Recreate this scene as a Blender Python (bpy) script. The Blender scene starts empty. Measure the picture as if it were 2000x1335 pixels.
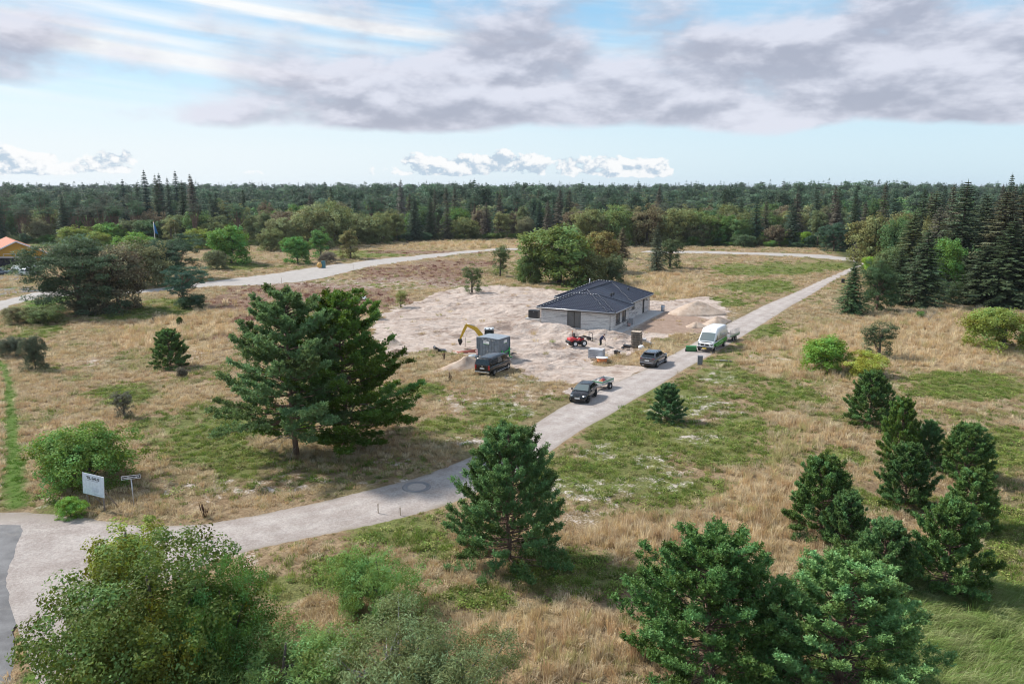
import bpy, bmesh, math, random
import numpy as np
from mathutils import Vector, Matrix, Euler

# ------------------------------------------------------------------ camera
SC = bpy.context.scene
COL = SC.collection
F, YH, CH = 1500.0, 366.0, 19.5            # focal length in photo pixels, horizon row, camera height in metres
PIT = math.atan((667.5 - YH) / F)
CP, SP = math.cos(PIT), math.sin(PIT)
cam_d = bpy.data.cameras.new('camera')
cam_d.sensor_width = 36.0
cam_d.lens = 36.0 * F / 2000.0
cam_d.clip_start = 0.5
cam_d.clip_end = 20000.0
cam = bpy.data.objects.new('camera', cam_d)
COL.objects.link(cam)
cam.location = (0, 0, CH)
cam.rotation_euler = (math.pi / 2 - PIT, 0, 0)
SC.camera = cam

# ------------------------------------------------------------------ light
SUN_AZ, SUN_EL = math.radians(-66), math.radians(43)     # azimuth from the view direction (+Y), clockwise
SKY_STRENGTH = 0.10
sun_d = bpy.data.lights.new('sun', 'SUN')
sun_d.energy = 2.5
sun_d.angle = math.radians(6.0)
sun_d.color = (1.0, 0.94, 0.86)
sun = bpy.data.objects.new('sun', sun_d)
COL.objects.link(sun)
sdir = Vector((math.sin(SUN_AZ) * math.cos(SUN_EL), math.cos(SUN_AZ) * math.cos(SUN_EL), math.sin(SUN_EL)))
sun.rotation_euler = sdir.to_track_quat('Z', 'Y').to_euler()
sun.location = (-60, 40, 80)
SC.view_settings.view_transform = 'Standard'
SC.view_settings.look = 'None'
EXPO = 1.32
SC.view_settings.exposure = EXPO
SC.view_settings.gamma = 1.0
SC.view_settings.use_curve_mapping = False
SC.cycles.use_denoising = True
SC.cycles.filter_width = 1.1
SC.cycles.max_bounces = 6
SC.cycles.diffuse_bounces = 3
SC.cycles.transparent_max_bounces = 6
SC.cycles.volume_bounces = 0

# ------------------------------------------------------------------ sky
world = bpy.data.worlds.new('World')
SC.world = world
world.use_nodes = True
world.cycles.sampling_method = "MANUAL"
world.cycles.sample_map_resolution = 512
wt = world.node_tree
wt.nodes.clear()


class NB:
    """tiny node builder"""
    def __init__(self, nt):
        self.nt = nt

    def n(self, typ, **kw):
        nd = self.nt.nodes.new(typ)
        for k, v in kw.items():
            setattr(nd, k, v)
        return nd

    def put(self, sock, v):
        if v is None:
            return
        if isinstance(v, bpy.types.NodeSocket):
            self.nt.links.new(v, sock)
        else:
            if isinstance(v, (tuple, list)) and sock.type == 'RGBA' and len(v) == 3:
                v = (*v, 1.0)
            sock.default_value = v

    def m(self, op, a=None, b=None, c=None, clamp=False):
        nd = self.n('ShaderNodeMath', operation=op, use_clamp=clamp)
        for i, v in enumerate((a, b, c)):
            self.put(nd.inputs[i], v)
        return nd.outputs[0]

    def add(self, *xs):
        r = xs[0]
        for x in xs[1:]:
            r = self.m('ADD', r, x)
        return r

    def mul(self, *xs):
        r = xs[0]
        for x in xs[1:]:
            r = self.m('MULTIPLY', r, x)
        return r

    def sub(self, a, b):
        return self.m('SUBTRACT', a, b)

    def ss(self, x, lo, hi, a=0.0, b=1.0):
        nd = self.n('ShaderNodeMapRange', interpolation_type='SMOOTHSTEP')
        for k, v in zip(('Value', 'From Min', 'From Max', 'To Min', 'To Max'), (x, lo, hi, a, b)):
            self.put(nd.inputs[k], v)
        return nd.outputs[0]

    def xyz(self, x, y, z=0.0):
        nd = self.n('ShaderNodeCombineXYZ')
        self.put(nd.inputs[0], x); self.put(nd.inputs[1], y); self.put(nd.inputs[2], z)
        return nd.outputs[0]

    def noise(self, vec, scale=1.0, detail=4.0, rough=0.55, lac=2.0, dist=0.0, color=False):
        nd = self.n('ShaderNodeTexNoise')
        self.put(nd.inputs['Vector'], vec)
        self.put(nd.inputs['Scale'], scale)
        self.put(nd.inputs['Detail'], detail)
        self.put(nd.inputs['Roughness'], rough)
        self.put(nd.inputs['Lacunarity'], lac)
        self.put(nd.inputs['Distortion'], dist)
        return nd.outputs[1 if color else 0]

    def mix(self, fac, a, b, mode='MIX'):
        nd = self.n('ShaderNodeMix', data_type='RGBA', blend_type=mode)
        nd.clamp_factor = True
        self.put(nd.inputs[0], fac); self.put(nd.inputs[6], a); self.put(nd.inputs[7], b)
        return nd.outputs[2]

    def hsv(self, col, h=0.5, s=1.0, v=1.0):
        nd = self.n('ShaderNodeHueSaturation')
        self.put(nd.inputs['Hue'], h); self.put(nd.inputs['Saturation'], s); self.put(nd.inputs['Value'], v)
        self.put(nd.inputs['Color'], col)
        return nd.outputs[0]

    def attr(self, name, typ='GEOMETRY', out=2):
        nd = self.n('ShaderNodeAttribute', attribute_name=name, attribute_type=typ)
        return nd.outputs[out]

    def bump(self, h, strength=0.3, dist=0.05):
        nd = self.n('ShaderNodeBump')
        self.put(nd.inputs['Strength'], strength); self.put(nd.inputs['Distance'], dist); self.put(nd.inputs['Height'], h)
        return nd.outputs[0]


def build_sky():
    b = NB(wt)
    sky = b.n('ShaderNodeTexSky', sky_type='NISHITA')
    sky.sun_disc = False
    sky.sun_elevation = SUN_EL
    sky.sun_rotation = SUN_AZ
    sky.altitude = 20
    sky.air_density = 1.0
    sky.dust_density = 1.2
    sky.ozone_density = 1.5
    g = b.n('ShaderNodeTexCoord').outputs['Generated']
    nv = b.n('ShaderNodeVectorMath', operation='NORMALIZE')
    b.put(nv.inputs[0], g)
    sep = b.n('ShaderNodeSeparateXYZ')
    b.put(sep.inputs[0], nv.outputs[0])
    x, y, z = sep.outputs
    az = b.m('ARCTAN2', x, y)
    el = b.m('ARCSINE', z)
    up = b.ss(el, -0.03, -0.004)
    base = b.n('ShaderNodeVectorMath', operation='SCALE')
    b.put(base.inputs[0], sky.outputs[0]); base.inputs[3].default_value = SKY_STRENGTH
    col = base.outputs[0]
    K = 1.0 / 2 ** EXPO                                     # cloud brightness is set for the exposure used

    def C(r, g_, bl):
        return (r * K, g_ * K, bl * K)
    # thin high veil and milky air: whiter on the sun's side and towards the horizon
    sunward = b.ss(az, 0.55, -0.62)
    col = b.mix(0.85, col, b.mix(b.ss(el, 0.06, 0.30), C(0.55, 0.77, 0.92), C(0.20, 0.51, 0.81)))
    veil = b.mul(b.ss(el, 0.135, 0.03), b.add(0.22, b.mul(sunward, 0.78)))
    col = b.mix(b.mul(veil, 0.92), col, C(0.90, 0.96, 0.99))
    # ---- cirrus streaks: long fibres running down to the right
    s = b.add(el, b.mul(az, 0.098))
    fib = b.noise(b.xyz(b.mul(az, 1.1), b.mul(s, 26.0), 3.1), 1.0, 3, 0.55)
    fine = b.noise(b.xyz(b.mul(az, 5.0), b.mul(s, 80.0), 7.7), 1.0, 3, 0.6)
    cir = b.ss(b.add(b.mul(fib, 0.8), b.mul(fine, 0.3)), 0.50, 0.78)
    cir = b.mul(cir, b.ss(el, 0.05, 0.12), b.ss(az, 0.6, -0.2, 0.12, 1.0), 0.7)

    def streak(s0, w, a1, k):
        d = b.m('ABSOLUTE', b.sub(b.add(s, b.mul(b.sub(fib, 0.5), 0.016), b.mul(b.sub(fine, 0.5), 0.006)), s0))
        return b.mul(b.ss(d, w, 0.0), b.ss(az, a1, a1 - 0.22), b.ss(fine, 0.15, 0.6, 0.6, 1.0), k)
    st = b.add(streak(0.172, 0.011, 0.03, 1.0), streak(0.147, 0.013, 0.02, 0.6), streak(0.103, 0.019, -0.14, 1.0), streak(0.125, 0.008, -0.25, 0.4))
    cir = b.m('MINIMUM', b.add(cir, st), 1.0)
    col = b.mix(cir, col, C(0.97, 0.99, 1.0))
    # ---- stratocumulus bank
    wob = b.noise(b.xyz(b.mul(az, 3.0), b.mul(el, 7.0), 2.0), 1.0, 1, 0.5)
    ex = b.add(el, b.mul(b.sub(wob, 0.5), 0.05))
    cn = b.noise(b.xyz(b.mul(az, 6.4), b.mul(el, 15.0), 5.25), 1.0, 5, 0.50, 2.2, 0.10)
    lit = b.noise(b.xyz(b.mul(az, 6.4), b.mul(b.add(el, 0.016), 15.0), 5.25), 1.0, 5, 0.50, 2.2, 0.10)
    cov = b.mul(b.ss(ex, 0.046, 0.084), b.ss(ex, 0.22, 0.14, 0.62, 1.0))
    cov = b.m('MAXIMUM', cov, b.ss(el, 0.26, 0.5, 0.0, 0.9))            # cloud deck overhead, out of view, thickened to add fill light
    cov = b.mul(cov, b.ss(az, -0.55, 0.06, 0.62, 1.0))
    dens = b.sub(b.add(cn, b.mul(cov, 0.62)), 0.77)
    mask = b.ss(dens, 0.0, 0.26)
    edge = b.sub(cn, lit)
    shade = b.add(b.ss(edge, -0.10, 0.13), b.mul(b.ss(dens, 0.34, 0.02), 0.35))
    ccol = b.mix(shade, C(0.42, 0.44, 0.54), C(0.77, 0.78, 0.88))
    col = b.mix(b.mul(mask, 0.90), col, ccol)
    # ---- small fair-weather cumulus low over the horizon
    pn = b.noise(b.xyz(b.mul(az, 27.0), b.mul(el, 36.0), 1.3), 1.0, 5, 0.62, 2.0, 0.1)
    pl = b.noise(b.xyz(b.mul(b.add(az, 0.004), 27.0), b.mul(b.add(el, 0.007), 36.0), 1.3), 1.0, 5, 0.62, 2.0, 0.1)
    pbig = b.noise(b.xyz(b.mul(az, 4.2), b.mul(el, 5.0), 9.35), 1.0, 1, 0.5)
    pc = b.mul(b.ss(el, 0.006, 0.018), b.ss(el, 0.066, 0.03))
    pc = b.mul(pc, b.m('MINIMUM', b.add(b.ss(pbig, 0.40, 0.66), b.mul(b.ss(b.m('ABSOLUTE', b.add(az, -0.005)), 0.26, 0.12), 1.0)), 1.0))
    pd = b.sub(b.add(pn, b.mul(pc, 0.42)), 0.815)
    pmask = b.ss(pd, 0.0, 0.06)
    pshade = b.ss(b.sub(pn, pl), -0.08, 0.07)
    pcol = b.mix(pshade, C(0.50, 0.62, 0.74), C(1.0, 1.0, 1.0))
    col = b.mix(b.mul(pmask, 0.92), col, pcol)
    # ground side of the sphere
    col = b.mix(up, (0.18, 0.19, 0.16), col)
    bg = b.n('ShaderNodeBackground')
    b.put(bg.inputs[0], col)
    bg.inputs[1].default_value = 1.0
    out = b.n('ShaderNodeOutputWorld')
    wt.links.new(bg.outputs[0], out.inputs[0])


build_sky()

# ------------------------------------------------------------------ pixels of the photograph <-> places
def ray(px, py):
    dx = (px - 1000.0) / F
    dv = -(py - 667.5) / F
    return np.array([dx, CP + dv * SP, -SP + dv * CP])


def G(px, py, z=0.0):
    d = ray(px, py)
    t = (z - CH) / d[2]
    return float(d[0] * t), float(d[1] * t)


def height_at(py, y):
    d = ray(1000, py)
    return CH + y * d[2] / d[1]


def px_per_m(y, z=0.0):
    return F / (y * CP - (z - CH) * SP)


# ------------------------------------------------------------------ numpy noise
def _hash(ix, iy, seed):
    h = (ix.astype(np.int64) * 374761393 + iy.astype(np.int64) * 668265263 + seed * 1442695041) & 0xFFFFFFFF
    h = ((h ^ (h >> 13)) * 1274126177) & 0xFFFFFFFF
    h = h ^ (h >> 16)
    return (h & 0xFFFFFF) / float(0xFFFFFF)


def vnoise(x, y, seed=0):
    x = np.asarray(x, float); y = np.asarray(y, float)
    ix, iy = np.floor(x), np.floor(y)
    fx, fy = x - ix, y - iy
    fx = fx * fx * (3 - 2 * fx); fy = fy * fy * (3 - 2 * fy)
    a = _hash(ix, iy, seed); b_ = _hash(ix + 1, iy, seed)
    c = _hash(ix, iy + 1, seed); d = _hash(ix + 1, iy + 1, seed)
    return (a * (1 - fx) + b_ * fx) * (1 - fy) + (c * (1 - fx) + d * fx) * fy


def fbm(x, y, seed=0, oct=4):
    r = 0.0; a = 0.5; s = 0.0
    x = np.asarray(x, float); y = np.asarray(y, float)
    for i in range(oct):
        r = r + a * vnoise(x * 2 ** i + 17.3 * i, y * 2 ** i - 9.1 * i, seed + i); s += a; a *= 0.5
    return r / s


def sstep(x, lo, hi):
    t = np.clip((x - lo) / (hi - lo), 0, 1)
    return t * t * (3 - 2 * t)


# ------------------------------------------------------------------ mesh collecting
class Geo:
    def __init__(self):
        self.v = []; self.f = []; self.m = []; self.t = []; self.s = []; self.n = 0

    def add(self, v, f, mat=0, tint=0.0, smooth=False):
        v = np.asarray(v, float).reshape(-1, 3)
        if isinstance(f, np.ndarray):
            fs = [f]
        else:
            by = {}
            for q in f:
                by.setdefault(len(q), []).append(q)
            fs = [np.array(q) for q in by.values()]
        for q in fs:
            if len(q) == 0:
                continue
            self.f.append(q.astype(np.int64) + self.n)
            self.m.append(np.full(len(q), mat)); self.s.append(np.full(len(q), smooth))
        self.v.append(v)
        self.t.append(np.broadcast_to(np.asarray(tint, float), (len(v),)))
        self.n += len(v)
        return self

    def xform(self, M):
        A = np.array(M)
        self.v = [q @ A[:3, :3].T + A[:3, 3] for q in self.v]
        return self

    # hard-surface pieces -------------------------------------------------
    def box(self, c, s, rz=0.0, mat=0, rot=None, bev=0.0):
        hx, hy, hz = s[0] / 2, s[1] / 2, s[2] / 2
        if bev > 0:
            b_ = min(bev, hx * .9, hy * .9, hz * .9)
            pts = []
            for sz in (-1, 1):
                for ex, ey, ez in ((0, 0, 1), (1, 1, 0)):
                    zz = sz * (hz - (0 if ez else b_))
                    ix, iy = hx - (b_ if ez else 0), hy - (b_ if ez else 0)
                    pts.append([(-ix, -iy, zz), (ix, -iy, zz), (ix, iy, zz), (-ix, iy, zz)])
            rings = [pts[0], pts[1], pts[3], pts[2]]
            v = np.array([p for r in rings for p in r])
            f = [(3, 2, 1, 0), (12, 13, 14, 15)]
            for k in range(3):
                for i in range(4):
                    j = (i + 1) % 4
                    f.append((4 * k + i, 4 * k + j, 4 * k + 4 + j, 4 * k + 4 + i))
        else:
            v = np.array([(x, y, z) for z in (-hz, hz) for x, y in ((-hx, -hy), (hx, -hy), (hx, hy), (-hx, hy))])
            f = [(3, 2, 1, 0), (4, 5, 6, 7), (0, 1, 5, 4), (1, 2, 6, 5), (2, 3, 7, 6), (3, 0, 4, 7)]
        R = np.array(rot if rot is not None else Matrix.Rotation(rz, 3, 'Z'))
        return self.add(v @ R.T + np.array(c), f, mat)

    def beam(self, a, b_, w, h, mat=0, bev=0.0):
        a = Vector(a); b_ = Vector(b_)
        d = b_ - a
        q = d.to_track_quat('X', 'Z').to_matrix()
        return self.box((a + b_) / 2, (d.length, w, h), mat=mat, rot=q, bev=bev)

    def tube(self, pts, rad, sides=6, mat=0, tint=0.0, cap=True, smooth=True):
        pts = np.asarray(pts, float); n = len(pts)
        rad = np.broadcast_to(np.asarray(rad, float), (n,))
        d = np.gradient(pts, axis=0) if n > 2 else np.repeat((pts[1] - pts[0])[None], 2, 0)
        d = d / (np.linalg.norm(d, axis=1, keepdims=True) + 1e-9)
        ref = np.where(np.abs(d[:, 2:3]) > 0.9, np.array([[1., 0, 0]]), np.array([[0, 0, 1.]]))
        a = np.cross(d, ref); a /= np.linalg.norm(a, axis=1, keepdims=True) + 1e-9
        b_ = np.cross(d, a)
        th = np.arange(sides) * 2 * math.pi / sides
        ring = pts[:, None] + rad[:, None, None] * (np.cos(th)[None, :, None] * a[:, None] + np.sin(th)[None, :, None] * b_[:, None])
        v = ring.reshape(-1, 3)
        i = np.arange(n - 1)[:, None] * sides; k = np.arange(sides)[None]; k2 = (k + 1) % sides
        f = np.stack([i + k, i + k2, i + sides + k2, i + sides + k], -1).reshape(-1, 4)
        self.add(v, f, mat, tint, smooth)
        if cap:
            self.f.append(np.array([list(range(sides))[::-1]]) + self.n - n * sides)
            self.f.append(np.array([list(range(sides))]) + self.n - sides)
            self.m += [np.array([mat]), np.array([mat])]; self.s += [np.array([False]), np.array([False])]
        return self

    def cyl(self, a, b_, r, sides=16, mat=0, r2=None):
        return self.tube([a, b_], [r, r if r2 is None else r2], sides, mat)

    def lathe(self, prof, c=(0, 0, 0), axis='Z', sides=20, mat=0, smooth=True):
        """prof: list of (radius, height)"""
        n = len(prof)
        th = np.arange(sides) * 2 * math.pi / sides
        P = np.array(prof, float)
        v = np.stack([P[:, None, 0] * np.cos(th), P[:, None, 0] * np.sin(th), np.broadcast_to(P[:, None, 1], (n, sides))], -1)
        if axis == 'Y':
            v = v[..., [0, 2, 1]] * np.array([1, 1, -1])
        if axis == 'X':
            v = v[..., [2, 0, 1]]
        i = np.arange(n - 1)[:, None] * sides; k = np.arange(sides)[None]; k2 = (k + 1) % sides
        f = np.stack([i + k, i + k2, i + sides + k2, i + sides + k], -1).reshape(-1, 4)
        return self.add(v.reshape(-1, 3) + np.array(c), f, mat, 0.0, smooth)

    def loft(self, rings, mat=0, caps=True, smooth=True, closed=True):
        R = np.asarray(rings, float); n, k = R.shape[:2]
        i = np.arange(n - 1)[:, None] * k
        q = np.arange(k if closed else k - 1)[None]; q2 = (q + 1) % k
        f = np.stack([i + q, i + q2, i + k + q2, i + k + q], -1).reshape(-1, 4)
        o = self.n
        self.add(R.reshape(-1, 3), f, mat, 0.0, smooth)
        if caps:
            for c in (list(range(k))[::-1], list(range((n - 1) * k, n * k))):
                self.f.append(np.array([c]) + o); self.m.append(np.array([mat])); self.s.append(np.array([False]))
        return self

    def prism(self, poly, a, b_, axis='Y', mat=0):
        """poly of (p,q) extruded along axis from a to b"""
        k = len(poly)
        def put(p, q, w):
            return {'Y': (p, w, q), 'X': (w, p, q), 'Z': (p, q, w)}[axis]
        v = [put(p, q, a) for p, q in poly] + [put(p, q, b_) for p, q in poly]
        f = [tuple(range(k))[::-1], tuple(range(k, 2 * k))] + [(i, (i + 1) % k, k + (i + 1) % k, k + i) for i in range(k)]
        return self.add(v, f, mat)

    def mesh(self, name, mats, tint=False):
        me = bpy.data.meshes.new(name)
        v = np.concatenate(self.v) if self.v else np.zeros((0, 3))
        me.vertices.add(len(v)); me.vertices.foreach_set('co', v.astype(np.float32).ravel())
        nl = sum(q.size for q in self.f); nf = sum(len(q) for q in self.f)
        me.loops.add(nl); me.polygons.add(nf)
        me.loops.foreach_set('vertex_index', np.concatenate([q.ravel() for q in self.f]).astype(np.int32))
        tot = np.concatenate([np.full(len(q), q.shape[1]) for q in self.f])
        st = np.concatenate([[0], np.cumsum(tot)[:-1]])
        me.polygons.foreach_set('loop_start', st.astype(np.int32))
        me.polygons.foreach_set('material_index', np.concatenate(self.m).astype(np.int32))
        me.polygons.foreach_set('use_smooth', np.concatenate(self.s).astype(bool))
        if tint:
            at = me.attributes.new('tint', 'FLOAT', 'POINT')
            at.data.foreach_set('value', np.concatenate(self.t).astype(np.float32))
        for m_ in (mats if isinstance(mats, (list, tuple)) else [mats]):
            me.materials.append(m_)
        me.update(calc_edges=True)
        return me


def link(name, data, parent=None, loc=(0, 0, 0), rz=0.0, scale=None):
    o = bpy.data.objects.new(name, data)
    COL.objects.link(o)
    o.location = loc
    o.rotation_euler = (0, 0, rz)
    if scale is not None:
        o.scale = scale
    if parent is not None:
        o.parent = parent
    return o


def tag(o, label=None, cat=None, group=None, kind=None):
    for k, v in (('label', label), ('category', cat), ('group', group), ('kind', kind)):
        if v:
            o[k] = v
    return o


def thing(name, label, cat, loc=(0, 0, 0), rz=0.0, group=None):
    return tag(link(name, None, None, loc, rz), label, cat, group)


def part(name, geo, mats, parent, label=None, **kw):
    o = link(name, geo.mesh(name, mats), parent, **kw)
    if label:
        o['label'] = label
    return o


# ------------------------------------------------------------------ materials
def new_mat(name):
    m_ = bpy.data.materials.new(name)
    m_.use_nodes = True
    nt = m_.node_tree
    b = NB(nt)
    return m_, b, nt.nodes['Principled BSDF'], nt.nodes['Material Output']


def plain(name, col, rough=0.6, metal=0.0, var=0.12, scale=6.0, bump=0.0, spec=0.5, coat=0.0, coords='Object'):
    m_, b, p, o = new_mat(name)
    tc = b.n('ShaderNodeTexCoord').outputs[coords]
    nz = b.noise(tc, scale, 5, 0.6)
    c = b.hsv((*col, 1.0), 0.5, 1.0, b.ss(nz, 0.25, 0.75, 1 - var, 1 + var))
    b.put(p.inputs['Base Color'], c)
    b.put(p.inputs['Roughness'], b.ss(nz, 0.2, 0.8, max(0.02, rough - 0.08), min(1, rough + 0.08)))
    p.inputs['Metallic'].default_value = metal
    p.inputs['Specular IOR Level'].default_value = spec
    p.inputs['Coat Weight'].default_value = coat
    p.inputs['Coat Roughness'].default_value = 0.06
    p.inputs['Coat IOR'].default_value = 1.5
    if bump:
        b.put(p.inputs['Normal'], b.bump(b.noise(tc, scale * 6, 4, 0.6), bump, 0.02))
    return m_


def glass_mat(name, tint=(0.02, 0.025, 0.03), through=0.35):
    """window glass: dark tinted body with a clear share and a mirror coat"""
    m_, b, p, o = new_mat(name)
    p.inputs['Base Color'].default_value = (*tint, 1)
    p.inputs['Roughness'].default_value = 0.04
    p.inputs['Specular IOR Level'].default_value = 0.8
    tr = b.n('ShaderNodeBsdfTransparent')
    tr.inputs[0].default_value = (0.75, 0.8, 0.8, 1)
    mx = b.n('ShaderNodeMixShader')
    mx.inputs[0].default_value = through
    m_.node_tree.links.new(p.outputs[0], mx.inputs[1])
    m_.node_tree.links.new(tr.outputs[0], mx.inputs[2])
    m_.node_tree.links.new(mx.outputs[0], o.inputs[0])
    return m_
# ------------------------------------------------------------------ ground layout (photo outlines dropped onto the ground plane)
def poly_g(pts):
    return np.array([G(*p) for p in pts])


def ell(cx, cy, rx, ry, n=20):
    return [(cx + rx * math.cos(2 * math.pi * i / n), cy + ry * math.sin(2 * math.pi * i / n)) for i in range(n)]


def sdf(P, X, Y):
    """signed distance in metres, positive inside"""
    shp = X.shape
    x = X.ravel(); y = Y.ravel()
    out = np.full(x.shape, -60.0)
    pad = 25
    near = (x > P[:, 0].min() - pad) & (x < P[:, 0].max() + pad) & (y > P[:, 1].min() - pad) & (y < P[:, 1].max() + pad)
    if not near.any():
        return out.reshape(shp)
    x = x[near]; y = y[near]
    d2 = np.full(x.shape, 1e9); ins = np.zeros(x.shape, bool)
    for i in range(len(P)):
        a = P[i]; b_ = P[(i + 1) % len(P)]
        e = b_ - a
        t = np.clip(((x - a[0]) * e[0] + (y - a[1]) * e[1]) / (e @ e + 1e-9), 0, 1)
        d2 = np.minimum(d2, (x - a[0] - t * e[0]) ** 2 + (y - a[1] - t * e[1]) ** 2)
        if (a[1] > b_[1]) != (a[1] == b_[1]):
            pass
        c = ((a[1] > y) != (b_[1] > y))
        with np.errstate(divide='ignore', invalid='ignore'):
            xi = a[0] + (y - a[1]) / (b_[1] - a[1] + 1e-12) * e[0]
        ins ^= c & (x < xi)
    out[near] = np.sqrt(d2) * np.where(ins, 1, -1)
    return out.reshape(shp)


ROAD_L = [(1690, 510), (1600, 549), (1500, 592), (1420, 630), (1345, 672), (1290, 702), (1240, 728), (1180, 752), (1125, 776), (1085, 797),
          (1040, 826), (960, 871), (880, 907), (800, 937), (700, 962), (600, 986), (500, 1006), (400, 1022), (290, 1026), (180, 1010), (60, 998), (-40, 1000)]
ROAD_R = [(1700, 512), (1640, 541), (1562, 588), (1470, 645), (1400, 688), (1345, 718), (1295, 750), (1240, 780), (1190, 812), (1140, 838),
          (1092, 872), (1030, 915), (945, 962), (880, 992), (800, 1016), (720, 1036), (600, 1060), (520, 1077), (430, 1100), (300, 1160), (170, 1290), (90, 1400)]
FAR_L = [(-80, 612), (0, 588), (72, 567), (200, 564), (270, 568), (412, 549), (500, 538), (600, 523), (720, 509), (850, 496), (960, 485.5),
         (1030, 484.5), (1220, 487.5), (1330, 490), (1450, 494.5), (1560, 497), (1665, 502), (1690, 505)]
FAR_R = [(-80, 634), (0, 606), (75, 582), (200, 575), (272, 575), (412, 560), (510, 556), (610, 547), (720, 521), (850, 503), (960, 490.5),
         (1030, 489), (1220, 492), (1330, 494.5), (1450, 499), (1560, 502), (1668, 510), (1700, 516)]
P_ROAD = poly_g(ROAD_L + ROAD_R[::-1])
P_FAR = poly_g(FAR_L + FAR_R[::-1])
P_APRON = poly_g([(1130, 776), (1100, 762), (1140, 745), (1120, 726), (1170, 712), (1260, 716), (1245, 730)])
P_ASPH = poly_g([(-60, 1034), (46, 1030), (55, 1110), (72, 1185), (52, 1250), (30, 1290), (24, 1345), (-60, 1345)])
P_LOT = poly_g([(722, 640), (742, 615), (772, 600), (812, 590), (850, 574), (900, 564), (960, 556), (1040, 561), (1110, 570), (1180, 585), (1290, 588),
                (1330, 585), (1385, 580), (1412, 596), (1425, 612), (1400, 632), (1368, 652), (1322, 654), (1272, 662), (1240, 690), (1185, 700), (1165, 712),
                (1190, 738), (1120, 752), (1062, 742), (1012, 722), (960, 706), (920, 700), (880, 688), (830, 684), (800, 694), (765, 694), (735, 672)])
P_DRIVE = poly_g([(1236, 645), (1262, 628), (1300, 609), (1352, 616), (1395, 626), (1368, 650), (1300, 652)])
PEN = {
    'lot': [P_LOT, P_APRON],
    'sparse': [poly_g(p) for p in (ell(470, 1092, 75, 38), ell(1120, 1015, 62, 24), ell(390, 958, 120, 40), ell(560, 945, 120, 22), ell(380, 690, 60, 14),
               ell(180, 706, 60, 16), ell(760, 553, 190, 15), ell(600, 556, 120, 7), ell(1000, 800, 70, 25), ell(900, 790, 80, 32), ell(1020, 735, 90, 18),
               ell(1400, 740, 55, 18), ell(1350, 800, 120, 40), ell(1200, 960, 140, 40), ell(1420, 620, 40, 14), ell(1325, 940, 90, 36),
               ell(110, 985, 60, 20), ell(780, 905, 60, 14), ell(690, 945, 150, 12), ell(1290, 900, 60, 25), ell(1380, 860, 60, 20), ell(1160, 880, 60, 25), ell(1500, 700, 50, 14), ell(1045, 775, 70, 22), ell(930, 860, 90, 16))],
    'green': [poly_g(p) for p in (ell(390, 850, 120, 58), ell(470, 900, 80, 30), ell(330, 600, 70, 16), ell(240, 615, 70, 10), ell(1240, 850, 130, 75), ell(1180, 930, 110, 48),
              ell(1330, 780, 90, 40), ell(1420, 725, 70, 26), ell(1110, 1130, 130, 50), ell(1250, 1120, 80, 26), ell(1900, 1180, 170, 130), ell(1760, 1150, 110, 50),
              ell(790, 1045, 90, 34), ell(850, 1085, 50, 30), ell(1500, 525, 120, 14), ell(1600, 520, 80, 10), ell(1480, 560, 80, 14), ell(1400, 590, 60, 10),
              ell(60, 645, 60, 14), ell(700, 498, 90, 8), ell(960, 810, 90, 30), ell(880, 830, 60, 20), ell(830, 760, 40, 16), ell(1490, 645, 40, 16), ell(1530, 770, 60, 28),
              ell(560, 1160, 60, 30), ell(660, 1120, 60, 24), ell(1620, 900, 60, 22), ell(1120, 567, 80, 5), ell(470, 520, 60, 8), ell(120, 990, 50, 18), ell(1420, 870, 90, 60), ell(1640, 960, 80, 40), ell(1950, 900, 90, 60), ell(1960, 1040, 70, 60), ell(1330, 960, 110, 40), ell(1900, 760, 120, 30), ell(680, 1150, 90, 40), ell(930, 1180, 80, 30), ell(250, 770, 60, 20))],
    'heath': [poly_g(p) for p in (ell(600, 570, 170, 18), ell(460, 590, 60, 18), ell(820, 532, 130, 14), ell(900, 515, 90, 8), ell(700, 590, 120, 16), ell(820, 495, 160, 3.5),
              ell(480, 625, 30, 14), ell(740, 545, 60, 8), ell(880, 550, 60, 9), ell(430, 660, 50, 8))],
    'lawn': [poly_g(p) for p in ([(-5, 690), (20, 720), (36, 800), (48, 900), (62, 990), (5, 1002), (9, 860), (4, 755)],
             [(60, 468), (330, 462), (340, 474), (60, 482)], [(230, 468), (330, 466), (330, 478), (240, 480)], [(50, 590), (140, 575), (160, 586), (40, 612)],
             [(30, 1340), (70, 1310), (110, 1300), (110, 1345)])],
    'lush': [poly_g(p) for p in ([(1700, 1180), (1800, 1110), (1990, 1150), (2100, 1200), (2100, 1400), (1600, 1400)],)],
    'gold': [poly_g(p) for p in (ell(340, 655, 130, 34), ell(450, 610, 60, 22), ell(1620, 690, 160, 60), ell(1500, 1000, 150, 90), ell(1100, 1270, 220, 60), ell(1850, 660, 170, 60),
             ell(1300, 1060, 150, 40), ell(920, 480, 160, 8), ell(1300, 560, 90, 26), ell(1060, 660, 30, 8), ell(1280, 690, 60, 18), ell(1560, 880, 110, 60))],
}


def field(name, X, Y, soft=0.6, amp=1.5, sc=0.35):
    nz = (fbm(X * sc, Y * sc, 31, 4) - 0.5) * 2 * amp
    grow = 1 + np.maximum(Y, 0) * 0.004
    r = np.zeros(X.shape)
    for P in PEN[name]:
        ext = min(np.ptp(P[:, 0]), np.ptp(P[:, 1]))
        k = np.clip(ext / 8.0, 0.15, 1.0)
        r = np.maximum(r, sstep(sdf(P, X, Y) + nz * k * grow, -soft * grow * k, soft * grow * k))
    return r


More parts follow.
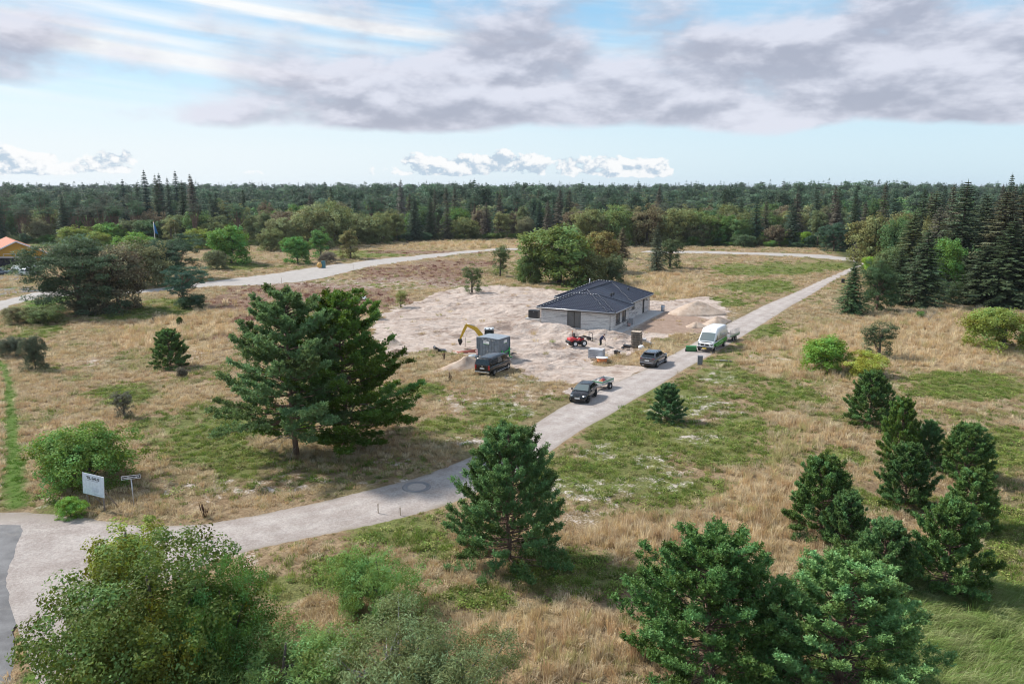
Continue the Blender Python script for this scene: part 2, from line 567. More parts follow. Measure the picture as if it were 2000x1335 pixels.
def forest_mask(X, Y):
    edge = np.interp(X / np.maximum(Y, 1), [-0.9, -0.62, -0.42, -0.28, -0.1, 0.02, 0.2, 0.4, 0.44, 0.5, 0.6, 0.9],
                     [270, 270, 262, 262, 292, 300, 262, 250, 190, 150, 128, 105])
    return sstep(Y - edge + (fbm(X * .03, Y * .03, 5) - .5) * 14, 0, 10) * (Y > 60)


MOUNDS = [  # centre px, radii along/across (m), height, turn
    ((1020, 612), 7.0, 4.0, 0.75, -0.3), ((1092, 649), 5.5, 1.1, 0.45, -0.47), ((1040, 642), 3.6, 1.5, 0.55, -0.5), ((975, 640), 5.0, 2.5, 0.45, 0.2),
    ((905, 600), 7.0, 4.0, 0.45, 0.2), ((830, 640), 4.0, 2.2, 0.35, 0.0), ((990, 585), 8.0, 4.0, 0.5, 0.1), ((1110, 668), 2.6, 1.2, 0.3, 0.5),
    ((1060, 690), 5.0, 1.5, 0.25, 0.4), ((870, 570), 8.0, 5.0, 0.4, 0.0), ((1178, 655), 2.4, 1.0, 0.35, -0.4)]
MND = [(G(*c), a, b_, h, t) for c, a, b_, h, t in MOUNDS]
HOUSE_O = np.array([13.82, 104.0]); HOUSE_A = math.radians(-27.0)
HU = np.array([math.cos(HOUSE_A), math.sin(HOUSE_A)]); HV = np.array([-math.sin(HOUSE_A), math.cos(HOUSE_A)])


def far_rise(X, Y):
    """wooded land climbing gently away behind the field"""
    u = X / np.maximum(Y, 50)
    r = 5.5 * sstep(Y, 380, 1100) + 3.0 * sstep(Y, 900, 3000)
    r = r + 4.0 * np.exp(-((u + 0.06) / 0.07) ** 2 - ((Y - 520) / 110) ** 2) + 3.0 * np.exp(-((u - 0.40) / 0.14) ** 2 - ((Y - 620) / 180) ** 2)
    return r * (Y > 100)


def hgt(X, Y, road=True):
    X = np.asarray(X, float); Y = np.asarray(Y, float)
    rise = far_rise(X, Y)
    h = (fbm(X * 0.03, Y * 0.03, 3, 3) - 0.5) * 0.9
    flat = np.exp(-(((X - 8) / 40) ** 2 + ((Y - 95) / 35) ** 2))
    h = h * (1 - flat)
    lot = sstep(sdf(P_LOT, X, Y), -1.0, 2.0)
    m_ = 0
    for (cx, cy), a, b_, hh, t in MND:
        dx, dy = X - cx, Y - cy
        p = dx * math.cos(t) + dy * math.sin(t); q = -dx * math.sin(t) + dy * math.cos(t)
        m_ = m_ + hh * np.exp(-(p / a) ** 2 - (q / b_) ** 2)
    rid = np.abs(fbm(X * 0.22 + Y * .1, Y * 0.5 - X * .12, 77, 4) - 0.5) * 2
    dgx = (X * .80 + Y * .60); dgy = (-X * .60 + Y * .80)
    rut = np.abs(fbm(dgx * .12, dgy * .95, 91, 3) - .5) * 2
    area = sstep(fbm(X * .07, Y * .07, 88, 3), .40, .62)
    rough = (rid - 0.3) * (.25 + .55 * area) + (fbm(X * 0.8, Y * 0.8, 41, 4) - 0.5) * (.14 + .34 * area) - sstep(.16 - rut, 0, .14) * .16 + (fbm(X * 2.2, Y * 2.2, 47, 2) - .5) * .12 * area
    # level round the house and on the drive
    pu = (X - HOUSE_O[0]) * HU[0] + (Y - HOUSE_O[1]) * HU[1]; pv = (X - HOUSE_O[0]) * HV[0] + (Y - HOUSE_O[1]) * HV[1]
    dh = np.maximum(np.maximum(-12.2 - pu, pu - 1.4), np.maximum(-0.3 - pv, pv - 20.5))
    keep = sstep(dh, 0.0, 1.6) * (1 - sstep(sdf(P_DRIVE, X, Y), -1.5, 0.5))
    h = h + lot * (m_ * 1.7 + rough) * keep
    # turf is lumpy
    h = h + (1 - lot) * (fbm(X * 0.6, Y * 0.6, 9, 3) - 0.5) * 0.28 * np.clip(1.5 - Y / 200, 0, 1)
    base = (fbm(X * 0.03, Y * 0.03, 3, 3) - 0.5) * 0.9 * (1 - flat)
    rd = np.maximum(np.maximum(sdf(P_ROAD, X, Y), sdf(P_APRON, X, Y) * 0.6), np.maximum(sdf(P_FAR, X, Y), sdf(P_ASPH, X, Y)))
    k = sstep(rd, -1.4, 0.1)
    h = h * (1 - k) + base * k
    if road:
        h = h - 0.10 * sstep(rd, 0.0, 0.5)
    return h + rise


def hz(x, y):
    return float(hgt(np.array([x]), np.array([y]), False)[0])


def make_axis(parts, far_lo, far_hi, g=1.13):
    a = []
    for lo, hi, st in parts:
        a += list(np.arange(lo, hi - st * .5, st))
    step = parts[-1][2]
    s = step; q = a[-1]
    up = []
    while q < far_hi:
        s *= g; q += s; up.append(q)
    s = parts[0][2]; q = a[0]; dn = []
    while q > far_lo:
        s *= g; q -= s; dn.append(q)
    return np.array(dn[::-1] + a + up)


def build_ground():
    xs = make_axis([(-62, -28, .55), (-28, 34, .30), (34, 72, .55)], -9000, 9000)
    ys = make_axis([(20, 76, .5), (76, 136, .30)], -300, 14000)
    X, Y = np.meshgrid(xs, ys)
    Z = hgt(X, Y)
    nx, ny = len(xs), len(ys)
    i = np.arange(nx - 1)[None] + np.arange(ny - 1)[:, None] * nx
    f = np.stack([i, i + 1, i + 1 + nx, i + nx], -1).reshape(-1, 4)
    g = Geo().add(np.stack([X, Y, Z], -1).reshape(-1, 3), f, smooth=True)
    me = g.mesh('ground', ground_mat())
    masks = {'lot': field('lot', X, Y, 0.35, 1.2, 0.5), 'sparse': field('sparse', X, Y, 1.6, 1.8), 'green': field('green', X, Y, 2.0, 2.5), 'heath': field('heath', X, Y, 1.2, 2.0),
             'lawn': field('lawn', X, Y, 0.3, 0.3), 'drive': sstep(sdf(P_DRIVE, X, Y), -0.3, 0.3), 'forest': forest_mask(X, Y), 'gold': field('gold', X, Y, 2.5, 2.0)}
    for k, v in masks.items():
        at = me.attributes.new('m_' + k, 'FLOAT', 'POINT')
        at.data.foreach_set('value', v.astype(np.float32).ravel())
    tag(link('ground', me), 'sandy heath ground with dry grass and bare building plot', None, kind='structure')


def ground_mat():
    m_, b, p, o = new_mat('heath_ground')
    tc = b.n('ShaderNodeTexCoord').outputs['Object']
    big = b.noise(tc, 0.12, 3, 0.5)
    mid = b.noise(tc, 0.9, 4, 0.6)
    fine = b.noise(tc, 7.0, 4, 0.65)
    grit = b.noise(tc, 28.0, 3, 0.6)
    dry = b.mix(b.ss(mid, 0.35, 0.65), (0.25, 0.17, 0.095), (0.37, 0.275, 0.165))
    dry = b.mix(b.mul(b.ss(big, 0.45, 0.6), 0.5), dry, (0.17, 0.17, 0.065))
    dry = b.mix(b.ss(fine, 0.3, 0.72), b.hsv(dry, 0.5, 1.0, 0.62), b.hsv(dry, 0.5, 0.95, 1.15))
    dry = b.mix(b.mul(b.attr('m_gold'), 0.5), dry, (0.42, 0.31, 0.18))
    sandc = b.mix(b.ss(b.add(b.mul(mid, .6), b.mul(fine, .4)), 0.32, 0.66), (0.40, 0.315, 0.265), (0.57, 0.485, 0.425))
    sandc = b.mix(b.mul(b.ss(b.noise(tc, 0.30, 6, 0.68), 0.50, 0.64), 0.70), sandc, (0.285, 0.205, 0.16))
    trk = b.n('ShaderNodeMapping'); trk.inputs['Rotation'].default_value = (0, 0, 0.55); trk.inputs['Scale'].default_value = (0.16, 1.5, 1); b.put(trk.inputs[0], tc)
    tn = b.noise(trk.outputs[0], 1.0, 4, 0.6, 2.2, 0.6)
    sandc = b.mix(b.mul(b.ss(tn, 0.50, 0.62), b.ss(big, 0.40, 0.6), 0.5), sandc, (0.25, 0.18, 0.14))
    sandc = b.mix(b.mul(b.ss(tn, 0.45, 0.36), 0.5), sandc, (0.63, 0.56, 0.51))
    sandc = b.mix(b.ss(grit, 0.3, 0.7), b.hsv(sandc, 0.5, 1, 0.88), b.hsv(sandc, 0.5, 1, 1.08))
    green = b.mix(b.ss(fine, 0.35, 0.65), (0.075, 0.115, 0.022), (0.17, 0.20, 0.055))
    heath = b.mix(b.ss(fine, 0.35, 0.68), (0.10, 0.045, 0.036), (0.36, 0.26, 0.19))

    def thr(name, k=0.5, lo=0.42, hi=0.60):
        a = b.attr('m_' + name)
        return b.ss(b.add(a, b.mul(b.sub(b.add(b.mul(mid, .55), b.mul(fine, .45)), 0.5), k)), lo, hi)
    c = b.mix(b.mul(thr('green', 2.2, 0.45, 0.85), 0.75), dry, green)
    c = b.mix(b.mul(thr('heath', 1.8, 0.45, 0.75), 0.8), c, heath)
    c = b.mix(thr('sparse', 3.2, 0.98, 1.36), c, b.hsv(sandc, 0.5, 0.75, 1.08))
    c = b.mix(b.mul(b.attr('m_lawn'), 0.95), c, b.mix(b.ss(mid, .3, .7), (0.06, 0.13, 0.015), (0.10, 0.18, 0.03)))
    c = b.mix(b.attr('m_forest'), c, b.mix(b.ss(mid, .35, .65), (0.035, 0.05, 0.018), (0.10, 0.10, 0.04)))
    lot = thr('lot', 0.5, 0.44, 0.56)
    c = b.mix(lot, c, sandc)
    c = b.mix(b.attr('m_drive'), c, b.mix(b.ss(mid, .3, .7), (0.29, 0.205, 0.155), (0.36, 0.265, 0.21)))
    b.put(p.inputs['Base Color'], c)
    p.inputs['Roughness'].default_value = 0.95
    p.inputs['Specular IOR Level'].default_value = 0.15
    h = b.add(b.mul(fine, 0.8), b.mul(grit, 0.25), b.mul(b.noise(tc, 2.2, 3, .6), 1.6), b.mul(tn, lot, 2.2))
    b.put(p.inputs['Normal'], b.bump(h, 1.0, 0.13))
    return m_


def gravel_mat(name, c1, c2, track=True):
    m_, b, p, o = new_mat(name)
    tc = b.n('ShaderNodeTexCoord').outputs['Object']
    big = b.noise(tc, 0.55, 5, 0.68)
    st = b.noise(tc, 7.0, 6, 0.78)
    st2 = b.noise(tc, 34.0, 3, 0.6)
    c = b.mix(b.ss(big, 0.3, 0.7), c1, c2)
    c = b.mix(b.ss(st, 0.28, 0.72), b.hsv(c, 0.5, 1, 0.72), b.hsv(c, 0.5, 0.9, 1.18))
    c = b.mix(b.ss(st2, 0.55, 0.8), c, b.hsv(c, 0.5, 0.8, 1.22))
    if track:
        a = b.attr('across')
        w = b.add(b.ss(b.m('ABSOLUTE', b.sub(b.add(a, b.mul(b.sub(big, .5), .16)), 0.33)), 0.11, 0.02), b.ss(b.m('ABSOLUTE', b.sub(b.add(a, b.mul(b.sub(big, .5), .16)), 0.66)), 0.11, 0.02))
        c = b.mix(b.mul(w, 0.35), c, b.hsv(c, 0.5, 0.75, 1.16))
        ed = b.ss(b.m('ABSOLUTE', b.sub(a, 0.5)), 0.36, 0.5)
        c = b.mix(b.mul(ed, b.ss(b.add(b.mul(st, .5), b.mul(big, .5)), 0.42, 0.56), 0.8), c, (0.22, 0.185, 0.13))
    b.put(p.inputs['Base Color'], c)
    p.inputs['Roughness'].default_value = 0.92
    p.inputs['Specular IOR Level'].default_value = 0.2
    b.put(p.inputs['Normal'], b.bump(b.add(st, b.mul(st2, .5)), 1.0, 0.07))
    return m_


def asphalt_mat():
    m_, b, p, o = new_mat('asphalt')
    tc = b.n('ShaderNodeTexCoord').outputs['Object']
    big = b.noise(tc, 0.6, 4, 0.6)
    c = b.mix(b.ss(big, 0.35, 0.65), (0.095, 0.095, 0.10), (0.165, 0.165, 0.17))
    c = b.mix(b.mul(b.ss(b.noise(tc, 0.25, 5, .7), 0.52, 0.68), 0.6), c, (0.27, 0.245, 0.22))
    c = b.mix(b.ss(b.noise(tc, 22, 4, .7), .3, .7), b.hsv(c, .5, 1, .85), b.hsv(c, .5, 1, 1.12))
    b.put(p.inputs['Base Color'], c)
    p.inputs['Roughness'].default_value = 0.85
    b.put(p.inputs['Normal'], b.bump(b.noise(tc, 30, 3, .6), 0.4, 0.02))
    return m_


def resample(pts, n):
    pts = np.asarray(pts, float)
    # smooth by chaikin then even spacing
    for _ in range(2):
        q = [pts[0]]
        for a, b_ in zip(pts[:-1], pts[1:]):
            q += [a * .75 + b_ * .25, a * .25 + b_ * .75]
        q.append(pts[-1]); pts = np.array(q)
    return pts


def strip(name, L, R, mat, label, n_across=8, lift=0.0, rag=0.25, sub=3):
    A = resample([G(*p) for p in L], 0); B = resample([G(*p) for p in R], 0)
    k = len(A) * sub
    t = np.linspace(0, len(A) - 1, k)
    A = np.stack([np.interp(t, np.arange(len(A)), A[:, j]) for j in (0, 1)], -1)
    B = np.stack([np.interp(t, np.arange(len(B)), B[:, j]) for j in (0, 1)], -1)
    d = B - A; ln = np.linalg.norm(d, axis=1, keepdims=True); u = d / ln
    A = A + u * ((fbm(A[:, 0] * .5, A[:, 1] * .5, 12, 4) - .5) * 2 * rag * (1 + A[:, 1] * .006))[:, None]
    B = B + u * ((fbm(B[:, 0] * .5, B[:, 1] * .5, 15, 4) - .5) * 2 * rag * (1 + B[:, 1] * .006))[:, None]
    s = np.linspace(0, 1, n_across + 1)
    P = A[:, None] * (1 - s)[None, :, None] + B[:, None] * s[None, :, None]
    Z = hgt(P[..., 0], P[..., 1], False) + lift + 0.05 * (1 - (2 * s - 1) ** 2)[None] - 0.045
    V = np.concatenate([P, Z[..., None]], -1)
    n, m_ = V.shape[:2]
    i = np.arange(n - 1)[:, None] * m_ + np.arange(m_ - 1)[None]
    f = np.stack([i, i + 1, i + m_ + 1, i + m_], -1).reshape(-1, 4)
    if np.cross(V[1, 0, :2] - V[0, 0, :2], V[0, 1, :2] - V[0, 0, :2]) > 0:
        f = f[:, ::-1]
    g = Geo().add(V.reshape(-1, 3), f, smooth=True)
    me = g.mesh(name, mat)
    at = me.attributes.new('across', 'FLOAT', 'POINT')
    at.data.foreach_set('value', np.broadcast_to(s[None], (n, m_)).astype(np.float32).ravel())
    return tag(link(name, me), label, None, kind='structure')


build_ground()
M_GRAVEL = gravel_mat('gravel', (0.335, 0.285, 0.258), (0.46, 0.41, 0.38))
M_GRAVEL_PALE = gravel_mat('pale_gravel', (0.36, 0.33, 0.305), (0.43, 0.40, 0.375), False)
M_ASPH = asphalt_mat()
strip('gravel_road', ROAD_L, ROAD_R, M_GRAVEL, 'pale gravel road running from the asphalt past the new house', 12)
strip('far_gravel_road', FAR_L, FAR_R, M_GRAVEL_PALE, 'pale far gravel road crossing behind the building plot', 4, rag=0.15)
strip('asphalt_road', [(-150, 1030), (-150, 1345)], [(48, 1027), (22, 1345)], M_ASPH, 'worn grey asphalt road at the gravel junction', 8, 0.03, 0.3, 30)
strip('gravel_path', [(-60, 735), (-60, 860), (-60, 985)], [(0, 745), (5, 860), (9, 985)], M_GRAVEL_PALE, 'pale gravel path beside the green verge', 3, 0.02, 0.1)
strip('parking_area', [(-200, 528), (-20, 529), (37, 530)], [(-200, 552), (-20, 550), (36, 547)], M_ASPH, 'asphalt parking area by the yellow gabled house', 3, 0.04, 0.1)
strip('side_road', [(-20, 566), (30, 559), (110, 553)], [(-20, 580), (40, 570), (120, 566)], M_ASPH, 'short asphalt side road meeting the far gravel road', 3, 0.05, 0.1)
# ------------------------------------------------------------------ foliage
def leaf_mat(name, trans=0.3, rough=0.55, use_color=True, base=None, hue=0.035, val=0.35):
    m_, b, p, o = new_mat(name)
    oi = b.n('ShaderNodeObjectInfo')
    t = b.attr('tint')
    col = oi.outputs['Color'] if base is None else (*base, 1.0)
    rnd = oi.outputs['Random']
    gain = 2.4
    if base is not None:
        hh = b.add(0.5, b.mul(b.sub(rnd, 0.5), 0.07), b.mul(t, hue))
        vv = b.add(1.0, b.mul(b.sub(rnd, 0.5), 0.55), b.mul(t, val))
    else:
        hh = b.add(0.5, b.mul(t, hue))
        vv = b.add(1.0, b.mul(t, val), b.mul(b.sub(rnd, 0.5), 0.12))
    c = b.hsv(col, hh, b.add(1.04, b.mul(t, -0.12)), b.mul(vv, gain))
    b.put(p.inputs['Base Color'], c)
    p.inputs['Roughness'].default_value = rough
    p.inputs['Specular IOR Level'].default_value = 0.18
    tr = b.n('ShaderNodeBsdfTranslucent')
    b.put(tr.inputs[0], b.hsv(c, 0.485, 1.1, 1.25))
    mx = b.n('ShaderNodeMixShader')
    mx.inputs[0].default_value = trans
    m_.node_tree.links.new(p.outputs[0], mx.inputs[1])
    m_.node_tree.links.new(tr.outputs[0], mx.inputs[2])
    m_.node_tree.links.new(mx.outputs[0], o.inputs[0])
    return m_


def bark_mat(name, c1, c2):
    m_, b, p, o = new_mat(name)
    tc = b.n('ShaderNodeTexCoord').outputs['Object']
    mp = b.n('ShaderNodeMapping'); mp.inputs['Scale'].default_value = (9, 9, 2)
    b.put(mp.inputs[0], tc)
    nz = b.noise(mp.outputs[0], 1.0, 5, 0.65)
    b.put(p.inputs['Base Color'], b.mix(b.ss(nz, .3, .7), c1, c2))
    p.inputs['Roughness'].default_value = 0.9
    b.put(p.inputs['Normal'], b.bump(nz, 0.8, 0.03))
    return m_


M_LEAF = leaf_mat('leaf', 0.36, 0.65, val=.42)
M_NEEDLE = leaf_mat('needle', 0.28, 0.6, hue=0.03, val=0.48)
M_BARK = bark_mat('bark_grey', (0.07, 0.055, 0.045), (0.17, 0.14, 0.115))
M_PBARK = bark_mat('bark_pine', (0.10, 0.065, 0.05), (0.26, 0.17, 0.125))
M_DEAD = bark_mat('bark_bleached', (0.20, 0.18, 0.165), (0.42, 0.40, 0.38))


def unit(v):
    return v / (np.linalg.norm(v, axis=-1, keepdims=True) + 1e-9)


def rand_dir(r, n):
    return unit(r.normal(size=(n, 3)))


def add_leaves(g, P, N, L, W, tint, r, droop=0.0):
    n = len(P)
    N = unit(N)
    a = unit(np.cross(N, rand_dir(r, n)))
    if droop:
        a = unit(a + np.array([0, 0, -droop]))
    b_ = unit(np.cross(N, a))
    L = np.broadcast_to(np.asarray(L, float), (n,))[:, None]; W = np.broadcast_to(np.asarray(W, float), (n,))[:, None]
    v = np.stack([P - a * L * .5, P + b_ * W * .5 + N * L * .06, P + a * L * .5, P - b_ * W * .5 + N * L * .06], 1)
    f = np.arange(4 * n).reshape(n, 4)
    g.add(v.reshape(-1, 3), f, 0, np.repeat(tint, 4))


def broadleaf(seed, H=8.0, R=3.5, base=0.12, clumps=70, per=90, leaf=0.16, csize=0.17, flat=0.8, lobes=8, aspect=0.6, hollow=0.55, limbs=9, lean=0.0, droop=0.0, spread=0.45, skirt=False):
    """a tapered trunk with limbs and a crown of leaf clumps gathered on several lobes"""
    r = np.random.default_rng(seed)
    zc = H * (base + (1 - base) * 0.5); rz = H * (1 - base) * 0.5
    rad = np.array([R, R, rz])
    ld = rand_dir(r, lobes); ld[:, 2] = ld[:, 2] * 0.9 + 0.05
    lc = ld * spread * r.uniform(0.75, 1.1, (lobes, 1)); lr = r.uniform(0.42, 0.62, lobes) * (1.0 - 0.15 * (spread > .5))
    lc[0] = (0, 0, 0); lr[0] = 0.62
    g = Geo(); tr = Geo()
    which = r.integers(0, lobes, clumps)
    d = rand_dir(r, clumps)
    rr = r.uniform(hollow, 1.0, clumps) ** 0.6
    C = lc[which] + d * (lr[which] * rr)[:, None]
    C = C * rad + np.array([0, 0, zc])
    C[:, 0] += lean * (C[:, 2] - zc)
    if skirt:                                     # foliage down to the ground: a dome rather than a ball
        q = C[:, 2] / H
        low = r.uniform(0.03, 0.75, clumps) ** 1.3
        pick = r.uniform(0, 1, clumps) < 0.45
        q = np.where(pick & (q < 0.6), low, q)
        wide = np.sqrt(np.clip(1 - (np.clip(q, 0, 1) ** 2.0), 0.02, 1))
        ang = np.arctan2(C[:, 1], C[:, 0])
        rad0 = np.hypot(C[:, 0], C[:, 1])
        lump = 0.86 + 0.14 * np.sin(ang * 3 + seed) + 0.10 * np.sin(ang * 5 + seed * 2.1)
        rr2 = np.where(pick & (q < .6), R * 0.88 * wide * lump * r.uniform(0.62, 1.0, clumps), rad0)
        C[:, 0] = np.cos(ang) * rr2; C[:, 1] = np.sin(ang) * rr2; C[:, 2] = q * H
    C[:, 2] = np.maximum(C[:, 2], H * base * 0.6 + 0.1)
    ct = r.normal(0, 0.5, clumps)
    cs = csize * R * r.uniform(0.7, 1.35, clumps)
    n = clumps * per
    k = np.repeat(np.arange(clumps), per)
    q = rand_dir(r, n) * (r.uniform(0.15, 1.0, (n, 1)) ** 0.5)
    q[:, 2] *= flat
    P = C[k] + q * cs[k][:, None]
    out = unit((P - np.array([0, 0, zc * 0.85])) / rad)
    N = q * 0.6 + out * 0.5 + rand_dir(r, n) * 0.75 + np.array([0, 0, 0.35])
    L = leaf * r.uniform(0.65, 1.35, n)
    add_leaves(g, P, N, L, L * aspect, np.clip(ct[k] + r.normal(0, 0.35, n), -1.6, 1.6), r, droop)
    # trunk and limbs
    hb = H * max(base, 0.1)
    tw = 0.022 * H + 0.03
    top = np.array([lean * H * 0.2, 0, H * 0.72])
    tp = np.linspace(0, 1, 6)[:, None] * top + np.cumsum(r.normal(0, 0.03 * R, (6, 3)) * [1, 1, 0], 0) * np.linspace(0, 1, 6)[:, None]
    tr.tube(tp, np.linspace(tw, tw * 0.25, 6), 7)
    for i in r.choice(clumps, min(limbs, clumps), replace=False):
        s = r.uniform(0.15, 0.75)
        p0 = tp[0] + (top) * s
        p1 = C[i]
        mid = (p0 + p1) / 2 + np.array([0, 0, -0.04 * H]) + r.normal(0, 0.05 * R, 3)
        tr.tube(np.array([p0, mid, p1]), [tw * 0.45 * (1 - s * .5), tw * 0.28, tw * 0.08], 5, cap=False)
    return tr, g


def spruce(seed, H=18.0, R=3.6, whorls=30, per=6, seg=8, clear=0.05, ragged=0.2, droop=0.35, tw=0.16):
    r = np.random.default_rng(seed)
    g = Geo(); tr = Geo()
    tr.tube([(0, 0, 0), (0, 0, H * .5), (0, 0, H)], [0.012 * H + .05, 0.008 * H + .02, 0.015], 7)
    Pl, Al, Nl, Ll, Wl, Tl = [], [], [], [], [], []
    for w in range(whorls):
        t = (w + r.uniform(-.3, .3)) / whorls
        t = min(max(t, 0), .985)
        z = H * (clear + (1 - clear) * t)
        ln0 = R * (1 - t) ** 0.8 * (0.75 + 0.25 * min(1, t / 0.12)) + 0.12
        ph0 = r.uniform(0, 6.28)
        for k in range(per):
            ln = ln0 * r.uniform(1 - ragged * 1.4, 1 + ragged * 0.6)
            ph = ph0 + k * 6.283 / per + r.uniform(-.3, .3)
            s = np.linspace(0.05, 1, seg + 1)[1:]
            dr = droop * (1 - t) + 0.02
            x = s * ln
            zz = z + 0.16 * ln * (t - .25) * s * 2 - dr * ln * s ** 1.3 + 0.22 * dr * ln * s ** 3
            d = np.array([math.cos(ph), math.sin(ph), 0]); sd = np.array([-d[1], d[0], 0])
            P = d * x[:, None] + np.array([0, 0, 1]) * zz[:, None]
            tint = r.normal(0, .45)
            for sgn in (-1, 1):
                tl = (0.42 * ln * (1 - s * .75) + 0.16) * r.uniform(.7, 1.25, seg)
                ax = unit(d * r.uniform(.5, .95, (seg, 1)) + sd * sgn * r.uniform(.6, 1.0, (seg, 1)) + np.array([0, 0, -.38]) * r.uniform(.2, 1.3, (seg, 1)))
                Pl.append(P + ax * tl[:, None] * .45); Al.append(ax); Ll.append(tl); Wl.append(tw * r.uniform(.7, 1.4, seg) * (0.7 + .12 * ln)); Tl.append(tint + r.normal(0, .3, seg))
                Nl.append(np.array([0, 0, 1.]) + r.normal(0, .45, (seg, 3)) + d * .35)
            # hanging sprays below the branch
            m_ = seg
            ax = unit(np.array([0, 0, -1.]) + d * .55 + r.normal(0, .3, (m_, 3)))
            tl = (0.22 * ln * (1 - s * .5) + .14) * r.uniform(.6, 1.2, m_)
            Pl.append(P + ax * tl[:, None] * .4); Al.append(ax); Ll.append(tl); Wl.append(np.full(m_, tw * 1.1)); Tl.append(tint + r.normal(0, .3, m_)); Nl.append(d + r.normal(0, .5, (m_, 3)))
    P = np.concatenate(Pl); a = np.concatenate(Al); L = np.concatenate(Ll)[:, None]; W = np.concatenate(Wl)[:, None]; N = unit(np.concatenate(Nl)); T = np.concatenate(Tl)
    b_ = unit(np.cross(N, a))
    v = np.stack([P - a * L * .5, P + b_ * W * .5, P + a * L * .5, P - b_ * W * .5], 1)
    g.add(v.reshape(-1, 3), np.arange(4 * len(P)).reshape(-1, 4), 0, np.repeat(np.clip(T, -1.6, 1.6), 4))
    g.tube([(0, 0, H * .93), (0, 0, H * 1.02)], [0.08, 0.01], 5)
    return tr, g


def brushes(g, B, D, L, tint, r, k=14, nl=0.075, nw=0.014):
    """needle brushes: shoots starting at B along D, needles all round"""
    n = len(B)
    D = unit(D)
    i = np.repeat(np.arange(n), k); m_ = n * k
    s = np.tile(np.linspace(0.05, 1.0, k), n) + r.uniform(-.05, .05, m_)
    rad = rand_dir(r, m_)
    rad = unit(rad - (rad * D[i]).sum(1, keepdims=True) * D[i])
    nd = unit(D[i] * r.uniform(0.45, 0.9, (m_, 1)) + rad * 0.85)
    base = B[i] + D[i] * (s * L[i])[:, None]
    ln = (nl * r.uniform(.7, 1.2, m_))[:, None]
    side = unit(np.cross(nd, rand_dir(r, m_))) * (nw * r.uniform(.7, 1.3, m_))[:, None]
    v = np.stack([base - side * .6, base + nd * ln * .55 + side, base + nd * ln, base + nd * ln * .45 - side], 1)
    g.add(v.reshape(-1, 3), np.arange(4 * m_).reshape(-1, 4), 0, np.repeat(tint[i] + r.normal(0, .15, m_), 4))


